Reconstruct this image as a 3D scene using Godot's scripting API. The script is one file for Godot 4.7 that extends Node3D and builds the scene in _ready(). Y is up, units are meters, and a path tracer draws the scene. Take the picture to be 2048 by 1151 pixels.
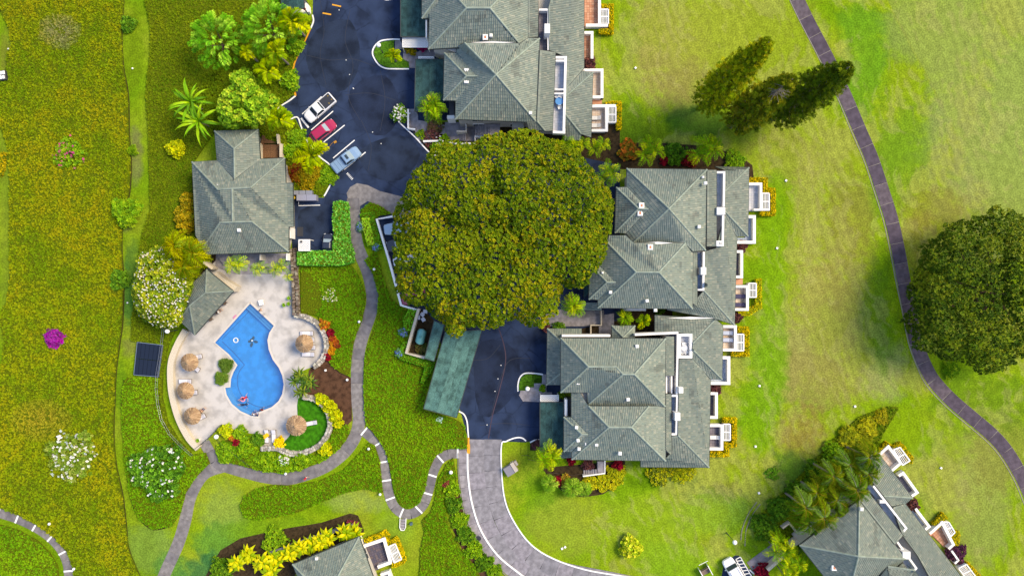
extends Node3D
# A hillside resort seen straight down from a drone: condominiums, pool, gardens, golf lawn.
# Plan coordinates: the site plan is drawn on a grid of 0.08 m; P() turns plan readings taken from
# 110 m up into metres, allowing for the height of the point.
const CAM := 110.0
const U := 0.08
const GAIN := 0.66
const LEAF := 1.8
var rng := RandomNumberGenerator.new()
var names := {}
var M := {}
var MESH := {}

class MB:
	var v := PackedVector3Array()
	var n := PackedVector3Array()
	var c := PackedColorArray()
	var uv := PackedVector2Array()
	var col := Color(1, 1, 1)
	func tri(a: Vector3, b: Vector3, d: Vector3, hint := Vector3.ZERO) -> void:
		var f := (b - a).cross(d - a)
		if f.length_squared() < 1e-14:
			return
		f = f.normalized()
		if hint != Vector3.ZERO and f.dot(hint) < 0.0:
			f = -f
			var t := b
			b = d
			d = t
		# front faces run clockwise
		v.append(a); v.append(d); v.append(b)
		for k in 3:
			n.append(f)
			c.append(col)
		uv.append(Vector2(a.x, a.z)); uv.append(Vector2(d.x, d.z)); uv.append(Vector2(b.x, b.z))
	func quad(a: Vector3, b: Vector3, d: Vector3, e: Vector3, hint := Vector3.ZERO) -> void:
		tri(a, b, d, hint)
		tri(a, d, e, hint)
	func smooth_tri(a: Vector3, b: Vector3, d: Vector3, na: Vector3, nb: Vector3, nd: Vector3) -> void:
		var f := (b - a).cross(d - a)
		if f.length_squared() < 1e-14:
			return
		if f.dot(na + nb + nd) < 0.0:
			var t := b
			b = d
			d = t
			t = nb
			nb = nd
			nd = t
		v.append(a); v.append(d); v.append(b)
		n.append(na); n.append(nd); n.append(nb)
		for k in 3:
			c.append(col)
		uv.append(Vector2(a.x, a.z)); uv.append(Vector2(d.x, d.z)); uv.append(Vector2(b.x, b.z))
	func box(p: Vector3, s: Vector3, yaw := 0.0, ch := 0.0) -> void:
		var b := Basis(Vector3.UP, yaw)
		var h := s * 0.5
		if ch <= 0.0:
			var q := []
			for k in 8:
				q.append(p + b * Vector3(h.x * (1 if k & 1 else -1), h.y * (1 if k & 2 else -1), h.z * (1 if k & 4 else -1)))
			quad(q[0], q[1], q[3], q[2], b * Vector3(0, 0, -1))
			quad(q[4], q[5], q[7], q[6], b * Vector3(0, 0, 1))
			quad(q[0], q[2], q[6], q[4], b * Vector3(-1, 0, 0))
			quad(q[1], q[3], q[7], q[5], b * Vector3(1, 0, 0))
			quad(q[2], q[3], q[7], q[6], Vector3.UP)
			quad(q[0], q[1], q[5], q[4], Vector3.DOWN)
		else:
			var lo := []
			var mid := []
			var top := []
			for k in [[-1, -1], [1, -1], [1, 1], [-1, 1]]:
				lo.append(p + b * Vector3(h.x * k[0], -h.y, h.z * k[1]))
				mid.append(p + b * Vector3(h.x * k[0], h.y - ch, h.z * k[1]))
				top.append(p + b * Vector3((h.x - ch) * k[0], h.y, (h.z - ch) * k[1]))
			for k in 4:
				var j := (k + 1) % 4
				var o: Vector3 = (lo[k] + lo[j]) * 0.5 - p
				o.y = 0.01
				quad(lo[k], lo[j], mid[j], mid[k], o)
				quad(mid[k], mid[j], top[j], top[k], o + Vector3(0, 0.3, 0))
			quad(top[0], top[1], top[2], top[3], Vector3.UP)
			quad(lo[0], lo[1], lo[2], lo[3], Vector3.DOWN)
	func prism(poly: PackedVector2Array, y0: float, y1: float, bottom := false) -> void:
		var idx := Geometry2D.triangulate_polygon(poly)
		for k in range(0, idx.size(), 3):
			tri(V(poly[idx[k]], y1), V(poly[idx[k + 1]], y1), V(poly[idx[k + 2]], y1), Vector3.UP)
			if bottom:
				tri(V(poly[idx[k]], y0), V(poly[idx[k + 1]], y0), V(poly[idx[k + 2]], y0), Vector3.DOWN)
		if y1 - y0 < 1e-5:
			return
		var area := 0.0
		for k in poly.size():
			area += poly[k].cross(poly[(k + 1) % poly.size()])
		for k in poly.size():
			var a := poly[k]
			var b := poly[(k + 1) % poly.size()]
			var e := b - a
			quad(V(a, y0), V(b, y0), V(b, y1), V(a, y1), Vector3(e.y, 0, -e.x) * signf(area))
	func V(p: Vector2, y: float) -> Vector3:
		return Vector3(p.x, y, p.y)
	func tube(pts: Array, radii: Array, sides := 6, cap := true) -> void:
		var rings := []
		for k in pts.size():
			var d: Vector3 = (pts[min(k + 1, pts.size() - 1)] - pts[max(k - 1, 0)]).normalized()
			var s := d.cross(Vector3.UP if absf(d.y) < 0.9 else Vector3.RIGHT).normalized()
			var t := s.cross(d)
			var ring := []
			for j in sides:
				var a := TAU * j / sides
				ring.append([s * cos(a) + t * sin(a), 0])
				ring[j][1] = pts[k] + ring[j][0] * radii[k]
			rings.append(ring)
		for k in pts.size() - 1:
			for j in sides:
				var i := (j + 1) % sides
				var A = rings[k][j]
				var B = rings[k][i]
				var C = rings[k + 1][i]
				var D = rings[k + 1][j]
				smooth_tri(A[1], B[1], C[1], A[0], B[0], C[0])
				smooth_tri(A[1], C[1], D[1], A[0], C[0], D[0])
		if cap:
			for e in [0, pts.size() - 1]:
				var o: Vector3 = (pts[e] - pts[1 if e == 0 else e - 1])
				for j in range(1, sides - 1):
					tri(rings[e][0][1], rings[e][j][1], rings[e][j + 1][1], o)
	func ball(p: Vector3, r: Vector3, seg := 10, rows := 6) -> void:
		for i in rows:
			for j in seg:
				var q := []
				for k in [[0, 0], [0, 1], [1, 1], [1, 0]]:
					var th := PI * float(i + k[0]) / rows
					var ph := TAU * float(j + k[1]) / seg
					q.append(Vector3(sin(th) * cos(ph), cos(th), sin(th) * sin(ph)))
				smooth_tri(p + q[0] * r, p + q[1] * r, p + q[2] * r, q[0], q[1], q[2])
				smooth_tri(p + q[0] * r, p + q[2] * r, p + q[3] * r, q[0], q[2], q[3])
	func loft(rings: Array, caps := true) -> void:
		for k in rings.size() - 1:
			var A: Array = rings[k]
			var B: Array = rings[k + 1]
			var mid := Vector3.ZERO
			for p in A:
				mid += p
			for p in B:
				mid += p
			mid /= A.size() + B.size()
			for j in A.size():
				var i := (j + 1) % A.size()
				quad(A[j], A[i], B[i], B[j], (A[j] + A[i] + B[i] + B[j]) * 0.25 - mid)
		if caps:
			for e in [0, rings.size() - 1]:
				var R: Array = rings[e]
				var o: Vector3 = R[0] - rings[1 if e == 0 else e - 1][0]
				for j in range(1, R.size() - 1):
					tri(R[0], R[j], R[j + 1], o)
	func strip(pts: PackedVector2Array, w: float, y0: float, y1: float, ends := true) -> void:
		var l := []
		var r := []
		for k in pts.size():
			var d := (pts[min(k + 1, pts.size() - 1)] - pts[max(k - 1, 0)]).normalized()
			var s := Vector2(-d.y, d.x) * w * 0.5
			l.append(pts[k] + s)
			r.append(pts[k] - s)
		for k in pts.size() - 1:
			var L0 := V(l[k], y1)
			var L1 := V(l[k + 1], y1)
			var R0 := V(r[k], y1)
			var R1 := V(r[k + 1], y1)
			quad(L0, L1, R1, R0, Vector3.UP)
			if y1 - y0 > 0.001:
				var dn := Vector3(0, y0 - y1, 0)
				quad(L0, L1, L1 + dn, L0 + dn, L0 - R0)
				quad(R0, R1, R1 + dn, R0 + dn, R0 - L0)
		if ends and y1 - y0 > 0.001:
			var dn := Vector3(0, y0 - y1, 0)
			var e := pts.size() - 1
			quad(V(l[0], y1), V(r[0], y1), V(r[0], y0), V(l[0], y0), V(pts[0] - pts[1], 0))
			quad(V(l[e], y1), V(r[e], y1), V(r[e], y0), V(l[e], y0), V(pts[e] - pts[e - 1], 0))
	func mesh() -> ArrayMesh:
		var m := ArrayMesh.new()
		if v.is_empty():
			return m
		var a := []
		a.resize(Mesh.ARRAY_MAX)
		a[Mesh.ARRAY_VERTEX] = v
		a[Mesh.ARRAY_NORMAL] = n
		a[Mesh.ARRAY_COLOR] = c
		a[Mesh.ARRAY_TEX_UV] = uv
		m.add_surface_from_arrays(Mesh.PRIMITIVE_TRIANGLES, a)
		return m

# ---------------------------------------------------------------- helpers
func P(x: float, y: float, h := 0.0) -> Vector3:
	var k := U * (CAM - h) / CAM
	return Vector3((x - 1024.0) * k, h, (y - 575.5) * k)

func P2(x: float, y: float, h := 0.0) -> Vector2:
	var p := P(x, y, h)
	return Vector2(p.x, p.z)

func nums(t: String) -> Array:  # "x y h|x y h" -> [[x, y, h], ...]
	var out := []
	for s in t.split("|"):
		var q := []
		for w in s.strip_edges().split(" ", false):
			q.append(w.to_float())
		out.append(q)
	return out

func pts(t: String, h := 0.0) -> PackedVector2Array:  # "x y|x y" -> metres
	var out := PackedVector2Array()
	for q in nums(t):
		out.append(P2(q[0], q[1], q[2] if q.size() > 2 else h))
	return out

func curve(p: PackedVector2Array, n := 6, closed := false) -> PackedVector2Array:
	var out := PackedVector2Array()
	var m := p.size()
	for k in (m if closed else m - 1):
		var a := p[(k - 1 + m) % m] if closed or k > 0 else p[0]
		var b := p[k]
		var c := p[(k + 1) % m]
		var d := p[(k + 2) % m] if closed or k + 2 < m else p[m - 1]
		for j in n:
			out.append(b.cubic_interpolate(c, a, d, float(j) / n))
	if not closed:
		out.append(p[m - 1])
	return out

func ap(r: float, g: float, b: float, k := 1.0) -> Color:  # how a colour looks in daylight here -> the base colour (linear)
	var c := Color(r / 255.0, g / 255.0, b / 255.0).srgb_to_linear()
	return Color(minf(c.r * GAIN * k, 0.85), minf(c.g * GAIN * k, 0.85), minf(c.b * GAIN * k, 0.85))

func jit(c: Color, a := 0.15, hue := 0.06) -> Color:
	var k := 1.0 + rng.randf_range(-a, a)
	return Color(clampf(c.r * k * (1.0 + rng.randf_range(-hue, hue)), 0, 0.9), clampf(c.g * k, 0, 0.9), clampf(c.b * k * (1.0 + rng.randf_range(-hue, hue)), 0, 0.9))

func numbered(called: String) -> String:
	if not names.has(called):
		names[called] = 0
		return called
	names[called] += 1
	return "%s_%03d" % [called, names[called]]

func tag(o: Node, label: String, cat: String, group := "") -> void:
	if label:
		o.set_meta("label", label)
	if cat:
		o.set_meta("category", cat)
	if group:
		o.set_meta("group", group)

func thing(called: String, label: String, cat: String, at := Vector3.ZERO, yaw := 0.0, group := "") -> Node3D:
	var o := Node3D.new()
	o.name = numbered(called)
	add_child(o, true)
	o.position = at
	o.rotation.y = yaw
	tag(o, label, cat, group)
	return o

func part(root: Node3D, called: String, mesh: Mesh, mat: Material, at := Vector3.ZERO, basis := Basis.IDENTITY) -> MeshInstance3D:
	var o := MeshInstance3D.new()
	o.name = called
	o.mesh = mesh
	o.material_override = mat
	o.transform = Transform3D(basis, at)
	root.add_child(o, true)
	return o

# a part whose shape was drawn in site coordinates, hung under a thing that stands elsewhere
func wpart(root: Node3D, called: String, b: MB, mat: Material, stuff := false) -> MeshInstance3D:
	if b.v.is_empty():
		return null
	var o := part(root, called, b.mesh(), mat)
	o.transform = root.transform.affine_inverse()
	if stuff:
		o.set_meta("kind", "stuff")
	return o

func solo(called: String, b: MB, mat: Material, label: String, cat: String, group := "") -> MeshInstance3D:
	var o := MeshInstance3D.new()
	o.name = numbered(called)
	# the origin sits at the thing's base
	var lo := Vector3.INF
	var hi := -Vector3.INF
	for p in b.v:
		lo = lo.min(p)
		hi = hi.max(p)
	var base := Vector3((lo.x + hi.x) / 2, lo.y, (lo.z + hi.z) / 2)
	for k in b.v.size():
		b.v[k] -= base
	o.mesh = b.mesh()
	o.material_override = mat
	o.position = base
	add_child(o, true)
	tag(o, label, cat, group)
	return o

func struct(called: String, b: MB, mat: Material) -> MeshInstance3D:
	var o := MeshInstance3D.new()
	o.name = numbered(called)
	o.mesh = b.mesh()
	o.material_override = mat
	add_child(o, true)
	o.set_meta("kind", "structure")
	return o

func copy(src: Node3D, at: Vector3, yaw: float, label: String, group := "") -> Node3D:
	var o: Node3D = src.duplicate()
	o.name = numbered(String(src.name).rstrip("0123456789").trim_suffix("_"))
	add_child(o, true)
	o.position = at
	o.rotation.y = yaw
	o.set_meta("label", label)
	if group:
		o.set_meta("group", group)
	return o

func mat(c: Color, rough := 0.8, metal := 0.0, vc := false) -> StandardMaterial3D:
	var m := StandardMaterial3D.new()
	m.albedo_color = c.linear_to_srgb()
	m.roughness = rough
	m.metallic = metal
	m.vertex_color_use_as_albedo = vc
	return m

func noise_tex(freq: float, ramp: Array, type := FastNoiseLite.TYPE_SIMPLEX_SMOOTH, oct := 4, size := 512, sd := 1) -> NoiseTexture2D:
	var f := FastNoiseLite.new()
	f.noise_type = type
	f.frequency = freq
	f.fractal_octaves = oct
	f.seed = sd
	if type == FastNoiseLite.TYPE_CELLULAR:
		f.cellular_return_type = FastNoiseLite.RETURN_DISTANCE2_SUB
		f.fractal_type = FastNoiseLite.FRACTAL_NONE
		f.domain_warp_enabled = true
		f.domain_warp_amplitude = 14.0
		f.domain_warp_frequency = 0.02
	var t := NoiseTexture2D.new()
	t.width = size
	t.height = size
	t.seamless = true
	t.noise = f
	if ramp.size():
		var g := Gradient.new()
		var off := PackedFloat32Array()
		var cs := PackedColorArray()
		for r in ramp:
			off.append(r[0])
			cs.append(r[1])
		g.offsets = off
		g.colors = cs
		t.color_ramp = g
	return t

func rough_mat(c: Color, tex: Texture2D, metres: float, rough := 0.9, det: Texture2D = null, dm := 1.0) -> StandardMaterial3D:
	var m := mat(Color(minf(c.r * 1.2, 0.9), minf(c.g * 1.2, 0.9), minf(c.b * 1.2, 0.9)), rough)  # the grain below takes some of it back
	m.metallic_specular = 0.25
	m.albedo_texture = tex
	m.uv1_triplanar = true
	m.uv1_world_triplanar = true
	m.uv1_scale = Vector3.ONE / metres
	if det:
		m.detail_enabled = true
		m.detail_albedo = det
		m.detail_blend_mode = BaseMaterial3D.BLEND_MODE_MUL
		m.detail_uv_layer = BaseMaterial3D.DETAIL_UV_2
		m.uv2_triplanar = true
		m.uv2_world_triplanar = true
		m.uv2_scale = Vector3.ONE / dm
	return m

func grey(v: float) -> Color:
	return Color(v, v, v)

func leaf_mat(rough := 0.6, back := 0.12) -> StandardMaterial3D:
	var m := mat(Color.WHITE, rough, 0.0, true)
	m.metallic_specular = 0.22
	if back > 0.0:
		m.backlight_enabled = true
		m.backlight = Color(back * 0.9, back, back * 0.1)
	return m

# one rosette of pointed leaves, about 1 m across
func rosette(n: int, wide: float, lift: float, sd: int, folded := 0.25) -> ArrayMesh:
	var b := MB.new()
	var r := RandomNumberGenerator.new()
	r.seed = sd
	for k in n:
		var a := TAU * (k * 0.381966 + r.randf() * 0.06)
		var el := lerpf(-0.1, 1.35, pow(float(k) / n, 1.1)) * lift + r.randf_range(-0.2, 0.2)
		var d := Vector3(cos(a) * cos(el), sin(el), sin(a) * cos(el))
		var s := d.cross(Vector3.UP).normalized() * wide
		var up := s.cross(d).normalized() * folded * wide
		var l := 0.5 * r.randf_range(0.75, 1.1)
		var st := d * 0.04
		var m1 := d * l * 0.5 + Vector3(0, 0.03, 0)
		var tip := d * l - Vector3(0, 0.06, 0)
		var k2 := r.randf_range(0.78, 1.22)
		b.col = Color(k2, k2, k2)
		b.tri(st, m1 + s - up, tip, Vector3.UP)
		b.tri(st, m1 - s - up, tip, Vector3.UP)
	return b.mesh()

# a feathered palm frond, unit length, running along +x from the crown
func frond(n: int, leaf: float, rise: float, droop: float, plume: bool, sd: int, c: Color, c2: Color) -> ArrayMesh:
	var b := MB.new()
	var r := RandomNumberGenerator.new()
	r.seed = sd
	c = lush(c) if c.r < 1.0 else c
	var line := []
	for k in 9:
		var t := k / 8.0
		line.append(Vector3(t * (1.0 - 0.18 * t * t), rise * sin(t * 1.9) - droop * t * t, 0.05 * sin(t * 2.0) * (1 if sd % 2 else -1)))
	b.col = c2
	b.tube(line, [0.016, 0.015, 0.013, 0.012, 0.01, 0.008, 0.006, 0.004, 0.003], 4, false)
	for k in n:
		var t := 0.12 + 0.88 * (k + 0.5) / n
		var f := t * 8.0
		var i := int(minf(f, 7.0))
		var p: Vector3 = line[i].lerp(line[i + 1], f - i)
		var d: Vector3 = (line[i + 1] - line[i]).normalized()
		var l := leaf * (0.45 + 0.75 * sin(PI * clampf(t * 0.92 + 0.06, 0, 1)))
		for s in ([-1, 1, -1, 1] if plume else [-1, 1]):
			var up := r.randf_range(-0.5, 0.9) if plume else r.randf_range(-0.15, 0.25)
			var side: Vector3 = Vector3(-d.z, 0, d.x).normalized() * s
			var q: Vector3 = (side + d * r.randf_range(0.45, 0.85) + Vector3.UP * up).normalized() * l * r.randf_range(0.8, 1.1)
			var tip := p + q + Vector3(0, -0.25 * l, 0)
			var wv := d * leaf * (0.10 if plume else 0.085)
			var kk := r.randf_range(0.75, 1.25)
			b.col = Color(c.r * kk * r.randf_range(0.92, 1.08), c.g * kk, c.b * kk)
			var m2 := p + q * 0.5 + Vector3(0, 0.03 * l, 0)
			b.tri(p, m2 + wv, tip, Vector3.UP)
			b.tri(p, m2 - wv, tip, Vector3.UP)
	return b.mesh()

func lush(c: Color) -> Color:
	return Color(minf(c.r * LEAF, 0.9), minf(c.g * LEAF, 0.9), minf(c.b * LEAF, 0.9))

func scatter(root: Node3D, called: String, mesh: Mesh, m: Material, xf: Array, cols: Array, stuff := true) -> MultiMeshInstance3D:
	var mm := MultiMesh.new()
	mm.transform_format = MultiMesh.TRANSFORM_3D
	mm.use_colors = true
	mm.mesh = mesh
	mm.instance_count = xf.size()
	for k in xf.size():
		mm.set_instance_transform(k, xf[k])
		mm.set_instance_color(k, lush(cols[k]) if m != M.petal else cols[k])
	var o := MultiMeshInstance3D.new()
	o.name = called
	o.multimesh = mm
	o.material_override = m
	root.add_child(o, true)
	if stuff:
		o.set_meta("kind", "stuff")
	return o

func rot(scale: float, tilt := 0.5) -> Basis:
	return Basis.from_euler(Vector3(rng.randf_range(-tilt, tilt), rng.randf() * TAU, rng.randf_range(-tilt, tilt))).scaled(Vector3.ONE * scale)

func pick(cs: Array) -> Color:
	return cs[rng.randi() % cs.size()]

func _ready() -> void:
	rng.seed = 20240611
	# ------------------------------------------------ camera, sky, sun, exposure
	var cam := Camera3D.new()
	cam.name = "camera"
	cam.transform = Transform3D(Basis(Vector3.RIGHT, Vector3(0, 0, -1), Vector3.UP), Vector3(0, CAM, 0))
	cam.fov = rad_to_deg(2.0 * atan(575.5 * U / CAM))
	cam.near = 0.5
	cam.far = 3000.0
	add_child(cam)
	cam.current = true
	var env := Environment.new()
	env.background_mode = Environment.BG_SKY
	var sm := ProceduralSkyMaterial.new()
	sm.sky_top_color = Color(0.58, 0.69, 0.88)
	sm.sky_horizon_color = Color(0.90, 0.90, 0.90)
	sm.sky_curve = 0.18
	sm.ground_bottom_color = Color(0.20, 0.26, 0.10)
	sm.ground_horizon_color = Color(0.62, 0.66, 0.62)
	sm.sun_angle_max = 20.0
	var sky := Sky.new()
	sky.sky_material = sm
	env.sky = sky
	env.background_energy_multiplier = 0.6
	env.tonemap_mode = Environment.TONE_MAPPER_LINEAR
	env.tonemap_exposure = 2.25
	env.sdfgi_enabled = true
	env.ssao_enabled = true
	env.ssil_enabled = true
	var we := WorldEnvironment.new()
	we.name = "world_environment"
	we.environment = env
	add_child(we)
	var sun := DirectionalLight3D.new()
	sun.name = "sun"
	var el := deg_to_rad(46.0)
	var az := deg_to_rad(24.0)  # east, a little north (north is up in the photograph)
	var to_sun := Vector3(cos(el) * cos(az), sin(el), -cos(el) * sin(az))
	sun.transform = Transform3D(Basis.looking_at(-to_sun, Vector3.UP), Vector3(0, 80, 0))
	sun.light_energy = 0.8
	sun.light_color = Color(1.0, 0.93, 0.82)
	sun.light_angular_distance = 28.0
	sun.shadow_enabled = true
	add_child(sun)

	materials()
	ground()
	paving()
	ground_cover()
	north_condo()
	east_condo()
	south_condo()
	corner_condos()
	pool_house()
	carports()
	pool_area()
	walls_and_yards()
	vehicles()
	lamps_and_fittings()
	great_trees()
	palms_and_shrubs()
	people()

func materials() -> void:
	var fine := noise_tex(0.03, [[0.25, grey(0.78)], [0.75, grey(1.0)]], FastNoiseLite.TYPE_SIMPLEX_SMOOTH, 5, 512, 3)
	var speck := noise_tex(0.12, [[0.2, grey(0.62)], [0.8, grey(1.0)]], FastNoiseLite.TYPE_SIMPLEX_SMOOTH, 3, 512, 4)
	var crack := noise_tex(0.012, [[0.0, grey(0.78)], [0.012, grey(0.86)], [0.03, grey(0.98)], [0.4, grey(1.0)], [1.0, grey(0.92)]], FastNoiseLite.TYPE_CELLULAR, 1, 1024, 5)
	var blotch := noise_tex(0.008, [[0.2, grey(0.72)], [0.5, grey(0.92)], [0.8, grey(1.0)]], FastNoiseLite.TYPE_SIMPLEX_SMOOTH, 5, 512, 6)
	var soft := noise_tex(0.01, [[0.2, grey(0.84)], [0.8, grey(1.0)]], FastNoiseLite.TYPE_SIMPLEX_SMOOTH, 5, 512, 16)
	var softer := noise_tex(0.1, [[0.2, grey(0.84)], [0.8, grey(1.0)]], FastNoiseLite.TYPE_SIMPLEX_SMOOTH, 4, 512, 17)
	M.asphalt = rough_mat(ap(51, 66, 97), crack, 47.0, 0.85, blotch, 17.0)
	M.asphalt_worn = [rough_mat(ap(58, 73, 102), blotch, 15.0, 0.9, speck, 2.0), rough_mat(ap(54, 68, 99), blotch, 19.0, 0.9, speck, 2.0)]
	M.crack_seal = mat(ap(36, 42, 58), 0.6)
	M.concrete = [rough_mat(ap(168, 165, 172), soft, 6.0, 0.9, softer, 3.0), rough_mat(ap(159, 157, 165), soft, 7.0, 0.9, softer, 3.3), rough_mat(ap(174, 169, 178), soft, 5.0, 0.9, softer, 2.7)]
	M.path = [rough_mat(ap(154, 149, 150), soft, 6.0, 0.9, softer, 3.0), rough_mat(ap(145, 141, 144), soft, 7.0, 0.9, softer, 3.3), rough_mat(ap(162, 157, 156), soft, 5.0, 0.9, softer, 2.7)]
	M.cart = [rough_mat(ap(112, 101, 113), soft, 6.0, 0.9, softer, 2.0), rough_mat(ap(104, 94, 108), soft, 7.0, 0.9, softer, 2.2), rough_mat(ap(120, 109, 118), soft, 5.0, 0.9, softer, 1.8)]
	M.joint = rough_mat(ap(186, 180, 166), speck, 2.0)
	M.dark_joint = rough_mat(ap(78, 76, 84), speck, 2.0)
	M.walk = [rough_mat(ap(186, 180, 184), soft, 5.0, 0.9, softer, 2.0), rough_mat(ap(176, 170, 176), soft, 6.0, 0.9, softer, 2.0)]
	M.deck = rough_mat(ap(218, 213, 208), noise_tex(0.012, [[0.2, grey(0.86)], [0.6, grey(1.0)]], FastNoiseLite.TYPE_SIMPLEX_SMOOTH, 5, 512, 13), 16.0, 0.85, noise_tex(0.1, [[0.2, grey(0.9)], [0.8, grey(1.0)]], FastNoiseLite.TYPE_SIMPLEX_SMOOTH, 3, 256, 14), 2.0)
	M.soil = rough_mat(ap(122, 88, 66), blotch, 5.0, 1.0, speck, 1.5)
	M.bank = rough_mat(ap(92, 88, 40), blotch, 4.0, 1.0, speck, 1.0)
	M.mulch = rough_mat(ap(92, 76, 52), blotch, 3.0, 1.0, speck, 1.0)
	M.white = mat(Color(0.80, 0.79, 0.77), 0.6)
	M.cream = rough_mat(ap(246, 232, 206), fine, 2.0, 0.8)
	M.stucco = rough_mat(Color(0.55, 0.52, 0.46), fine, 2.0, 0.85)
	M.kerb = mat(Color(0.78, 0.78, 0.77), 0.6)
	M.kerb_yellow = mat(ap(250, 180, 10), 0.6)
	M.fascia = mat(ap(62, 72, 70), 0.7)
	M.tile = mat(Color.WHITE, 0.72, 0.0, true)
	M.vc = mat(Color.WHITE, 0.75, 0.0, true)
	M.paint = mat(Color.WHITE, 0.22, 0.0, true)
	M.teal = [rough_mat(ap(66, 104, 104), blotch, 8.0, 0.75, fine, 3.0), rough_mat(ap(61, 98, 100), blotch, 6.0, 0.75, fine, 3.0), rough_mat(ap(71, 110, 108), blotch, 7.0, 0.75, fine, 3.0)]
	M.teal_light = [rough_mat(ap(106, 152, 142), blotch, 8.0, 0.75, fine, 3.0), rough_mat(ap(100, 145, 137), blotch, 6.0, 0.75, fine, 3.0), rough_mat(ap(112, 158, 147), blotch, 7.0, 0.75, fine, 3.0)]
	M.roof_under = mat(ap(74, 84, 80), 0.8)
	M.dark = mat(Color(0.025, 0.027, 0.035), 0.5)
	M.glass_dark = mat(Color(0.03, 0.045, 0.06), 0.06)
	M.metal = mat(Color(0.4, 0.41, 0.43), 0.35, 0.9)
	M.pole = mat(Color(0.05, 0.06, 0.06), 0.5)
	M.wood = rough_mat(ap(150, 112, 82), noise_tex(0.02, [[0.2, grey(0.7)], [0.8, grey(1.0)]], FastNoiseLite.TYPE_SIMPLEX_SMOOTH, 3, 256, 9), 1.0, 0.8)
	M.trunk = rough_mat(ap(120, 100, 84), speck, 0.8, 0.95)
	M.trunk_pale = rough_mat(ap(170, 160, 150), speck, 0.8, 0.95)
	M.leaf = leaf_mat(0.55, 0.10)
	M.leaf_gloss = leaf_mat(0.42, 0.08)
	M.petal = mat(Color.WHITE, 0.7, 0.0, true)
	M.blades = leaf_mat(0.8, 0.05)
	M.globe = mat(Color(0.82, 0.82, 0.80), 0.35)
	M.red = mat(ap(190, 20, 30), 0.4)
	M.lounge = mat(Color(0.62, 0.61, 0.66), 0.7)
	M.frame = mat(ap(120, 104, 92), 0.5)
	M.plaster = rough_mat(ap(42, 143, 232), noise_tex(0.02, [[0.3, grey(0.92)], [0.7, grey(1.0)]], FastNoiseLite.TYPE_SIMPLEX_SMOOTH, 3, 256, 12), 9.0, 0.6)
	var w := mat(Color(0.25, 0.6, 0.85), 0.04)
	w.albedo_color.a = 0.10
	w.transparency = BaseMaterial3D.TRANSPARENCY_ALPHA
	w.normal_enabled = true
	w.normal_scale = 0.25
	var wn := noise_tex(0.02, [], FastNoiseLite.TYPE_SIMPLEX_SMOOTH, 3, 256, 15)
	wn.as_normal_map = true
	wn.bump_strength = 3.0
	w.normal_texture = wn
	w.uv1_scale = Vector3(0.25, 0.25, 1)
	M.water = w
	var gl := mat(Color(0.2, 0.26, 0.3), 0.05)
	gl.albedo_color.a = 0.45
	gl.transparency = BaseMaterial3D.TRANSPARENCY_ALPHA
	M.pane = gl
	M.terracotta = [mat(ap(214, 150, 112), 0.7), mat(ap(204, 140, 104), 0.7), mat(ap(224, 164, 128), 0.7)]
	# leaf shapes shared by all plants
	MESH.broad = rosette(11, 0.16, 1.0, 21)
	MESH.broad2 = rosette(9, 0.2, 0.8, 22)
	MESH.fine = rosette(16, 0.07, 1.1, 23, 0.1)
	MESH.tuft = rosette(9, 0.12, 0.9, 24)
	MESH.long = rosette(13, 0.085, 0.75, 25)
	MESH.petal = rosette(6, 0.22, 0.5, 26)
	MESH.needle = rosette(20, 0.05, 0.5, 27, 0.05)

# ---------------------------------------------------------------- lawn and ground
func ground() -> void:
	# far land, in four sheets round the pool basin
	var far_lawn := rough_mat(ap(150, 176, 44), noise_tex(0.01, [[0.2, grey(0.8)], [0.8, grey(1.0)]], FastNoiseLite.TYPE_SIMPLEX_SMOOTH, 5, 512, 31), 60.0, 1.0)
	var hole := [P2(425, 600), P2(580, 838)]
	for s in [["ground", -900.0, 900.0, -0.06, far_lawn], ["lawn", 0.0, 0.0, 0.0, lawn_material()]]:
		var x0 = -900.0 if s[0] == "ground" else P2(-300, 0).x
		var x1 = 900.0 if s[0] == "ground" else P2(2350, 0).x
		var z0 = -900.0 if s[0] == "ground" else P2(0, -250).y
		var z1 = 900.0 if s[0] == "ground" else P2(0, 1400).y
		var b := MB.new()
		for r in [[x0, z0, x1, hole[0].y], [x0, hole[1].y, x1, z1], [x0, hole[0].y, hole[0].x, hole[1].y], [hole[1].x, hole[0].y, x1, hole[1].y]]:
			b.quad(Vector3(r[0], s[3], r[1]), Vector3(r[2], s[3], r[1]), Vector3(r[2], s[3], r[3]), Vector3(r[0], s[3], r[3]), Vector3.UP)
		if s[0] == "lawn":
			for k in b.uv.size():
				b.uv[k] = Vector2((b.uv[k].x - x0) / (x1 - x0), (b.uv[k].y - z0) / (z1 - z0))
		struct(s[0], b, s[4])

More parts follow.
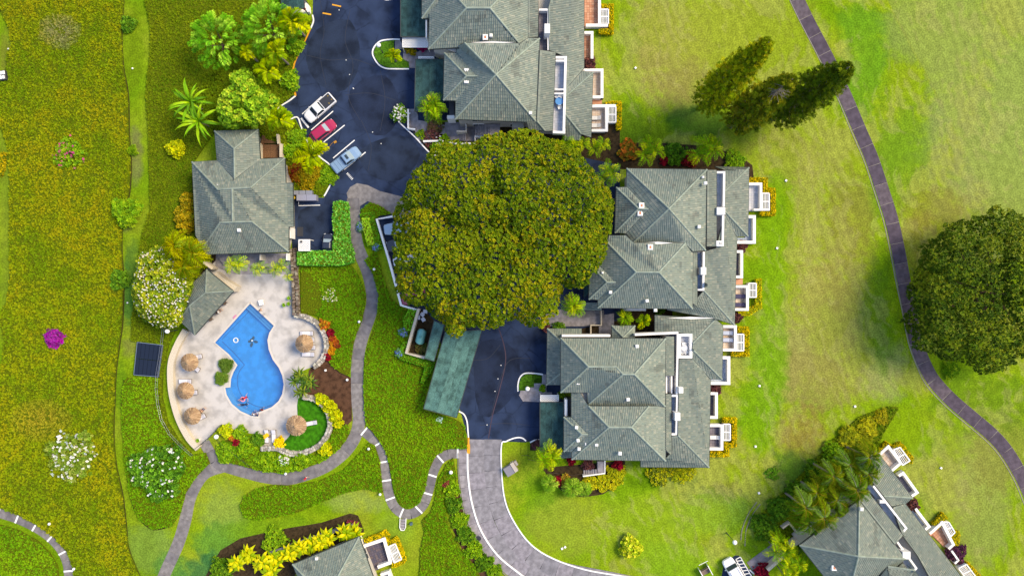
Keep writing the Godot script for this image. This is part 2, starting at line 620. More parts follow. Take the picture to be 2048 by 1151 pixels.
# the turf: mown bright grass with dry, worn and lush patches where they lie on the site
func lawn_material() -> StandardMaterial3D:
	var W := 1325
	var H := 825
	var na := FastNoiseLite.new()
	na.frequency = 0.012
	na.fractal_octaves = 5
	na.seed = 5
	var ia := na.get_image(W, H).get_data()
	var nb := FastNoiseLite.new()
	nb.frequency = 0.09
	nb.fractal_octaves = 3
	nb.seed = 8
	var ib := nb.get_image(W, H).get_data()
	var blobs := [
		# x y rx ry  colour strength   (site plan readings)
		[1320, 90, 90, 120, 178, 172, 90, 0.85], [1450, 60, 160, 110, 176, 190, 60, 0.8], [1380, 180, 60, 60, 168, 162, 84, 0.6], [1560, 90, 70, 160, 160, 184, 40, 0.6],
		[1240, 180, 40, 240, 150, 186, 24, 0.6], [1500, 260, 120, 50, 140, 150, 50, 0.5], [1390, 245, 60, 34, 84, 132, 40, 0.75], [1600, 310, 120, 60, 170, 176, 70, 0.6], 
		[1620, 450, 34, 200, 182, 186, 84, 0.75], [1690, 470, 60, 160, 160, 158, 66, 0.75], [1660, 640, 110, 150, 184, 178, 90, 0.6], [1560, 720, 60, 100, 178, 176, 96, 0.7], [1640, 760, 120, 60, 172, 164, 86, 0.6],
		[1545, 600, 30, 300, 138, 186, 20, 0.8], [1520, 800, 50, 140, 132, 184, 20, 0.75], [1760, 740, 60, 60, 186, 188, 120, 0.6], [1600, 870, 60, 60, 168, 144, 76, 0.7], [1580, 940, 70, 50, 92, 140, 48, 0.75],
		[1440, 980, 50, 26, 140, 122, 60, 0.75], [1420, 1010, 90, 60, 136, 176, 70, 0.6], [1300, 1040, 160, 80, 160, 194, 40, 0.7], [1130, 1040, 80, 70, 168, 186, 60, 0.65], [1060, 960, 60, 60, 110, 168, 20, 0.6],
		[1220, 960, 120, 40, 128, 176, 10, 0.7], [1500, 1090, 60, 60, 120, 168, 20, 0.6], [1360, 1120, 120, 40, 150, 194, 40, 0.6], [1880, 960, 80, 110, 168, 178, 70, 0.6], [1960, 1000, 60, 140, 176, 180, 100, 0.55], [1840, 880, 60, 40, 140, 180, 20, 0.8],
		[1790, 860, 60, 50, 150, 184, 20, 0.7], [2000, 900, 60, 80, 160, 162, 70, 0.6], [1840, 1050, 60, 90, 136, 176, 10, 0.8], [1960, 300, 120, 220, 166, 178, 104, 0.75], [1900, 60, 130, 90, 160, 178, 90, 0.7], [2040, 200, 90, 200, 158, 186, 92, 0.7], [1720, 120, 50, 130, 120, 176, 36, 0.75],
		[1800, 320, 60, 140, 130, 172, 40, 0.7], [1870, 420, 80, 60, 166, 160, 62, 0.6], [1830, 480, 50, 60, 166, 158, 70, 0.6], [1960, 800, 110, 60, 118, 158, 30, 0.7], [1755, 640, 40, 120, 120, 168, 20, 0.7],
		[270, 300, 16, 60, 150, 132, 104, 0.7], [262, 520, 16, 60, 80, 128, 60, 0.7], [254, 600, 18, 80, 74, 150, 70, 0.75], [252, 440, 16, 26, 142, 128, 100, 0.6], [265, 90, 26, 80, 130, 160, 20, 0.7], [240, 780, 14, 60, 110, 160, 30, 0.6], [262, 690, 22, 30, 160, 150, 90, 0.6],
		[290, 1090, 60, 50, 148, 180, 80, 0.7], [440, 1010, 50, 60, 160, 186, 80, 0.7], [440, 1090, 60, 50, 110, 168, 60, 0.8], [410, 1140, 60, 40, 60, 128, 76, 0.8], [560, 1060, 120, 24, 134, 178, 30, 0.7], [720, 1000, 60, 30, 168, 190, 90, 0.75], [790, 1060, 50, 40, 160, 190, 60, 0.6], [350, 1150, 40, 50, 96, 160, 70, 0.7],
		[12, 400, 20, 300, 140, 158, 50, 0.6], [12, 120, 16, 60, 150, 140, 60, 0.6], [1200, 310, 60, 34, 64, 104, 12, 0.8], [1260, 250, 40, 60, 110, 150, 30, 0.7], [1340, 960, 90, 20, 90, 130, 10, 0.6], [1720, 960, 60, 30, 120, 130, 60, 0.3],
	]
	var lin := []
	for q in blobs:
		lin.append(ap(q[4], q[5], q[6]))
	var base := ap(154, 186, 26)
	var dry := ap(172, 186, 50)
	var rich := ap(122, 170, 12)
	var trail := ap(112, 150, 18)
	var fair := ap(166, 186, 82)
	var ns := FastNoiseLite.new()
	ns.frequency = 1.0
	ns.fractal_octaves = 3
	ns.seed = 19
	var straw := ap(196, 190, 118)
	var px := PackedFloat32Array()
	px.resize(W * H * 3)
	# patch weights are gathered first on a coarse grid
	for y in H:
		var sy := -250.0 + y * 2.0
		var row := []
		for k in blobs.size():
			var dy: float = (sy - blobs[k][1]) / blobs[k][3]
			if absf(dy) < 1.3:
				row.append([k, dy * dy])
		for x in W:
			var i := y * W + x
			var sx := -300.0 + x * 2.0
			var a := ia[i] / 255.0
			var f := ib[i] / 255.0
			var r := base.r
			var g := base.g
			var bl := base.b
			var t := clampf((a - 0.5) * 3.2, -1, 1)
			var to := dry if t > 0 else rich
			t = absf(t) * 0.75
			r += (to.r - r) * t
			g += (to.g - g) * t
			bl += (to.b - bl) * t
			for w in row:
				var q = blobs[w[0]]
				var dx: float = (sx - q[0]) / q[2]
				var d: float = dx * dx + w[1] + (a - 0.5) * 1.6 + (f - 0.5) * 0.9
				if d < 1.3:
					var s: float = q[7] * smoothstep(1.3, 0.15, d)
					var cc: Color = lin[w[0]]
					r += (cc.r - r) * s
					g += (cc.g - g) * s
					bl += (cc.b - bl) * s
			# the paler fairway beyond its cut edge
			if sy < 520.0:
				var ex := 1775.0 + sy * 0.55 - sy * sy * 0.00012
				if sx > ex:
					var s := 0.62 - 0.5 * (a - 0.5)
					r += (fair.r - r) * s
					g += (fair.g - g) * s
					bl += (fair.b - bl) * s
				elif sx > ex - 5.0:
					r += (fair.r - r) * 0.5
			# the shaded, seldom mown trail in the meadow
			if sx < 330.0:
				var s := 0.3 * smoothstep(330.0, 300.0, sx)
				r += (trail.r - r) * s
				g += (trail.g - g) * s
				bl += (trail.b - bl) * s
			# mowing lines, running with the fairway
			var mow := 1.0
			if sx > 1180:
				mow += 0.075 * sin((sx * 0.94 - sy * 0.34 + 26.0 * a) * 0.36) * (0.3 + a)
				# straw left in long swathes by the mower
				var wob := 70.0 * (a - 0.5) + 10.0 * f
				var sw := ns.get_noise_2d((sx * 0.34 + sy * 0.94) * 0.011, (sx * 0.94 - sy * 0.34 + wob) * 0.04)
				var s2 := clampf((sw + (a - 0.5) * 1.6 - 0.05) * 1.1, 0.0, 0.27)
				r += (straw.r - r) * s2
				g += (straw.g - g) * s2
				bl += (straw.b - bl) * s2
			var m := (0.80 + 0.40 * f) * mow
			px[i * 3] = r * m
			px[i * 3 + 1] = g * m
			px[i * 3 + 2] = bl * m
	var im := Image.create_from_data(W, H, false, Image.FORMAT_RGBF, px.to_byte_array())
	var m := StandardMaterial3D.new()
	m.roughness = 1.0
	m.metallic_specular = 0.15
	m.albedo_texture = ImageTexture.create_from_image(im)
	m.detail_enabled = true
	m.detail_blend_mode = BaseMaterial3D.BLEND_MODE_MUL
	m.detail_albedo = noise_tex(0.13, [[0.25, grey(0.8)], [0.75, grey(1.0)]], FastNoiseLite.TYPE_SIMPLEX_SMOOTH, 4, 1024, 32)
	m.detail_uv_layer = BaseMaterial3D.DETAIL_UV_2
	m.uv2_triplanar = true
	m.uv2_world_triplanar = true
	m.uv2_scale = Vector3.ONE / 46.0
	return m

# ---------------------------------------------------------------- roads, paths, kerbs
func slabs(called: String, piece: String, c: PackedVector2Array, w: float, l: float, y: float, mats: Array, bed: Material, gap := 0.05, white := 0) -> void:
	var root := Node3D.new()
	root.name = numbered(called)
	add_child(root, true)
	root.set_meta("kind", "structure")
	var b := MB.new()
	b.strip(c, w + 0.02, 0.005, y - 0.012)
	part(root, "bed", b.mesh(), bed)
	var cv := Curve2D.new()
	cv.bake_interval = 0.3
	for p in c:
		cv.add_point(p)
	var n := maxi(1, int(round(cv.get_baked_length() / l)))
	var step := cv.get_baked_length() / n
	for k in n:
		var a := k * step + gap / 2
		var e := (k + 1) * step - gap / 2
		var q := PackedVector2Array()
		for j in 4:
			q.append(cv.sample_baked(lerpf(a, e, j / 3.0), true))
		var s := MB.new()
		s.strip(q, w * rng.randf_range(0.985, 1.0), y - 0.03, y + rng.randf_range(0.0, 0.008))
		part(root, piece, s.mesh(), mats[rng.randi() % mats.size()])
		if white and k % white == 0:
			var d := cv.sample_baked(k * step, true)
			var dir := (cv.sample_baked(k * step + 0.2, true) - d).normalized()
			var t := MB.new()
			t.strip(PackedVector2Array([d - dir * 0.13, d + dir * 0.13]), w, y - 0.02, y + 0.035)
			part(root, "white_nosing", t.mesh(), M.kerb)

func sheet(called: String, poly: PackedVector2Array, y: float, m: Material) -> void:
	var b := MB.new()
	b.prism(poly, y, y)
	struct(called, b, m)

func kerb(t: String, m: Material = null, w := 0.2, called := "kerb") -> void:
	var b := MB.new()
	b.strip(curve(pts(t), 4), w, 0.0, 0.15)
	struct(called, b, m if m else M.kerb)

func paving() -> void:
	# asphalt court and drive
	sheet("asphalt_court", pts("628 -120|625 40|611 75|593 112|586 150|589 187|560 207|590 236|612 280|640 310|664 343|664 362|648 395|582 395|584 506|668 506|690 420|740 424|752 434|804 612|846 622|868 640|925 836|936 878|1006 882|1050 884|1060 882|1130 890|1130 664|1240 640|1240 330|1000 280|870 320|812 244|900 240|900 -120"), 0.02, M.asphalt)
	# radial concrete drive: two lanes of slabs
	var inner := curve(pts("986 878|986 940|994 1000|1012 1050|1040 1092|1078 1122|1130 1142|1200 1156|1300 1176"), 6)
	slabs("concrete_drive", "slab", inner, 2.78, 2.6, 0.03, M.concrete, M.dark_joint, 0.03)
	var outer := curve(pts("952 878|952 940|960 1004|978 1060|1010 1108|1052 1142|1110 1168|1180 1190"), 6)
	slabs("concrete_drive", "slab", outer, 2.72, 2.6, 0.03, M.concrete, M.dark_joint, 0.03)
	var side := curve(pts("926 900|927 950|935 1010|952 1062|984 1110|1024 1146|1060 1176"), 6)
	slabs("sidewalk", "slab", side, 1.36, 2.0, 0.06, M.walk, M.dark_joint, 0.04)
	kerb("935 903|936 950|944 1006|962 1060|994 1108|1034 1142|1070 1168", null, 0.26)
	kerb("916 905|917 950|925 1012|942 1066|974 1114|1012 1150|1030 1170", M.joint, 0.1, "edging")
	kerb("1052 881|1046 876|1038 874|1026 876|1012 882|1003 888|1003 940|1010 1000|1030 1046|1062 1088|1106 1116|1170 1138|1250 1152|1330 1166")
	kerb("918 822|928 828|934 842|936 862|937 874")
	kerb("937 874|937 890", M.kerb_yellow, 0.28)
	kerb("625 30|627 42|622 56", null)
	kerb("620 58|612 76|600 100|588 128|586 150|588 172|591 192", M.kerb_yellow, 0.28)
	kerb("591 192|578 202|562 212|548 224")
	kerb("575 243|594 234|602 252|611 276|626 298|640 314|660 330|667 348|663 364|652 386|648 392")
	kerb("868 314|850 296|832 276|815 260|800 246|796 238|800 234")
	kerb("800 79|782 79|762 82|750 92|745 104|748 116|758 130|772 137|794 138|818 138")
	kerb("757 -8|772 0|790 -3")
	kerb("1086 748|1070 746|1050 746|1040 754|1036 768|1036 782")
	kerb("1094 879|1072 879|1060 884")
	# paths
	var main := curve(pts("706 396|707 430|709 460|716 496|736 545|745 592|741 624|726 668|717 704|714 745|715 800|718 838|712 868|692 900|658 928|618 946|574 957|530 953|486 942|446 930"), 5)
	slabs("garden_path", "slab", main, 1.98, 1.9, 0.03, M.path, M.joint, 0.03)
	var fork := curve(pts("446 932|412 944|392 968|378 1000|370 1040|356 1086|332 1140|320 1170"), 5)
	slabs("garden_path", "slab", fork, 1.9, 1.9, 0.034, M.path, M.joint, 0.03)
	var gate := curve(pts("408 884|416 898|430 922|446 934"), 4)
	slabs("garden_path", "slab", gate, 1.7, 1.6, 0.038, M.path, M.dark_joint, 0.03)
	var loop := curve(pts("728 862|748 880|762 905|770 945|777 985|788 1012|808 1027|830 1024|848 1006|858 976|866 944|880 918|902 907|934 906"), 5)
	slabs("stepped_path", "slab", loop, 1.56, 1.5, 0.036, M.path, M.dark_joint, 0.02, 2)
	var west := curve(pts("-40 1010|0 1025|34 1036|68 1052|98 1072|122 1098|134 1124|138 1151|140 1180"), 5)
	slabs("stepped_path", "slab", west, 1.62, 1.6, 0.03, M.path, M.dark_joint, 0.02, 2)
	var cart := curve(pts("1578 -40|1596 0|1618 46|1654 114|1690 190|1719 258|1744 316|1764 376|1784 440|1798 505|1808 560|1820 620|1832 680|1846 720|1866 758|1900 796|1944 834|1984 868|2014 902|2044 952|2070 1010"), 5)
	slabs("cart_path", "slab", cart, 2.16, 3.3, 0.03, M.cart, M.joint, 0.06)
	var ce := MB.new()
	ce.strip(curve(pts("1562 -40|1580 0|1602 46|1638 116|1674 192|1703 262|1728 320|1748 380|1768 444|1782 508|1793 566|1805 622|1817 684|1832 726|1852 768|1888 808|1934 848|1974 882|2002 914|2030 962|2050 1010"), 5), 0.12, 0.0, 0.045)
	struct("edging", ce, M.joint)
	# concrete apron by the hedge
	sheet("apron", pts("696 398|693 386|700 374|714 366|735 370|760 382|800 392|830 400|820 440|795 434|775 424|752 408|735 402|720 412|720 430|696 430"), 0.032, M.path[2])
	# white stall lines and small paint marks
	for s in ["604 228|643 193", "622 260|666 222", "647 284|689 250", "666 316|709 280", "684 342|731 304", "667 332|668 332", "602 236|617 255"]:
		var q := pts(s)
		var b := MB.new()
		b.strip(q, 0.16 if s[0] != "6" or s != "602 236|617 255" else 0.3, 0.026, 0.026)
		if q[0].distance_to(q[1]) > 0.5:
			struct("stall_line", b, M.kerb)
	for s in ["664 9|682 13", "645 26|662 29"]:
		var b := MB.new()
		b.strip(pts(s), 0.22, 0.026, 0.026)
		struct("yellow_mark", b, M.kerb_yellow)
	for k in 6:  # stencilled letters between the stalls
		var b := MB.new()
		var at := P2(694 + k * 2.0, 347 + k * 2.2)
		b.strip(PackedVector2Array([at + Vector2(-0.1, 0.1), at + Vector2(0.16, -0.16)]), 0.1, 0.026, 0.026)
		struct("stencilled_mark", b, M.kerb)
	var sr := MB.new()
	sr.strip(curve(pts("995 650|1008 690|1011 725|1000 775|985 830|977 876"), 5), 0.14, 0.025, 0.025)
	struct("seam_repair", sr, mat(ap(80, 62, 76), 0.9))
	for q in [["632 60|700 40|720 120|690 180|640 170|612 120", 0], ["700 180|770 150|800 220|770 270|712 250", 1], ["720 300|800 270|840 310|800 360|740 350", 0], ["950 700|1000 680|1040 720|1020 800|960 830", 1], ["600 420|660 412|655 470|604 474", 0]]:
		sheet("asphalt_patch", curve(pts(q[0]), 3, true), 0.0235, M.asphalt_worn[q[1]])
	for t in ["640 0|648 60|640 110|652 170", "700 20|690 80|706 130|696 190|720 240", "612 110|660 120|706 118|752 134", "690 190|740 186|790 200", "722 240|742 290|736 340", "760 140|770 200|760 262", "980 840|1000 760|1020 720|1060 716", "944 720|976 716|1000 690", "960 850|1010 846|1060 850"]:
		var cr := MB.new()
		cr.strip(curve(pts(t), 5), 0.07, 0.0255, 0.0255)
		struct("sealed_crack", cr, M.crack_seal)
	for q in [[1002, 730], [996, 757], [990, 782], [974, 849], [692, 120], [699, 149], [706, 176], [678, 20], [707, 177], [745, 264], [762, 287]]:
		var b := MB.new()
		var p := P(q[0], q[1])
		b.box(p + Vector3(0, 0.03, 0), Vector3(0.13, 0.03, 0.13), 0.4, 0.01)
		struct("road_stud", b, M.kerb)
	# patches of drainage grate and manhole
	var mh := MB.new()
	mh.prism(circle(P2(957, 1076), 0.42, 16), 0.03, 0.075)
	solo("manhole_cover", mh, M.dark, "round dark manhole cover let into the pale sidewalk", "manhole cover")

func circle(c: Vector2, r: float, n: int) -> PackedVector2Array:
	var o := PackedVector2Array()
	for k in n:
		o.append(c + Vector2(cos(TAU * k / n), sin(TAU * k / n)) * r)
	return o

# ---------------------------------------------------------------- wild ground cover
func cover(t: String, cols: Array, per_m2: float, size: float, bare: Array, label: String, h := 0.28) -> void:
	var poly := pts(t)
	var cen := Vector2.ZERO
	for p in poly:
		cen += p
	var root := Node3D.new()
	root.name = numbered("ground_cover")
	add_child(root, true)
	root.set_meta("kind", "stuff")
	tag(root, label, "ground cover")
	var b := MB.new()
	b.prism(poly, 0.0, h)
	var body := part(root, "root_mat", b.mesh(), M.cover_base)
	body.set_meta("kind", "stuff")
	var lo := poly[0]
	var hi := poly[0]
	for p in poly:
		lo = lo.min(p)
		hi = hi.max(p)
	var n := int((hi.x - lo.x) * (hi.y - lo.y) * per_m2 * 1.7)
	var xf := []
	var cs := []
	var nz := FastNoiseLite.new()
	nz.frequency = 0.06
	nz.seed = 77
	for k in n:
		var p := Vector2(rng.randf_range(lo.x, hi.x), rng.randf_range(lo.y, hi.y))
		if not Geometry2D.is_point_in_polygon(p, poly):
			continue
		var v := nz.get_noise_2d(p.x, p.y) * 1.3 + nz.get_noise_2d(p.x * 5.0, p.y * 5.0) * 0.9 + rng.randf_range(-0.3, 0.3)
		var c: Color = cols[clampi(int((v + 1.0) * 0.5 * cols.size()), 0, cols.size() - 1)]
		var skip := false
		for q in bare:
			var e := (p - P2(q[0], q[1])) / (Vector2(q[2], q[3]) * U)
			var d := e.length_squared() + v * 0.35
			if d < 1.0:
				if q.size() > 4:
					c = c.lerp(ap(q[4], q[5], q[6]), 0.5 * (1.0 - d * 0.6))
				else:
					skip = rng.randf() < 0.93
		if skip:
			continue
		xf.append(Transform3D(rot(size * 0.7 * rng.randf_range(0.7, 1.35), 0.7), Vector3(p.x, h + rng.randf_range(-0.05, 0.08), p.y)))
		cs.append(jit(c, 0.16, 0.06))
	scatter(root, "leaves", MESH.tuft, M.blades, xf, cs)

func ground_cover() -> void:
	M.cover_base = rough_mat(ap(112, 128, 8), noise_tex(0.05, [[0.25, grey(0.6)], [0.75, grey(1.0)]], FastNoiseLite.TYPE_SIMPLEX_SMOOTH, 4, 512, 41), 6.0, 1.0)
	var olive := [ap(98, 124, 3), ap(110, 131, 3), ap(122, 136, 4), ap(132, 139, 5), ap(139, 138, 6)]
	var green := [ap(84, 128, 3), ap(92, 136, 4), ap(100, 143, 5), ap(110, 147, 6)]
	var dull := [ap(84, 110, 3), ap(94, 116, 4), ap(103, 122, 5), ap(112, 126, 6)]
	cover("-120 -120|248 -120|248 0|243 60|246 130|256 190|258 270|262 330|258 390|246 430|243 500|247 560|245 640|240 680|232 740|229 800|227 870|232 930|245 990|252 1050|258 1100|285 1165|150 1180|148 1140|136 1104|112 1076|80 1052|40 1030|0 1014|-120 985|-120 770|0 742|6 715|9 680|2 645|3 622|14 605|20 560|20 380|17 300|8 270|0 252|-120 250|-120 165|0 166|14 152|14 112|24 90|20 58|0 18|-120 0", olive, 12.0, 0.62, [[120, 62, 42, 34, 140, 124, 100], [80, 840, 60, 40, 160, 138, 40]], "wide olive meadow of leafy ground cover west of the mown trail")
	cover("-120 1040|0 1048|40 1060|76 1080|100 1104|116 1130|120 1180|-120 1180", green, 12.0, 0.6, [], "leafy ground cover inside the bend of the south-west path")
	cover("290 -120|290 0|302 60|300 110|292 190|297 260|299 340|301 420|284 470|277 520|271 580|264 640|263 682|324 684|330 660|352 655|372 610|392 560|420 520|410 500|386 440|384 330|430 262|452 130|472 60|585 30|585 -120", dull, 11.0, 0.6, [], "dull green ground cover between the mown trail and the pool house garden")
	cover("250 756|322 754|318 800|328 850|350 884|385 908|412 904|420 925|390 956|372 985|362 1024|344 1050|306 1058|276 1034|260 990|250 920|245 850|244 790", green, 12.0, 0.58, [], "green ground cover south of the dark solar panel along the mown trail")
	cover("332 664|352 660|338 690|327 740|325 790|336 842|360 880|384 904|372 900|346 880|328 846|320 800|320 750", dull, 12.0, 0.55, [], "narrow band of ground cover outside the curved cream pool wall")
	cover("602 536|698 524|716 548|732 590|726 636|708 680|702 728|698 752|680 744|660 726|652 690|648 652|636 630|602 626", green, 13.0, 0.62, [[612, 585, 34, 46], [690, 752, 20, 20]], "green ground cover between the pool's stone wall and the garden path")
	cover("752 500|768 560|782 596|806 618|828 624|814 650|804 700|806 716|848 730|862 766|850 780|846 822|908 836|930 850|934 896|896 896|872 910|858 940|850 980|838 1006|816 1016|800 1006|788 975|780 930|770 898|752 872|732 846|727 790|730 720|740 680|754 640|757 590|746 548|730 520", green, 12.0, 0.6, [[835, 728, 14, 8], [918, 860, 8, 22]], "green ground cover between the garden path, the carport and the stepped path")
	cover("870 1000|876 960|892 930|906 914|913 950|912 976|906 1000|884 946|886 996|896 1050|920 1096|952 1132|968 1170|838 1170|842 1096|850 1062|844 1040|862 1022", green, 12.0, 0.58, [], "ground cover strip east of the stepped path beside the sidewalk shrubs")
	cover("480 1008|490 990|512 976|548 968|586 970|640 960|688 938|724 900|738 884|750 890|760 920|764 962|766 984|730 976|690 984|640 1004|600 1022|556 1032|510 1038|488 1034", green, 12.0, 0.6, [[602, 1020, 10, 5]], "low ground cover island south of the garden path above the striped lawn")
	cover("440 920|432 905|444 880|470 884|520 892|556 900|590 912|632 908|662 876|672 846|696 850|700 866|680 896|646 922|604 938|566 946|520 940|474 928", green, 12.0, 0.6, [], "ground cover behind the round stone wall along the garden path")
	cover("722 420|740 404|762 412|784 428|758 432|752 440|762 480|770 492|748 502|730 480|724 450", green, 13.0, 0.5, [], "ground cover around the small oval bed at the head of the garden path")
	# worn earth banks where the trail and the western strip are cut into the meadow
	for t in ["246 -40|246 0|242 60|245 130|255 190|257 270|261 330|257 390|245 430|242 500|246 560|244 640|239 680|231 740|228 800|226 870|231 930|244 990|251 1050|257 1100|284 1165", "291 -40|291 0|303 60|301 110|293 190|298 260|300 340|302 420|286 470|279 520|273 580|266 640|264 682", "250 757|244 790|246 850|251 920|261 990|277 1033|306 1057|344 1049", "0 18|20 58|24 90|14 112|14 152|0 166", "0 252|8 270|17 300|20 380|20 560|14 605|3 622|2 645|9 680|6 715|0 742"]:
		var bank := MB.new()
		bank.strip(curve(pts(t), 4), 0.42, 0.0, 0.012)
		struct("earth_bank", bank, M.bank)
	# bare earth and mulch beds
	sheet("soil_bed", pts("600 536|652 536|656 620|652 634|636 628|602 628"), 0.012, M.soil)
	sheet("soil_bed", pts("640 706|660 720|684 742|702 756|704 840|692 852|676 846|664 812|640 792|620 800|600 790|618 740"), 0.022, M.soil)
	sheet("soil_bed", pts("910 955|918 985|930 1040|950 1084|984 1130|1016 1164|960 1164|930 1110|906 1060|896 1010|900 970"), 0.014, M.soil)
	cover("440 66|560 40|626 40|606 90|586 130|584 150|588 190|555 215|545 235|590 240|612 285|640 316|662 345|660 362|646 392|600 388|576 340|560 290|500 262|430 264|384 250|400 180|430 130", dull, 9.0, 0.7, [], "green understorey beneath the trees along the upper court's western kerb")
	sheet("mulch_bed", pts("440 1100|480 1076|560 1058|640 1045|700 1026|716 1030|728 1060|720 1090|600 1130|580 1170|400 1170"), 0.016, M.mulch)
	sheet("mulch_bed", pts("1236 288|1300 284|1420 292|1480 312|1505 330|1508 356|1450 345|1240 338|1200 380|1180 340|1200 320|1232 316"), 0.016, M.mulch)
	sheet("mulch_bed", pts("1084 935|1250 920|1252 944|1240 965|1206 988|1166 994|1130 986|1106 966"), 0.016, M.mulch)
	cover("1776 812|1796 814|1786 834|1766 866|1750 900|1720 1000|1620 1090|1560 1090|1508 1066|1510 1040|1560 990|1620 930|1664 880|1720 832", dull, 9.0, 0.7, [], "dense green understorey of the long palm grove bed in the south-east")
	sheet("mulch_bed", pts("812 244|1240 244|1240 330|872 330|820 262"), 0.013, M.mulch)
	sheet("mulch_bed", pts("1132 612|1345 612|1345 680|1132 680"), 0.014, M.mulch)
	sheet("mulch_bed", pts("400 506|590 506|592 560|560 552|500 546|470 548|450 540|430 560|400 590|370 640|350 600|370 540"), 0.016, M.mulch)

# ---------------------------------------------------------------- roofs and buildings
# faces: "x y h|x y h|..." with the eave first; every face gets a slab, tiles laid course by course, and its fascia
func roof(root: Node3D, called: String, faces: Array, tone := 1.0, caps := true) -> void:
	var slab := MB.new()
	var tiles := MB.new()
	var hips := MB.new()
	var edges := {}
	var moss := FastNoiseLite.new()
	moss.frequency = 0.22
	moss.seed = 91
	var F := []
	var low := 99.0
	for t in faces:
		for q in nums(t):
			low = minf(low, q[2])
	for t in faces:
		var p3 := []
		for q in nums(t):
			p3.append(P(q[0], q[1], low + (q[2] - low) * 1.28))
		F.append(p3)
	var key = func(a: Vector3) -> String:
		return "%d,%d" % [roundi(a.x * 4), roundi(a.z * 4)]
	for f in F.size():
		var p3: Array = F[f]
		var poly := PackedVector2Array()
		var cen := Vector3.ZERO
		for p in p3:
			poly.append(Vector2(p.x, p.z))
			cen += p
		cen /= p3.size()
		var idx := Geometry2D.triangulate_polygon(poly)
		var tris := []
		for k in range(0, idx.size(), 3):
			var a: Vector3 = p3[idx[k]]
			var b: Vector3 = p3[idx[k + 1]]
			var c: Vector3 = p3[idx[k + 2]]
			var nn := (b - a).cross(c - a).normalized()
			if nn.y < 0:
				nn = -nn
			if nn.y < 0.05:
				continue
			tris.append([PackedVector2Array([Vector2(a.x, a.z), Vector2(b.x, b.z), Vector2(c.x, c.z)]), a, nn])
			slab.tri(a, b, c, Vector3.UP)
			var dn := Vector3(0, -0.22, 0)
			slab.tri(a + dn, b + dn, c + dn, Vector3.DOWN)
		for k in p3.size():
			var a: Vector3 = p3[k]
			var b: Vector3 = p3[(k + 1) % p3.size()]
			var ka: String = key.call(a)
			var kb: String = key.call(b)
			var id := ka + "/" + kb if ka < kb else kb + "/" + ka
			if not edges.has(id):
				edges[id] = []
			edges[id].append([a, b, cen, f])
		var height = func(p: Vector2) -> float:
			for t in tris:
				if Geometry2D.is_point_in_polygon(p, t[0]):
					return t[1].y - (t[2].x * (p.x - t[1].x) + t[2].z * (p.y - t[1].z)) / t[2].y
			var t = tris[0]
			return t[1].y - (t[2].x * (p.x - t[1].x) + t[2].z * (p.y - t[1].z)) / t[2].y
		if tris.is_empty():
			print("no roof face ", called, " ", f)
			continue
		var o := poly[0]
		var u := (poly[1] - poly[0]).normalized()
		var v := Vector2(-u.y, u.x)
		if v.dot(Vector2(cen.x, cen.z) - o) < 0:
			v = -v
		var lo := Vector2.INF
		var hi := -Vector2.INF
		for p in poly:
			var q := Vector2((p - o).dot(u), (p - o).dot(v))
			lo = lo.min(q)
			hi = hi.max(q)
		var cu := 0.27
		var cv := 0.41
		for j in range(int(floor(lo.y / cv)), int(ceil(hi.y / cv))):
			for i in range(int(floor(lo.x / cu)), int(ceil(hi.x / cu))):
				var q4 := PackedVector2Array()
				var ins := 0
				for e in [[0, 0], [1, 0], [1, 1], [0, 1]]:
					var p: Vector2 = o + u * (i + e[0]) * cu + v * (j + e[1]) * cv
					q4.append(p)
					if Geometry2D.is_point_in_polygon(p, poly):
						ins += 1
				var w := rng.randf()
				tiles.col = Color(0.198, 0.232, 0.194).lerp(Color(0.152, 0.196, 0.174), w * w) * tone * rng.randf_range(0.92, 1.07)
				var luck := rng.randf()
				if luck < 0.05:
					tiles.col = tiles.col * 0.8
				elif luck < 0.15:
					tiles.col = tiles.col.lerp(Color(0.34, 0.34, 0.27) * tone, 0.5)
				# weathering and moss where they lie on the site
				var wn := moss.get_noise_2d(q4[0].x, q4[0].y)
				if wn > 0.38:
					tiles.col = tiles.col.lerp(Color(0.075, 0.085, 0.075), clampf((wn - 0.38) * 4.0, 0.0, 0.55))
				if ins == 4:
					var g := []
					for x in [0.0, 0.12, 0.38, 0.5, 1.0]:
						var rise := 0.075 if (x > 0.05 and x < 0.4) else 0.0
						var a: Vector2 = q4[0].lerp(q4[1], x)
						var b: Vector2 = q4[3].lerp(q4[2], x)
						g.append([Vector3(a.x, height.call(a) + 0.055 + rise, a.y), Vector3(b.x, height.call(b) + 0.012 + rise, b.y)])
					for k in 4:
						tiles.quad(g[k][0], g[k + 1][0], g[k + 1][1], g[k][1], Vector3.UP)
					tiles.quad(g[0][0], g[4][0], g[4][0] - Vector3(0, 0.05, 0), g[0][0] - Vector3(0, 0.05, 0), Vector3(-v.x, 0, -v.y))
				elif ins > 0:
					for r in Geometry2D.intersect_polygons(q4, poly):
						for k in range(1, r.size() - 1):
							var h3 := []
							for e in [r[0], r[k], r[k + 1]]:
								h3.append(Vector3(e.x, height.call(e) + 0.04, e.y))
							tiles.tri(h3[0], h3[1], h3[2], Vector3.UP)
	var fascia := MB.new()
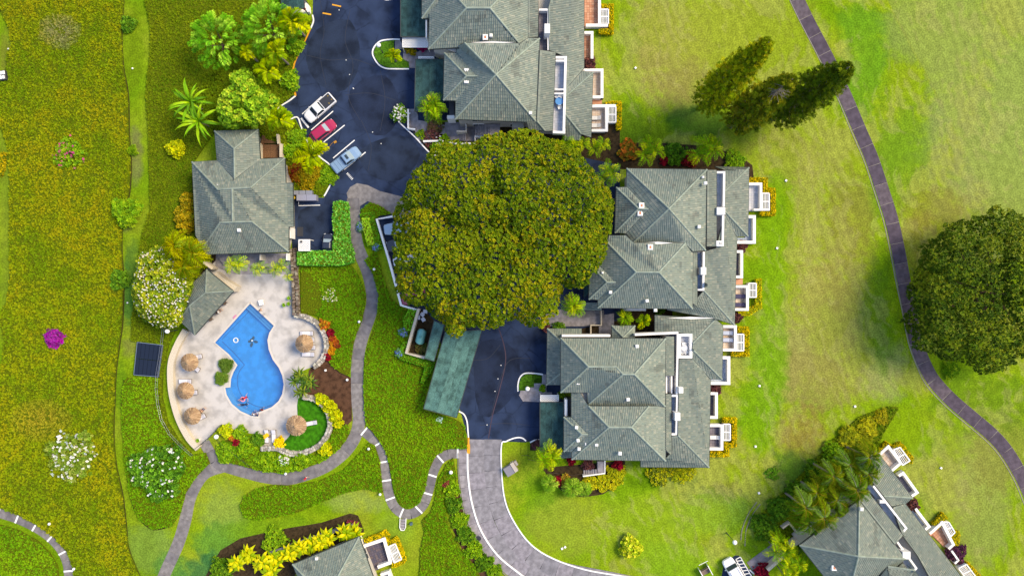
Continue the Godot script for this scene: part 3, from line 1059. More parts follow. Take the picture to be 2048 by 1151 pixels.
	for id in edges:
		var e: Array = edges[id]
		var a: Vector3 = e[0][0]
		var b: Vector3 = e[0][1]
		if e.size() == 1:
			var d := (b - a).normalized()
			var out := (a + b) * 0.5 - (e[0][2] as Vector3)
			out.y = 0
			var s := d.cross(Vector3.UP).normalized()
			if s.dot(out) < 0:
				s = -s
			var dn := Vector3(0, -0.26, 0)
			var up := Vector3(0, 0.03, 0)
			var t := s * 0.07
			fascia.quad(a + up, b + up, b + up + t, a + up + t, Vector3.UP)
			fascia.quad(a + up + t, b + up + t, b + dn + t, a + dn + t, s)
			fascia.quad(a + dn, b + dn, b + dn + t, a + dn + t, Vector3.DOWN)
		elif caps:
			# ridge or hip when the neighbour falls away from this face
			var n0 := (b - a).cross((e[0][2] as Vector3) - a).normalized()
			if n0.y < 0:
				n0 = -n0
			var away := ((e[1][2] as Vector3) - a).dot(n0)
			if away < -0.02:
				var n := maxi(1, int(a.distance_to(b) / 0.42))
				for k in n:
					var p0 := a.lerp(b, float(k) / n) + Vector3(0, 0.035, 0)
					var p1 := a.lerp(b, (k + 1.06) / n) + Vector3(0, 0.02, 0)
					hips.col = Color(0.245, 0.295, 0.245) * tone * rng.randf_range(0.85, 1.12)
					hips.tube([p0, p1], [0.17, 0.15], 6, true)
	var rp := wpart(root, called, slab, M.roof_under)
	for q in [["tiles", tiles, M.tile, true], ["ridge_tiles", hips, M.tile, true], ["fascia", fascia, M.fascia, false]]:
		if q[1].v.size():
			var o := part(rp, q[0], q[1].mesh(), q[2])
			if q[3]:
				o.set_meta("kind", "stuff")

func walls(root: Node3D, t: String, top: float, m: Material = null, bottom := 0.0) -> void:
	var b := MB.new()
	var p := pts(t, top)
	b.prism(p, bottom, top, false)
	wpart(root, "wall", b, m if m else M.stucco)
	# windows where the wall is long enough
	for k in p.size():
		var a := p[k]
		var e := p[(k + 1) % p.size()] - a
		var l := e.length()
		if l < 5.0:
			continue
		var n := int(l / 4.5)
		var area := 0.0
		for j in p.size():
			area += p[j].cross(p[(j + 1) % p.size()])
		var out := Vector2(e.y, -e.x).normalized() * signf(area)
		for j in n:
			var c := a + e * (j + 0.5) / n
			for lv in ([1.5, 4.6] if top - bottom > 5.5 else [bottom + 1.5]):
				if lv + 0.9 > top:
					continue
				var yaw := -atan2(e.y, e.x)
				var f := MB.new()
				f.box(Vector3(c.x, lv, c.y) + Vector3(out.x, 0, out.y) * 0.03, Vector3(1.8, 1.3, 0.1), yaw)
				var w := wpart(root, "window", f, M.white)
				var g := MB.new()
				for s in [-1, 1]:
					var q: Vector2 = c + e.normalized() * 0.43 * s + out * 0.085
					g.box(Vector3(q.x, lv, q.y), Vector3(0.78, 1.14, 0.03), yaw)
				part(w, "pane", g.mesh(), M.glass_dark)

func wall_strip(root: Node3D, t: String, h: float, w: float, m: Material = null, base := 0.0, called := "patio_wall") -> void:
	var b := MB.new()
	b.strip(pts(t, h), w, base, h)
	wpart(root, called, b, m if m else M.white)

# a walled ground-floor terrace: corners in order, walls on the edges marked 1, tiled floor
func patio(root: Node3D, t: String, edges: String, floor: String, h := 1.0, wide := 0.42, base := 0.12) -> void:
	var p := pts(t, h)
	var n := p.size()
	var fl := MB.new()
	var fp := pts(t, h)
	for k in n:
		fl.col = Color.WHITE
	var lift := base
	fl.prism(fp, -0.05 if base < 1.0 else base - 0.2, lift)
	var looks := {"terracotta": [ap(150, 104, 78), [ap(222, 160, 124), ap(212, 146, 110), ap(232, 176, 142)]], "cream": [ap(200, 180, 160), [ap(240, 214, 188), ap(232, 204, 176), ap(246, 224, 202)]], "pale": [ap(200, 204, 214), [ap(226, 228, 236), ap(216, 220, 230), ap(234, 234, 240)]], "blue": [ap(150, 166, 190), [ap(188, 204, 228), ap(178, 194, 220), ap(196, 210, 232)]], "grey": [ap(110, 104, 112), [ap(136, 128, 138), ap(124, 118, 130), ap(146, 138, 146)]], "dark": [ap(84, 80, 96), [ap(104, 98, 116), ap(92, 90, 112), ap(116, 104, 112)]]}
	var look: Array = looks[floor]
	var fm := wpart(root, "patio_floor", fl, mat(look[0], 0.9))
	var tl := MB.new()
	var u := (p[1] - p[0]).normalized()
	var v := Vector2(-u.y, u.x)
	var lo := Vector2.INF
	var hi := -Vector2.INF
	for q in fp:
		var e := Vector2((q - p[0]).dot(u), (q - p[0]).dot(v))
		lo = lo.min(e)
		hi = hi.max(e)
	var s := 0.40
	for i in int((hi.x - lo.x) / s):
		for j in int((hi.y - lo.y) / s):
			var c := p[0] + u * (lo.x + (i + 0.5) * s) + v * (lo.y + (j + 0.5) * s)
			if Geometry2D.is_point_in_polygon(c, fp):
				tl.col = jit(pick(look[1]), 0.06, 0.03)
				tl.box(Vector3(c.x, lift + 0.006, c.y), Vector3(s - 0.035, 0.016, s - 0.035), -atan2(u.y, u.x))
	var tp := part(fm, "floor_tiles", tl.mesh(), M.vc)
	tp.set_meta("kind", "stuff")
	for k in n:
		if k < edges.length() and edges[k] == "1":
			var d := (p[(k + 1) % n] - p[k]).normalized() * wide * 0.5
			var cc := Vector2.ZERO
			for q in p:
				cc += q / n
			var nn := Vector2(-d.y, d.x).normalized()
			if nn.dot(cc - p[k]) < 0:
				nn = -nn
			var b := MB.new()
			var off := nn * wide * 0.5
			b.strip(PackedVector2Array([p[k] + off - (d if k > 0 and edges[k - 1] == "1" else Vector2.ZERO) * 0.0, p[(k + 1) % n] + off]), wide, base, h + 0.002 * k)
			wpart(root, "patio_wall", b, M.white)

# slatted white plant enclosure beside a terrace
func trellis(root: Node3D, t: String, h := 1.0) -> void:
	var p := pts(t, h)
	var b := MB.new()
	for k in 4:
		b.strip(PackedVector2Array([p[k], p[(k + 1) % 4]]), 0.16, 0.0, h)
	b.strip(PackedVector2Array([p[0].lerp(p[3], 0.5), p[1].lerp(p[2], 0.5)]), 0.14, 0.0, h - 0.01)
	var f := wpart(root, "trellis_frame", b, M.white)
	var sl := MB.new()
	var l := p[0].distance_to(p[1])
	var n := int(l / 0.2)
	for k in n:
		var a := (k + 0.5) / n
		sl.strip(PackedVector2Array([p[0].lerp(p[1], a), p[3].lerp(p[2], a)]), 0.085, h - 0.16, h - 0.08)
	var o := part(f, "slats", sl.mesh(), M.white)
	o.set_meta("kind", "stuff")

func block(root: Node3D, called: String, x0: float, y0: float, x1: float, y1: float, h: float, base: float, m: Material) -> void:
	var b := MB.new()
	var a := P2(x0, y0, h)
	var c := P2(x1, y1, h)
	b.box(Vector3((a.x + c.x) / 2, (h + base) / 2, (a.y + c.y) / 2), Vector3(absf(c.x - a.x), h - base, absf(c.y - a.y)), 0.0, minf(0.04, (h - base) * 0.3))
	wpart(root, called, b, m)

func vent(root: Node3D, list: String, h: float, size := 0.46) -> void:
	for q in nums(list):
		var b := MB.new()
		var p := P(q[0], q[1], h)
		b.box(p, Vector3(size, 0.5, size), rng.randf_range(-0.1, 0.1), 0.05)
		wpart(root, "roof_vent", b, M.white)

func skylight(root: Node3D, x: float, y: float, h: float) -> void:
	var b := MB.new()
	var p := P(x, y, h)
	b.box(p, Vector3(0.78, 0.5, 0.84), 0.0, 0.05)
	var o := wpart(root, "roof_hatch", b, M.white)
	var c := MB.new()
	c.box(p + Vector3(0, 0.26, 0), Vector3(0.3, 0.06, 0.4), 0.0, 0.02)
	part(o, "rusty_cap", c.mesh(), mat(ap(226, 150, 110), 0.8))

func flash(root: Node3D, x0: float, x1: float, y: float, h: float, thick := 5.0) -> void:  # white flashing board where one roof runs into the next
	var b := MB.new()
	var top := [P(x0, y, h), P((x0 + x1) / 2, y - thick / 2, h + 0.12), P(x1, y, h), P((x0 + x1) / 2, y + thick / 2, h + 0.12)]
	b.quad(top[0], top[1], top[2], top[3], Vector3.UP)
	for k in 4:
		b.quad(top[k], top[(k + 1) % 4], top[(k + 1) % 4] - Vector3(0, 0.3, 0), top[k] - Vector3(0, 0.3, 0), (top[k] + top[(k + 1) % 4]) / 2 - (top[0] + top[2]) / 2)
	wpart(root, "flashing", b, M.white)

func building(called: String, x: float, y: float, label: String, cat := "building") -> Node3D:
	return thing(called, label, cat, P(x, y))

func north_condo() -> void:
	var r := building("condominium", 1010, 100, "green tiled condominium block with terracotta terraces beside the upper parking court")
	walls(r, "864 -60|1052 -60|1052 82|1070 90|1070 236|916 236|916 106|864 90", 5.7)
	walls(r, "1052 -60|1162 -60|1162 132|1178 150|1178 262|1076 258|1070 90", 3.0)
	roof(r, "upper_roof", [
		"857 98 6|1038 87 7.2|1038 86 7.2|980 16 9|933 16 9",
		"859 -66 6|859 38 6|857 98 6|933 16 9",
		"1057 74 6|1057 -66 6|980 16 9|1038 87 7.2",
		"1057 -66 6|859 -66 6|933 16 9|980 16 9"])
	roof(r, "entry_roof", ["844 36 5.6|844 -60 5.6|880 -14 7.2", "859 36 5.6|844 36 5.6|880 -14 7.2|892 -14 7.2"])
	roof(r, "lower_unit_roof", [
		"911 238 6|1073 244 6|992 149 9.2",
		"913 92 6|911 238 6|992 149 9.2|930 86 8.2",
		"1073 244 6|1079 77 6|992 149 9.2",
		"1055 76 7|1079 77 6|992 149 9.2|930 86 8.2|1040 87 7.8"])
	roof(r, "gable_roof", ["889 106 5.7|887 200 5.7|933 152 7.6", "887 200 5.7|913 201 6|956 152 7.62|933 152 7.6", "913 106 6|889 106 5.7|933 152 7.6|956 152 7.62"])
	roof(r, "skirt_roof", ["1076 74 5.6|1076 -66 5.6|1057 -66 6|1057 74 6"], 0.8)
	roof(r, "skirt_roof", ["1105 261 5.2|1111 105 5.2|1080 100 6|1074 242 6|1090 261 5.6", "1058 259 5.3|1090 261 5.6|1074 242 6|1054 244 6"], 0.8)
	roof(r, "garden_roof", [
		"1168 136 3|1168 -66 3|1118 -66 4.4|1097 17 4.6|1099 100 4.6|1110 104 4.5|1134 114 4.3|1132 177 4.3",
		"1186 145 3|1162 142 3.1|1132 177 4.3|1131 193 4.4",
		"1182 274 3|1186 145 3|1131 193 4.4|1130 227 4.4|1162 267 3.4",
		"1129 280 3|1162 280 3|1162 267 3.3|1130 227 4.4"], 0.88)
	# upper lanais behind white parapets
	patio(r, "1078 17|1099 17|1099 100|1080 100", "1100", "grey", 5.0, 0.3, 3.9)
	patio(r, "1110 112|1134 112|1130 267|1106 266", "1110", "pale", 5.0, 0.36, 3.9)
	block(r, "parapet", 1111, 119, 1130, 123, 5.0, 4.0, M.white)
	block(r, "parapet", 1108, 177, 1128, 179.5, 5.0, 4.0, M.white)
	block(r, "parapet", 1107, 185, 1128, 188, 5.0, 4.0, M.white)
	block(r, "chimney", 1089, 47, 1100, 66, 6.6, 3.5, M.white)
	patio(r, "1165 -20|1202 -20|1202 53|1168 53", "0100", "terracotta")
	wall_strip(r, "1172 50|1216 50", 1.0, 0.46)
	trellis(r, "1201 18|1217 18|1217 47|1201 47")
	patio(r, "1165 62|1187 62|1187 117|1164 117", "1100", "terracotta")
	patio(r, "1164 137|1207 137|1207 196|1182 196", "1110", "cream")
	patio(r, "1182 209|1216 209|1216 263|1182 263", "1110", "cream")
	wall_strip(r, "1189 211|1232 211", 1.02, 0.4)
	trellis(r, "1216 213|1232 213|1232 244|1216 244")
	block(r, "doorstep", 1184, 197, 1204, 208, 0.12, 0.0, M.terracotta[0])
	skylight(r, 970.5, 75, 7.8)
	vent(r, "982 71 0|908 8 0|963 130 0|959 172 0|1061 226 0", 8.0)
	vent(r, "933 142 0|933 162 0", 7.5, 0.7)
	flash(r, 941, 1029, 84.5, 8.3)
	# entry side: slit windows, stair and landing
	block(r, "parapet", 851, 39, 854, 75, 5.2, 3.0, M.white)
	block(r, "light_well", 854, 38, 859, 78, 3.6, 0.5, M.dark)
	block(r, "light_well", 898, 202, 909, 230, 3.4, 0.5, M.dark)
	block(r, "parapet", 894, 230, 909, 237, 3.4, 0.5, M.white)
	var walk := [["816 218|836 218|836 240|890 250|890 268|880 268|880 282|832 280|830 258|816 256", 0], ["890 244|960 244|960 282|890 282", 1]]
	for w in walk:
		var b := MB.new()
		b.prism(pts(w[0]), 0.0, 0.1 + 0.02 * w[1])
		wpart(r, "landing", b, M.walk[w[1]])
	wall_strip(r, "816 218|816 256|830 258", 0.9, 0.24)
	wall_strip(r, "846 282|880 281|912 286|950 286|950 272|976 272", 0.9, 0.26)
	wall_strip(r, "913 262|932 262|932 242|950 242", 2.2, 0.26, M.stucco)
	stairs(r, Vector2(915, 265), Vector2(932, 280), 6, 0.0, 1.0, true)
	stairs(r, Vector2(950, 248), Vector2(982, 270), 10, 1.0, 2.8, true)
	block(r, "landing", 982, 247, 1000, 272, 2.8, 2.6, M.walk[1])
	block(r, "parapet", 1024, 244, 1048, 254, 3.4, 0.5, M.stucco)

func stairs(root: Node3D, a: Vector2, b: Vector2, n: int, y0: float, y1: float, along_x: bool, m: Material = null) -> void:
	for k in n:
		var f0 := float(k) / n
		var f1 := float(k + 1) / n
		var h := lerpf(y0, y1, f1)
		var s := MB.new()
		var p := P2(lerpf(a.x, b.x, f0) if along_x else a.x, a.y if along_x else lerpf(a.y, b.y, f0), h)
		var q := P2(lerpf(a.x, b.x, f1) if along_x else b.x, b.y if along_x else lerpf(a.y, b.y, f1), h)
		s.box(Vector3((p.x + q.x) / 2, h - 0.1, (p.y + q.y) / 2), Vector3(absf(q.x - p.x) - 0.015, 0.2, absf(q.y - p.y) - 0.015), 0.0, 0.03)
		wpart(root, "step", s, m if m else M.walk[k % 2])

func east_condo() -> void:
	var r := building("condominium", 1370, 490, "green tiled condominium block on the golf lawn with the widest white terraces")
	walls(r, "1262 344|1408 344|1408 494|1380 508|1380 610|1204 610|1204 500|1262 480", 5.7)
	walls(r, "1410 340|1490 342|1490 466|1466 476|1466 640|1346 612|1380 500", 3.0)
	roof(r, "upper_roof", [
		"1254 337 6|1414 339 6|1338 417 9",
		"1266 485 6|1252 465 6|1254 337 6|1338 417 9",
		"1411 500 6|1386 502 6.4|1370 486 7|1266 485 6|1338 417 9",
		"1414 339 6|1411 500 6|1338 417 9"])
	roof(r, "gable_roof", ["1233 375 5.7|1230 465 5.7|1277 417 7.5", "1230 465 5.7|1252 466 6|1297 418 7.55|1277 417 7.5", "1254 374 6|1233 375 5.7|1277 417 7.5|1297 418 7.55"])
	roof(r, "lower_unit_roof", [
		"1196 615 6|1385 617 6|1318 544 9|1272.5 544 9",
		"1197 493 6|1196 615 6|1272.5 544 9|1214 484 6.6",
		"1385 617 6|1386 503 6|1371 486 7|1318 544 9",
		"1218 471 7|1252 471 7|1268 486 7.6|1371 486 7|1318 544 9|1272.5 544 9|1214 484 6.6"])
	roof(r, "gable_roof", ["1180 528 5.6|1178 598 5.6|1214 564 7.2", "1178 598 5.6|1196 599 6|1234 564 7.25|1214 564 7.2", "1196 529 6|1180 528 5.6|1214 564 7.2|1234 564 7.25"])
	roof(r, "porch_roof", ["1163 605 3|1163 620 2.9|1203 620 2.9|1203 605 3"])
	roof(r, "skirt_roof", ["1433 492 5.4|1433 340 5.4|1415 340 6|1414 492 6"], 0.8)
	roof(r, "skirt_roof", ["1394.5 612 5.4|1394.5 503 5.4|1387 503 5.8|1386 606 5.8"], 0.8)
	roof(r, "garden_roof", [
		"1431 333 3.2|1498 335 3|1450 382 4.4|1450 340 4.4",
		"1498 335 3|1496 472 3|1450 422 4.4|1450 382 4.4",
		"1496 472 3|1474 473 3.1|1450 430 4.3|1450 422 4.4",
		"1474 473 3|1469 649 3|1408 581 4.5|1410 503 4.5|1433 496 4.4|1450 430 4.4",
		"1469 649 3|1432 637 3.7|1335 619 3.6|1335 610 3.8|1386 606 4.4|1408 581 4.5"], 0.88)
	patio(r, "1433 342|1451 342|1450 413|1434 413", "1100", "pale", 5.0, 0.32, 3.9)
	block(r, "chimney", 1434, 414, 1451, 429, 6.0, 3.5, M.white)
	patio(r, "1434 430|1449 430|1448 481|1434 481", "0100", "cream", 5.0, 0.32, 3.9)
	block(r, "chimney", 1433, 481, 1448, 492, 5.6, 3.5, M.white)
	block(r, "chimney_flue", 1439, 484, 1445, 488, 5.7, 5.55, M.metal)
	patio(r, "1394.5 503|1410 503|1409 581|1394.5 581", "0110", "blue", 5.0, 0.3, 3.9)
	block(r, "chimney", 1402, 534, 1413, 549, 6.2, 3.5, M.white)
	patio(r, "1497 365|1525 365|1525 421|1497 421", "1100", "pale", 1.0, 0.4)
	trellis(r, "1525 386|1539 386|1539 419|1525 419")
	wall_strip(r, "1508 419|1540 419", 1.01, 0.3)
	patio(r, "1496 430|1512 430|1512 487|1474 487|1474 474|1496 474", "1110", "blue", 1.0, 0.46)
	patio(r, "1471 500|1486.6 500|1486.6 556|1471 556", "1110", "dark", 1.0, 0.42)
	patio(r, "1471 570|1498 570|1498 621|1470 621", "1110", "cream", 1.0, 0.4)
	trellis(r, "1498 566|1513 566|1513 594|1498 594")
	block(r, "doorstep", 1471, 557, 1486, 569, 0.12, 0.0, M.terracotta[2])
	skylight(r, 1283, 411, 7.9)
	skylight(r, 1280, 426, 7.6)
	skylight(r, 1300.5, 494, 8.2)
	vent(r, "1304 398 0|1303 436 0|1411 366 0|1398 453 0|1311 620 0|1315.5 496.5 0|1294 601 0|1221 584 0", 7.4, 0.46)
	vent(r, "1205 545 0|1243 552 0|1406 354 0", 7.0, 0.3)
	flash(r, 1285, 1346, 485.5, 7.75)
	flash(r, 1334, 1432, 635.5, 3.95)
	# the old white sealant trail on the south slope
	for q in ["1351 437|1349 450|1344 462", "1344 462|1340 474|1338 482"]:
		var b := MB.new()
		var p := pts(q, 8.0)
		for k in p.size() - 1:
			for j in 4:
				var c := p[k].lerp(p[k + 1], j / 4.0) + Vector2(rng.randf_range(-0.12, 0.12), 0)
				b.box(Vector3(c.x, 8.86 - (c.y - P2(0, 417, 8).y) * 0.585 + 0.03, c.y), Vector3(0.2, 0.1, 0.34), rng.randf() * 3, 0.02)
		wpart(r, "sealant_patch", b, M.kerb, true)
	for q in [["1160 622|1208 620|1208 652|1160 652", 0], ["1140 640|1228 626|1228 668|1198 668|1198 650|1140 652", 1], ["1082 628|1120 618|1160 630|1160 652|1092 652|1078 648", 2]]:
		var b := MB.new()
		b.prism(pts(q[0]), 0.0, 0.1 + q[1] * 0.01)
		wpart(r, "courtyard_paving", b, M.walk[0] if q[1] != 0 else M.path[2])
	wall_strip(r, "1203 621|1203 650|1182 650|1182 668", 1.1, 0.2, M.cream)
	wall_strip(r, "1250 619|1292 619", 2.4, 0.36)

func south_condo() -> void:
	var r := building("condominium", 1260, 810, "green tiled condominium block above the bend of the concrete drive with two paired hip roofs")
	walls(r, "1130 684|1325 684|1325 914|1152 914|1152 790|1130 778", 5.7)
	walls(r, "1330 640|1438 652|1438 750|1414 762|1412 926|1290 926|1325 900", 3.0)
	roof(r, "upper_roof", [
		"1122 676 6.2|1331 677 6.2|1269 748 9.2|1246 748 9.2|1232 733 8.7|1177 733 8.7",
		"1122 784 6.2|1122 676 6.2|1177 733 8.7",
		"1175 784 6.4|1122 784 6.2|1177 733 8.7|1232 733 8.7|1246 748 9.2|1176 809 6.3",
		"1330 812 6.2|1176 809 6.3|1246 748 9.2|1269 748 9.2",
		"1331 677 6.2|1330 812 6.2|1269 748 9.2"])
	roof(r, "lower_unit_roof", [
		"1178 812 6.8|1298 812 6.8|1263 854 8.4|1218 854 8.4",
		"1143 785 5.6|1143 832 5.6|1144 918 5.6|1218 854 8.4|1178 812 6.8|1174 808 6.6|1160 785 6.2",
		"1144 918 5.6|1331 921 5.6|1263 854 8.4|1218 854 8.4",
		"1331 921 5.6|1331 812 5.6|1298 812 6.8|1263 854 8.4"])
	roof(r, "gable_roof", ["1128 834 5.2|1128 902 5.2|1164 868 6.7", "1128 902 5.2|1143 903 5.6|1176 868 6.75|1164 868 6.7", "1143 834 5.6|1128 834 5.2|1164 868 6.7|1176 868 6.75"])
	roof(r, "skirt_roof", ["1348 750 5.4|1348 673 5.4|1332 673 5.9|1332 750 5.9"], 0.8)
	roof(r, "skirt_roof", ["1342.5 909 5.2|1342.5 788 5.2|1332 788 5.6|1332 899 5.6"], 0.8)
	roof(r, "porch_roof", ["1224 651 3.6|1270 651 3.6|1246.5 674 4.4", "1224 676 3.6|1224 651 3.6|1246.5 674 4.4", "1270 651 3.6|1270 676 3.6|1246.5 674 4.4"])
	roof(r, "entry_roof", ["1095 657 3.2|1163 657 3.2|1163 676 3.9|1122 682 4.2", "1093 769 3.2|1095 657 3.2|1122 682 4.2|1122 746 4.2", "1122 769 3.2|1093 769 3.2|1122 746 4.2"], 0.9)
	roof(r, "entry_roof", ["1120 904 3.2|1143 902 3.4|1143 914 3.2|1120 916 3.0"], 0.8)
	roof(r, "garden_roof", [
		"1310 664 3.4|1310 630 3.4|1431 638 3.7|1386 686 4.6|1384 668 4.4|1357 664 4.2",
		"1446 651 3|1444 758 3|1385 698 4.6|1386 686 4.6|1431 638 3.7",
		"1444 758 3|1421 757 3.1|1385 717 4.3|1385 698 4.6",
		"1421 757 3|1418 934 3|1356 870 4.6|1359 718 4.6|1385 717 4.4",
		"1418 934 3|1282 933 3|1282 920 3.3|1331 916 3.9|1342 905 4.2|1344 872 4.6|1356 870 4.6"], 0.88)
	# long upper lanai and its white parapets
	patio(r, "1348 668|1358 668|1356 788|1348 788", "0100", "grey", 5.0, 0.3, 3.9)
	patio(r, "1343 789|1357 789|1355 870|1343 870", "1110", "blue", 5.0, 0.3, 3.9)
	patio(r, "1332 751|1345 751|1345 786|1332 786", "0101", "pale", 5.0, 0.2, 3.9)
	patio(r, "1357 667|1385 667|1385 716|1357 716", "1111", "pale", 5.0, 0.4, 3.9)
	block(r, "chimney", 1358, 774, 1367, 786, 6.2, 3.5, M.white)
	block(r, "chimney", 1350, 825, 1361, 841, 6.2, 3.5, M.white)
	wall_strip(r, "1124 671|1221 671", 5.3, 0.34, null, 3.0)
	wall_strip(r, "1270 669|1357 665", 5.3, 0.34, null, 3.0)
	patio(r, "1445 650|1474 650|1474 702|1445 702", "1110", "cream", 1.0, 0.42)
	trellis(r, "1474 668|1488 668|1488 701|1474 701")
	patio(r, "1443 712|1461 712|1461 769|1421 769|1421 759|1443 759", "1110", "blue", 1.0, 0.46)
	patio(r, "1421 784|1436 784|1436 837|1420 837", "1110", "dark", 1.0, 0.42)
	patio(r, "1419 848|1447 848|1447 900|1418 900", "1110", "grey", 1.0, 0.42)
	trellis(r, "1447 848|1461 848|1461 880|1447 880")
	vent(r, "1274 692 0|1156 765 0|1256 798 0|1193 888 0|1192 859 0|1240 906 0", 7.2, 0.5)
	vent(r, "1153 854 0|1156 880 0|1173 887 0|1158 897 0|1163 868 0", 6.8, 0.46)
	block(r, "entry_parapet", 1130, 798, 1135, 832, 4.6, 3.0, M.white)
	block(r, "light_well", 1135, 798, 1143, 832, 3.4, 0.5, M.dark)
	# entry terraces
	for q in [["1048 762|1064 762|1064 748|1093 748|1093 784|1104 784|1104 804|1046 802|1038 790", 0], ["1042 880|1056 880|1056 918|1088 924|1100 944|1140 950|1168 946|1210 946|1210 918|1140 918|1060 914|1058 910|1042 910", 1]]:
		var b := MB.new()
		b.prism(pts(q[0]), 0.0, 0.1 + 0.01 * q[1])
		wpart(r, "entry_paving", b, M.walk[q[1]])
	var lt := MB.new()
	lattice(lt, 1081, 790, 1117, 802, 2.4)
	wpart(r, "lattice", lt, M.white, true)
	wall_strip(r, "1166 952|1210 946|1210 921", 1.0, 0.2)
	stairs(r, Vector2(1167, 938), Vector2(1194, 948), 6, 0.1, 0.9, true)
	block(r, "landing", 1195, 922, 1208, 945, 0.9, 0.0, M.walk[0])

func lattice(b: MB, x0: float, y0: float, x1: float, y1: float, h: float) -> void:
	var a := P2(x0, y0, h)
	var c := P2(x1, y1, h)
	var n := int((c.x - a.x) / 0.26)
	var w := c.y - a.y
	for k in range(-int(w / 0.26), n):
		for s in [0, 1]:
			var p0 := Vector2(a.x + k * 0.26, a.y if s == 0 else c.y)
			var p1 := Vector2(a.x + k * 0.26 + w, c.y if s == 0 else a.y)
			var lo := clampf((a.x - p0.x) / (p1.x - p0.x), 0, 1)
			var hi := clampf((c.x - p0.x) / (p1.x - p0.x), 0, 1)
			if hi - lo > 0.02:
				b.strip(PackedVector2Array([p0.lerp(p1, lo), p0.lerp(p1, hi)]), 0.085, h - 0.03 - 0.02 * s, h - 0.02 * s)
	for q in [[a, Vector2(c.x, a.y)], [c, Vector2(a.x, c.y)], [a, Vector2(a.x, c.y)], [c, Vector2(c.x, a.y)]]:
		b.strip(PackedVector2Array([q[0], q[1]]), 0.1, h - 0.1, h + 0.01)
	for q in [a, c, Vector2(a.x, c.y), Vector2(c.x, a.y)]:
		b.box(Vector3(q.x, h / 2, q.y), Vector3(0.1, h - 0.2, 0.1))

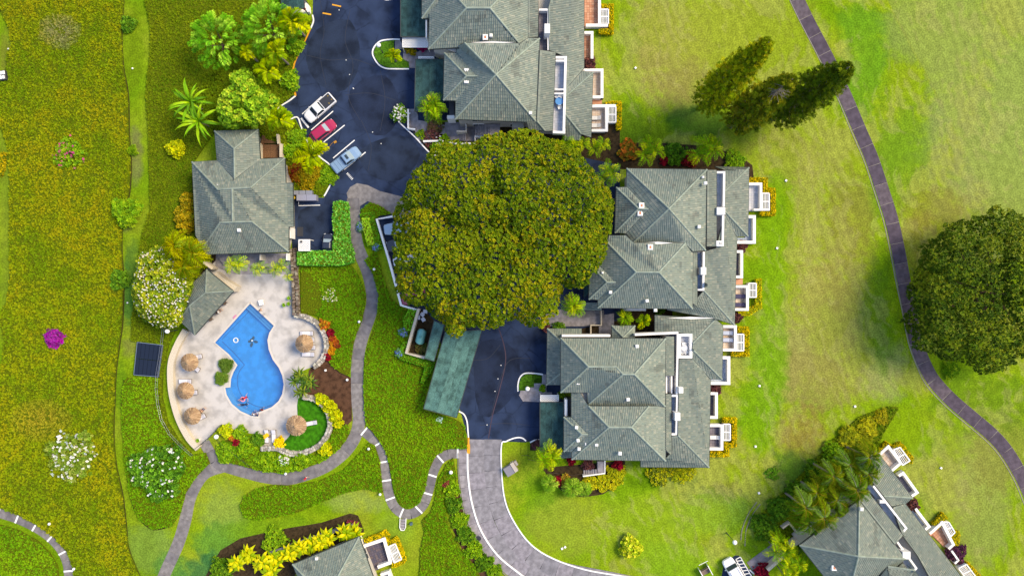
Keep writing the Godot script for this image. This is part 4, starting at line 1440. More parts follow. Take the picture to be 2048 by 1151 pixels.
func corner_condos() -> void:
	# turned building in the south-east corner
	var r := building("condominium", 1740, 1080, "turned green tiled condominium at the south-east corner behind the dark palm grove")
	walls(r, "1612 1092|1718 1008|1802 1116|1693 1198", 5.7)
	walls(r, "1745 912|1752 908|1816 994|1804 1006|1904 1140|1960 1215|1880 1270|1740 1090|1726 1000", 3.0)
	roof(r, "upper_roof", ["1600 1090 6|1719 999 6|1717 1112 9", "1719 999 6|1812 1117 6|1717 1112 9", "1812 1117 6|1693 1208 6|1717 1112 9", "1693 1208 6|1600 1090 6|1717 1112 9"], 0.92)
	roof(r, "next_unit_roof", ["1740 1180 6.6|1776 1132 6.6|1830 1140 7|1790 1210 8.8", "1880 1220 6.0|1830 1140 7|1776 1132 6.6|1790 1210 8.8"], 0.92)
	roof(r, "skirt_roof", ["1738 985 5.4|1806 1070 5.4|1790 1088 6|1720 999 6"], 0.85)
	roof(r, "skirt_roof", ["1806 1125 5.2|1836 1165 5.2|1824 1174 5.6|1796 1136 5.6"], 0.85)
	roof(r, "garden_roof", [
		"1752 899 3|1825 995 3|1768 991 4.3|1742 958 4.4|1740 904 3.1",
		"1825 995 3|1811 1007 3|1786 1014 4.1|1768 991 4.3",
		"1811 1007 3|1913 1140 3|1956 1196 3|1880 1190 4.6|1836 1110 4.6|1806 1070 4.6|1786 1014 4.4"], 0.85)
	patio(r, "1742 978|1749 970|1816 1056|1806 1067", "0110", "pale", 5.0, 0.3, 4.0)
	block(r, "parapet", 1760, 1000, 1772, 1006, 5.0, 4.2, M.white)
	patio(r, "1790 1086|1797 1082|1836 1136|1826 1146", "0110", "pale", 5.2, 0.3, 4.2)
	block(r, "chimney", 1806, 1103, 1822, 1118, 6.2, 4.0, M.white)
	patio(r, "1758 907|1778 889|1806 926|1786 943", "1110", "cream", 1.0, 0.4)
	trellis(r, "1788 899|1801 894|1821 921|1806 930")
	patio(r, "1797 949|1808 942|1839 985|1826 994", "1110", "grey", 1.0, 0.42)
	patio(r, "1825 1023|1834 1015|1863 1053|1853 1061", "0110", "blue", 1.0, 0.42)
	patio(r, "1859 1065|1886 1041|1911 1089|1900 1099", "1110", "terracotta", 1.0, 0.4)
	trellis(r, "1888 1043|1899 1044|1911 1064|1902 1073")
	patio(r, "1898 1108|1906 1100|1920 1120|1912 1128", "0110", "cream", 1.0, 0.3)
	trellis(r, "1918 1136|1934 1128|1952 1152|1936 1160")
	vent(r, "1680 1111 0|1702 1140 0|1723 1017 0", 7.4, 0.5)
	skylight(r, 1668, 1134, 7.2)
	for q in [["1494 1124|1540 1090|1566 1058|1594 1050|1612 1076|1580 1104|1550 1120|1508 1144", 0], ["1592 1072|1618 1048|1640 1080|1612 1098", 1]]:
		var b := MB.new()
		b.prism(pts(q[0]), 0.0, 0.1 + 0.02 * q[1])
		wpart(r, "entry_paving", b, [M.walk[1], M.cream][q[1]])
	wall_strip(r, "1566 1056|1580 1046|1600 1070", 1.3, 0.3, M.cream)
	wall_strip(r, "1536 1140|1568 1112", 1.6, 0.5, M.cream)
	wall_strip(r, "1584 1094|1606 1076", 2.0, 0.6, M.cream)
	# building at the foot of the view
	var e := building("condominium", 670, 1130, "green tiled condominium at the southern edge behind a row of golden shrubs")
	walls(e, "600 1130|712 1082|740 1150|800 1300|680 1340", 3.2)
	roof(e, "upper_roof", ["585 1128 3.6|718 1073 3.6|676 1151 5.6|655 1200 6", "718 1073 3.6|744 1147 3.6|776 1230 3.6|655 1200 6|676 1151 5.6", "640 1260 3.6|585 1128 3.6|655 1200 6"], 0.95)
	patio(e, "726 1089|770 1074|784 1124|738 1150", "1100", "dark", 1.0, 0.5)
	wall_strip(e, "755 1134|782 1124", 1.0, 0.5)
	trellis(e, "776 1093|790 1087|803 1118|788 1125")
	wall_strip(e, "716 1070|724 1088", 1.0, 0.26)
	patio(e, "760 1147|778 1141|790 1170|772 1176", "1110", "pale", 1.0, 0.4)
	vent(e, "633 1116 0", 4.8, 0.4)
	var g := MB.new()
	g.strip(pts("540 1103|708 1046"), 0.5, 0.0, 0.9)
	solo("garden_wall", g, M.walk[0], "long pale garden wall behind the golden shrubs at the southern edge", "wall")

func pool_house() -> void:
	var r := building("pool_house", 490, 400, "green tiled hip-roofed pool house beside the service yard")
	walls(r, "392 332|440 328|440 270|508 268|508 324|562 324|574 372|576 452|566 494|420 498|398 466", 3.3)
	roof(r, "main_roof", [
		"384 324 3.6|434 321 3.8|469 358 5.4|520 318 3.8|569 316 3.6|501 375 5.9|464 377 6.1|436 379 5.9",
		"391 470 3.6|384 324 3.6|436 379 5.9|464 377 6.1|465 444 6.1|440 445 5.9|405 496 3.7",
		"585 366 3.6|587 452 3.6|577 453 3.7|577 503 3.6|504 443 5.9|465 444 6.1|464 377 6.1|501 375 5.9|569 316 3.6|571 366 3.7",
		"577 503 3.6|413 508 3.6|405 496 3.7|440 445 5.9|465 444 6.1|504 443 5.9"], 0.84)
	roof(r, "wing_roof", ["429 262 3.7|516 259 3.7|468 297 5.5", "434 321 3.8|429 262 3.7|468 297 5.5|469 358 5.5", "516 259 3.7|520 318 3.8|469 358 5.5|468 297 5.5"], 0.84)
	vent(r, "437.5 372 0|478 460 0", 5.9, 0.5)
	# timber deck and steps on the north side
	var dk := MB.new()
	dk.prism(pts("521 289|558 289|558 316|521 316"), 0.0, 0.5)
	var dm := wpart(r, "deck", dk, M.mulch)
	for k in 12:
		var b := MB.new()
		var a := P2(521, 289 + k * 2.2, 0.55)
		var c := P2(558, 289 + k * 2.2 + 2.0, 0.55)
		b.box(Vector3((a.x + c.x) / 2, 0.53, (a.y + c.y) / 2), Vector3(c.x - a.x, 0.05, c.y - a.y), 0, 0.01)
		part(dm, "plank", b.mesh(), M.wood)
	stairs(r, Vector2(526, 286), Vector2(552, 273), 4, 0.5, 0.15, false, M.wood)
	wall_strip(r, "520 286|520 317", 1.4, 0.2, M.cream)
	wall_strip(r, "561 287|561 314", 1.4, 0.4, M.cream)
	wall_strip(r, "525 270|523 288", 1.1, 0.2, M.wood)
	wall_strip(r, "554 268|556 287", 1.1, 0.3, M.cream)
	# porch strip on the pool side
	var pv := MB.new()
	pv.prism(pts("432 508|572 506|576 548|470 548|430 534"), 0.0, 0.06)
	wpart(r, "porch_paving", pv, M.walk[0])
	wall_strip(r, "580 455|580 476", 2.2, 0.2)
	wall_strip(r, "520 508|520 520", 2.4, 0.2, M.stucco)
	wall_strip(r, "573 506|573 520", 2.4, 0.2)
	# pavilion between the pool and the blossom tree
	var p := building("pavilion", 410, 600, "small green tiled pavilion at the top corner of the pool deck")
	roof(p, "roof", ["413 539 3.2|375 576 3.2|358 640 3.2|379 611 4.6|411 585 4.6", "466 582 3.2|413 539 3.2|411 585 4.6", "389 669 3.2|466 582 3.2|411 585 4.6|379 611 4.6", "358 640 3.2|389 669 3.2|379 611 4.6"], 0.7)
	walls(p, "412 552|436 572|394 622|372 606", 3.0)
	for q in ["456 581 2.9", "438 600 2.9", "412 630 2.9", "390 656 2.9"]:
		var b := MB.new()
		var c: Array = nums(q)[0]
		b.box(P(c[0], c[1], 1.45), Vector3(0.25, 2.9, 0.25), 0.8)
		wpart(p, "post", b, M.cream)
	wall_strip(p, "428 548|444 562|470 578", 1.9, 1.0, M.cream)
	wall_strip(p, "406 524|424 537", 2.1, 0.36, M.cream)
	wall_strip(p, "440 520|456 508", 0.6, 1.8, M.walk[0])

# flat carport: parallel roofing strips on a frame of posts
func carport(called: String, t: String, n: int, h: float, label: String, mats: Array, seams := true) -> void:
	var q := pts(t, h)  # near-left, near-right, far-right, far-left; strips run from near to far
	var c := (q[0] + q[2]) / 2
	var r := thing(called, label, "carport", Vector3(c.x, 0, c.y))
	for k in n:
		var a := PackedVector2Array([q[0].lerp(q[1], (k + 0.006) / n), q[0].lerp(q[1], (k + 0.994) / n), q[3].lerp(q[2], (k + 0.994) / n), q[3].lerp(q[2], (k + 0.006) / n)])
		var b := MB.new()
		b.prism(a, h - 0.16, h + (0.01 if k % 2 else 0.0), true)
		var s := wpart(r, "roof_panel", b, mats[k % mats.size()])
		if seams:
			var l := MB.new()
			for j in 2:
				var f := rng.randf_range(0.15, 0.9)
				l.strip(PackedVector2Array([a[0].lerp(a[3], f), a[1].lerp(a[2], f)]), 0.07, h + 0.012, h + 0.03)
			part(s, "lap_seam", l.mesh(), mats[(k + 1) % mats.size()])
	var f := MB.new()
	for k in 4:
		f.strip(PackedVector2Array([q[k], q[(k + 1) % 4]]), 0.1, h - 0.26, h + 0.03)
	wpart(r, "edge_trim", f, M.fascia)
	for i in 4:
		for s in [0.04, 0.96]:
			var p := q[0].lerp(q[3], 0.03 + 0.31 * i).lerp(q[1].lerp(q[2], 0.03 + 0.31 * i), s)
			var b := MB.new()
			b.box(Vector3(p.x, (h - 0.26) / 2, p.y), Vector3(0.16, h - 0.26, 0.16))
			wpart(r, "post", b, M.pole)

func carports() -> void:
	carport("carport", "847 817|913 835|964 659|890 664", 5, 2.9, "long pale teal carport beside the lower asphalt drive, reaching under the great tree", M.teal_light)
	carport("carport", "849 716|868 722|888.5 649|868 641", 1, 2.6, "narrow teal lean-to roof beside the tank yard", M.teal_light, false)
	carport("carport", "801 73|851 73|851 -60|801 -60", 4, 2.8, "dark teal carport at the top of the upper court beside the white lattice", M.teal)
	carport("carport", "829 222|887 222|887 118|831 118", 4, 2.8, "dark teal carport beside the gable of the northern condominium with a palm at its foot", M.teal)
	carport("carport", "1080 904|1127 904|1127 804|1080 804", 4, 2.8, "dark teal carport beside the entry palms of the southern condominium", M.teal)
	carport("carport", "562 17|608 16|606 -50|562 -50", 3, 2.8, "teal carport at the northern edge with a white end wall", M.teal)
	carport("carport", "1168 596|1200 560|1200 480|1168 480", 2, 2.6, "dark teal carport in the shade between the great tree and the eastern condominium", M.teal)
	var b := MB.new()
	b.prism(pts("580 22|612 12|612 6|621 15|622 28|602 32|580 32"), 0.0, 1.0)
	var w := solo("end_wall", b, M.white, "white angled wall end beside the northern carport", "wall")
	var k := MB.new()
	k.prism(circle(Vector2(P2(613, 23).x - w.position.x, P2(613, 23).y - w.position.z), 0.2, 10), 0.98, 1.06)
	part(w, "red_reflector", k.mesh(), M.red)

# ---------------------------------------------------------------- pool
func pool_area() -> void:
	var rim := pts("500 604|549 650|540 666|536.5 680|539 698|547 718|559 734|566 750|569 768|566 788|558 803|544 815|518 825|517 834|500 832|480 823|462 808|451 789|448.6 774|459 773|460 757|465 743|473 730|456 709|428 684")
	var out := pts("413 539|400 640|372 662|355 690|342 725|340 765|345 800|358 840|378 876|396 896|408 886|424 868|442 848|468 858|500 866|524 868|528 882|527 894|560 892|578 872|595 832|596 797|601 788|602 742|630 731|646 713|653 690|649 665|634 646|612 634|588 630|586 560|584 512|560 512|500 512|440 512")
	# deck with the pool cut out, in two halves
	for half in [[-200.0, 500.0], [500.0, 900.0]]:
		var box := PackedVector2Array([P2(half[0], 300), P2(half[1], 300), P2(half[1], 1000), P2(half[0], 1000)])
		for a in Geometry2D.intersect_polygons(out, box):
			for c in Geometry2D.clip_polygons(a, rim):
				var b := MB.new()
				b.prism(c, 0.03, 0.03)
				struct("pool_deck", b, M.deck)
	var basin := MB.new()
	basin.prism(rim, -1.35, -1.35)
	for k in rim.size():
		var a := rim[k]
		var e := rim[(k + 1) % rim.size()]
		basin.quad(basin.V(a, -1.35), basin.V(e, -1.35), basin.V(e, 0.03), basin.V(a, 0.03), Vector3(a.x - P2(500, 720).x, 0, a.y - P2(500, 720).y) * -1.0)
	var root := thing("swimming_pool", "bright blue swimming pool with a square end and a round end", "pool", P(500, 720))
	wpart(root, "basin", basin, M.plaster)
	var coping := MB.new()
	coping.strip(curve(PackedVector2Array(Array(rim) + [rim[0]]), 1), 0.3, 0.02, 0.075)
	wpart(root, "coping", coping, mat(ap(236, 228, 216), 0.7))
	var water := MB.new()
	water.prism(rim, -0.1, -0.1)
	wpart(root, "water", water, M.water)
	var step_m := mat(ap(70, 160, 236), 0.6)
	for q in [["500 604|549 650|546 655|496 608", -0.35], ["496 608|546 655|543 660|492 612", -0.6], ["492 612|543 660|540 665|488 616", -0.85], ["448.6 774|451 789|462 808|480 823|500 832|517 834|516 828|502 826|484 817|468 803|458 787|455 774", -0.4]]:
		var b := MB.new()
		b.prism(pts(q[0]), -1.34, q[1])
		wpart(root, "pool_step", b, step_m)
	var line := MB.new()
	line.strip(pts("437 684|462 708|482 731"), 0.1, -1.34, -1.32)
	line.strip(curve(pts("482 731|472 744|468 758|470 780|482 800|500 812|520 817|536 812"), 4), 0.1, -1.34, -1.32)
	line.strip(pts("498 616|436 680"), 0.08, -1.34, -1.32)
	wpart(root, "tile_line", line, mat(ap(20, 80, 170), 0.5))
	var ring := MB.new()
	ring.tube(torus(P(471, 680, -1.3), 0.36), fill(17, 0.1), 6, false)
	wpart(root, "white_ring", ring, M.white)
	var dot := MB.new()
	dot.prism(circle(P2(471, 680), 0.14, 10), -1.33, -1.3)
	wpart(root, "drain", dot, mat(ap(90, 110, 120), 0.5))
	var mos := MB.new()
	for a in [[-1.35, 0.85], [0.15, 0.95], [1.75, 1.05], [2.95, 0.75], [-2.3, 0.5]]:
		var c := P2(498, 683)
		var d := Vector2(cos(a[0]), sin(a[0]))
		var s := Vector2(-d.y, d.x)
		mos.prism(PackedVector2Array([c + d * 0.05, c + d * a[1] * 0.5 + s * 0.26, c + d * a[1] * 0.85 + s * 0.22, c + d * a[1], c + d * a[1] * 0.8 - s * 0.14, c + d * a[1] * 0.45 - s * 0.2]), -1.34, -1.325 + a[1] * 0.005)
	wpart(root, "dark_petal_mosaic", mos, mat(ap(18, 30, 66), 0.5), true)
	var cen := MB.new()
	cen.prism(circle(P2(497.5, 682), 0.14, 8), -1.32, -1.31)
	wpart(root, "mosaic_centre", cen, M.white)
	var rail := MB.new()
	for s in [0.0, 0.25]:
		rail.tube([P(527, 626, 0.03) + Vector3(s, 0, 0), P(527, 626, 0.9) + Vector3(s, 0, 0), P(523, 632, 0.8) + Vector3(s, 0, 0), P(520, 637, -0.4) + Vector3(s, 0, 0)], [0.03, 0.03, 0.03, 0.03], 6)
	wpart(root, "handrail", rail, M.metal)
	# walls round the deck
	var w := MB.new()
	w.strip(curve(pts("370 660|354 688|341 724|340 765|345 800|357 840|376 876|395 897", 0.8), 5), 0.95, 0.0, 0.8)
	solo("curved_wall", w, M.cream, "broad cream wall curving round the west side of the pool deck", "wall")
	stone_wall("584 498|588 560|590 600|590 630", 1.05, 0.95, "straight rough stone wall between the L-shaped hedge and the pool palms", false)
	stone_wall("590 630|612 635|632 647|646 665|652 688|649 706|640 722|628 733", 0.85, 0.85, "curved stone wall behind the eastern thatched umbrella", true)
	stone_wall("606 794|626 798|644 809|655 827|659 850|652 872|634 893|608 905|584 908|566 903|553 897|520 897", 0.85, 0.8, "round stone wall enclosing the small lawn by the pool", true)
	var lawn := MB.new()
	lawn.prism(curve(pts("596 797|622 797|641 808|652 826|656 850|648 870|630 889|606 901|584 903|562 892|578 872|594 845"), 3, true), 0.0, 0.06)
	struct("small_lawn", lawn, rough_mat(ap(70, 142, 16), noise_tex(0.03, [[0.2, grey(0.75)], [0.8, grey(1.0)]], FastNoiseLite.TYPE_SIMPLEX_SMOOTH, 4, 256, 51), 6.0, 1.0))
	# thatched umbrellas
	var um: Node3D
	for q in [[375, 725, 1.4, "thatched umbrella nearest the corner where the curved cream wall meets the solar panel fence"], [367, 782, 1.36, "thatched umbrella in the middle of the three beside the curved cream wall"], [381, 833, 1.36, "thatched umbrella with two guests sitting at its edge"], [606, 687, 1.42, "thatched umbrella in front of the curved stone wall with four loungers"], [590, 852, 1.62, "largest thatched umbrella, standing on the edge of the small round lawn"]]:
		var p := P(q[0], q[1], 2.6)
		p.y = 0.0
		if um == null:
			um = thatch_umbrella(q[3])
			um.position = p
		else:
			um = copy(um, p, rng.randf() * 6.0, q[3])
		um.scale = Vector3(q[2] / 1.4, 1.0, q[2] / 1.4)
		um.set_meta("group", "thatched umbrellas on the pool deck")
	var lo: Node3D
	for q in [[391, 714, 0.2, "lounger half under the thatched umbrella nearest the solar panel, its head to the pool"], [387, 734, -0.5, "lounger tucked beside the same western umbrella, askew"], [370, 762, 0.0, "lone grey lounger lying between the first two western umbrellas"], [382, 785, 0.1, "lounger mostly hidden under the middle western umbrella"], [399, 836, 0.5, "lounger beside the two seated guests at the western wall"],
		[613, 666, 0.0, "lounger covered with a white towel above the eastern umbrella"], [616, 679, 0.0, "upper of the two loungers half under the eastern umbrella"], [618, 694, 0.0, "lower of the two loungers half under the eastern umbrella"], [616, 708, 0.0, "white lounger just below the eastern umbrella, clear of its thatch"],
		[621, 846, 0.2, "white lounger out on the small round lawn"], [533, 872, PI / 2, "white lounger with a yellow towel by the stone wall south of the pool"], [547, 872, PI / 2, "white lounger beside the yellow bush south of the pool"]]:
		if lo == null:
			lo = lounger(q[3])
		else:
			lo = copy(lo, Vector3.ZERO, 0, q[3])
		var p := P(q[0], q[1], 0.35)
		lo.position = Vector3(p.x, 0.03, p.z)
		lo.rotation.y = q[2]
		lo.set_meta("group", "sun loungers round the pool")
	for q in [[611, 666, 0.0, "white towel spread on the lounger above the eastern umbrella", ap(250, 250, 255)], [530, 872, 0.6, "yellow towel thrown over a white lounger south of the pool", ap(255, 210, 20)]]:
		var b := MB.new()
		b.box(P(q[0], q[1], 0.49), Vector3(1.2, 0.05, 0.62), q[2], 0.02)
		solo("towel", b, mat(q[4], 0.95), q[3], "towel")
	var tb := MB.new()
	for s in [[-1, -1], [1, -1], [1, 1], [-1, 1]]:
		tb.box(P(523.5, 604.5) + Vector3(s[0] * 0.3, 0.22, s[1] * 0.35), Vector3(0.05, 0.4, 0.05), 0.2)
	tb.box(P(523.5, 604.5) + Vector3(0, 0.45, 0), Vector3(0.75, 0.06, 0.85), 0.2, 0.02)
	solo("side_table", tb, M.white, "low white table at the square corner of the pool", "table")
	var st := MB.new()
	st.box(P(540, 871) + Vector3(0, 0.4, 0), Vector3(0.42, 0.05, 0.42), 0, 0.02)
	st.box(P(540, 871) + Vector3(0, 0.2, 0), Vector3(0.1, 0.36, 0.1))
	solo("side_table", st, M.frame, "small brown table between two white loungers south of the pool", "table")
	var ch: Node3D
	for q in [[452, 605, 0.9, "brown chair at the pavilion's far corner by the pool"], [437, 623, 0.7, "brown chair with a guest at the middle of the pavilion front"], [424, 637, 0.5, "brown chair with a white towel near the pavilion's foot"], [391, 821, 2.2, "brown chair of the guest in navy at the western umbrella"], [404, 821, 0.9, "brown chair of the bare-shouldered guest at the western umbrella"]]:
		if ch == null:
			ch = chair(q[3])
		else:
			ch = copy(ch, Vector3.ZERO, 0, q[3])
		ch.position = P(q[0], q[1], 0.0) + Vector3(0, 0.03, 0)
		ch.rotation.y = q[2]
		ch.set_meta("group", "brown chairs on the pool deck")
	# solar panel on the slope
	var so := thing("solar_panel", "dark tilted solar heating panel between the mown trail and the pool fence", "solar panel", P(296, 718))
	var q := pts("274 684|325 690|316 753|267 749", 0.5)
	for i in 6:
		for j in 2:
			var b := MB.new()
			var g := PackedVector2Array()
			for e in [[0, 0], [1, 0], [1, 1], [0, 1]]:
				var fx: float = (i + 0.03 + 0.94 * e[0]) / 6.0
				var fy: float = (j + 0.015 + 0.97 * e[1]) / 2.0
				g.append(q[0].lerp(q[1], fx).lerp(q[3].lerp(q[2], fx), fy))
			b.prism(g, 0.35, 0.5, true)
			wpart(so, "panel", b, mat(ap(24, 32, 52), 0.35))
	var fr := MB.new()
	for k in 4:
		fr.strip(PackedVector2Array([q[k], q[(k + 1) % 4]]), 0.08, 0.3, 0.53)
		fr.box(Vector3(q[k].x, 0.16, q[k].y), Vector3(0.1, 0.3, 0.1))
	wpart(so, "frame", fr, M.metal)
	wire_fence("332 650|326 700|318 748|317 772|324 826|344 866|388 908", "thin wire fence outside the curved cream wall", M.metal, 1.2)
	wire_fence("396 894|424 870|444 848", "dark railing across the south-west entrance of the pool deck", M.pole, 1.2, 0.5)
	wire_fence("585 520|586 575|586 632", "thin dark railing along the pool side of the straight stone wall", M.pole, 1.0, 1.6)
	wire_fence("436 878|500 930", "low green wire running down through the shrubs to the garden path", mat(ap(40, 70, 40), 0.6), 0.7)
	for p in [[398, 879, "white pot with a leafy plant at the south end of the cream wall"], [579, 595, "upper white planter by the straight stone wall"], [579, 607, "lower white planter by the straight stone wall"], [569, 609, "little green pot plant standing out on the pool deck"]]:
		pot(p[0], p[1], p[2])

func fill(n: int, v: float) -> Array:
	var a := []
	for k in n:
		a.append(v)
	return a

func torus(c: Vector3, r: float) -> Array:
	var a := []
	for k in 17:
		a.append(c + Vector3(cos(TAU * k / 16), 0, sin(TAU * k / 16)) * r)
	return a

func pot(x: float, y: float, label: String) -> void:
	var o := thing("potted_plant", label, "pot plant", P(x, y) + Vector3(0, 0.03, 0))
	var b := MB.new()
	b.tube([Vector3(0, 0, 0), Vector3(0, 0.1, 0), Vector3(0, 0.42, 0)], [0.18, 0.22, 0.28], 10)
	part(o, "pot", b.mesh(), M.white)
	var xf := []
	var cs := []
	for k in 5:
		xf.append(Transform3D(rot(0.7, 0.3), Vector3(rng.randf_range(-0.1, 0.1), 0.5, rng.randf_range(-0.1, 0.1))))
		cs.append(jit(ap(120, 160, 30)))
	scatter(o, "leaves", MESH.long, M.leaf, xf, cs)

func wire_fence(t: String, label: String, m: Material, h: float, gap := 2.4) -> void:
	var c := Curve2D.new()
	for p in curve(pts(t), 4):
		c.add_point(p)
	var p0 := c.sample_baked(0)
	var o := thing("wire_fence" if gap > 0.6 and m == M.metal else "railing", label, "fence", Vector3(p0.x, 0, p0.y))
	var n := maxi(2, int(c.get_baked_length() / gap))
	var post := MB.new()
	post.box(Vector3(0, h / 2, 0), Vector3(0.05, h, 0.05))
	var pm := post.mesh()
	var r := MB.new()
	var line := [[], []]
	for k in n + 1:
		var p := c.sample_baked(c.get_baked_length() * k / n)
		part(o, "post", pm, m, Vector3(p.x - p0.x, 0, p.y - p0.y))
		for j in 2:
			line[j].append(Vector3(p.x, h * (0.5 + 0.48 * j), p.y))
	for j in 2:
		r.tube(line[j], fill(n + 1, 0.025), 4)
	wpart(o, "rail", r, m)

func stone_wall(t: String, w: float, h: float, label: String, pale: bool) -> void:
	var c := Curve2D.new()
	for p in curve(pts(t, h), 5):
		c.add_point(p)
	var l := c.get_baked_length()
	var p0 := c.sample_baked(0)
	var o := thing("stone_wall", label, "wall", Vector3(p0.x, 0, p0.y))
	var core := MB.new()
	var cc := PackedVector2Array()
	for k in int(l / 0.5) + 2:
		cc.append(c.sample_baked(minf(k * 0.5, l)))
	core.strip(cc, w - 0.14, 0.0, h - 0.08)
	wpart(o, "mortar_core", core, M.joint if pale else M.mulch)
	var st := MB.new()
	var d := 0.0
	while d < l:
		var p := c.sample_baked(d)
		var dir := (c.sample_baked(minf(d + 0.2, l)) - c.sample_baked(maxf(d - 0.2, 0))).normalized()
		var s := Vector2(-dir.y, dir.x)
		for row in 3:
			for k in 2:
				var a := 0.28 * rng.randf_range(0.7, 1.25)
				var q: Vector2 = p + s * ((k - 0.5) * w * 0.52 + rng.randf_range(-0.06, 0.06)) + dir * rng.randf_range(-0.1, 0.1)
				st.col = jit(ap(178, 172, 160) if pale else ap(128, 112, 96), 0.4, 0.05)
				if rng.randf() < 0.3:
					st.col = jit(ap(216, 210, 196) if pale else ap(160, 150, 132), 0.15)
				st.box(Vector3(q.x, h * (0.2 + 0.33 * row), q.y), Vector3(a * 1.25, h * 0.33, w * 0.46 * rng.randf_range(0.8, 1.05)), -atan2(dir.y, dir.x) + rng.randf_range(-0.3, 0.3), 0.06)
		d += 0.33
	wpart(o, "stones", st, M.vc, true)

func thatch_umbrella(label: String) -> Node3D:
	var o := thing("thatched_umbrella", label, "umbrella")
	var b := MB.new()
	b.tube([Vector3(0, 0, 0), Vector3(0, 2.7, 0)], [0.07, 0.06], 8)
	part(o, "pole", b.mesh(), M.wood)
	var t := MB.new()
	var base := [ap(198, 164, 124), ap(182, 148, 108), ap(212, 180, 140), ap(164, 130, 96)]
	for tier in [[0.0, 2.9, 1.42, 2.06], [0.0, 2.98, 1.0, 2.42], [0.0, 3.05, 0.55, 2.74]]:
		for k in 150:
			var a := TAU * (k + rng.randf()) / 150
			var wd := 0.03 + 0.02 * rng.randf()
			var d := Vector3(cos(a), 0, sin(a))
			var s := Vector3(-d.z, 0, d.x)
			var r: float = tier[2] * rng.randf_range(0.93, 1.03)
			t.col = jit(pick(base), 0.18, 0.04)
			t.quad(Vector3(0, tier[1], 0) + s * 0.012, Vector3(0, tier[1], 0) - s * 0.012, d * r - s * wd + Vector3(0, tier[3] - rng.randf() * 0.07, 0), d * r + s * wd + Vector3(0, tier[3] - rng.randf() * 0.07, 0), Vector3.UP)
		t.col = base[1]
		for k in 24:
			var a := TAU * k / 24
			var e := TAU * (k + 1) / 24
			t.tri(Vector3(0, tier[1] - 0.03, 0), Vector3(cos(a) * tier[2] * 0.97, tier[3] - 0.04, sin(a) * tier[2] * 0.97), Vector3(cos(e) * tier[2] * 0.97, tier[3] - 0.04, sin(e) * tier[2] * 0.97), Vector3.UP)
	var th := part(o, "thatch", t.mesh(), M.vc)
	th.set_meta("kind", "stuff")
	var c := MB.new()
	c.col = base[2]
	c.tube([Vector3(0, 2.95, 0), Vector3(0, 3.1, 0), Vector3(0, 3.16, 0)], [0.2, 0.12, 0.02], 10)
	part(o, "cap", c.mesh(), M.vc)
	return o

func lounger(label: String) -> Node3D:
	var o := thing("sun_lounger", label, "sun lounger")
	var f := MB.new()
	for s in [-1, 1]:
		f.box(Vector3(0, 0.28, s * 0.33), Vector3(2.1, 0.06, 0.05))
	for x in [-1.03, 0.35, 1.03]:
		f.box(Vector3(x, 0.28, 0), Vector3(0.05, 0.055, 0.62))
	part(o, "frame", f.mesh(), M.frame)
	var l := MB.new()
	l.box(Vector3(0, 0.14, 0), Vector3(0.05, 0.27, 0.05))
	var lm := l.mesh()
	for q in [[-0.95, -0.3], [-0.95, 0.3], [0.95, -0.3], [0.95, 0.3]]:
		part(o, "leg", lm, M.frame, Vector3(q[0], 0, q[1]))
	var st := MB.new()
	st.box(Vector3(-0.33, 0.35, 0), Vector3(1.36, 0.08, 0.62), 0, 0.02)
	part(o, "seat", st.mesh(), M.lounge)
	var bk := MB.new()
	bk.box(Vector3(0.36, 0, 0), Vector3(0.7, 0.08, 0.62), 0, 0.02)
	part(o, "backrest", bk.mesh(), M.lounge, Vector3(0.38, 0.36, 0), Basis(Vector3.BACK, 0.35))
	return o

func chair(label: String) -> Node3D:
	var o := thing("deck_chair", label, "chair")
	var st := MB.new()
	st.box(Vector3(0, 0.44, 0), Vector3(0.5, 0.05, 0.5), 0, 0.02)
	part(o, "seat", st.mesh(), M.frame)
	var bk := MB.new()
	bk.box(Vector3(-0.26, 0.72, 0), Vector3(0.05, 0.5, 0.48), 0, 0.02)
	part(o, "backrest", bk.mesh(), M.frame)
	var l := MB.new()
	l.box(Vector3(0, 0.21, 0), Vector3(0.05, 0.42, 0.05))
	var lm := l.mesh()
	for q in [[-0.22, -0.22], [-0.22, 0.22], [0.22, -0.22], [0.22, 0.22]]:
		part(o, "leg", lm, M.frame, Vector3(q[0], 0, q[1]))
	for s in [-1, 1]:
		var a := MB.new()
		a.box(Vector3(0, 0.64, s * 0.26), Vector3(0.46, 0.04, 0.05))
		part(o, "armrest", a.mesh(), M.frame)
	return o

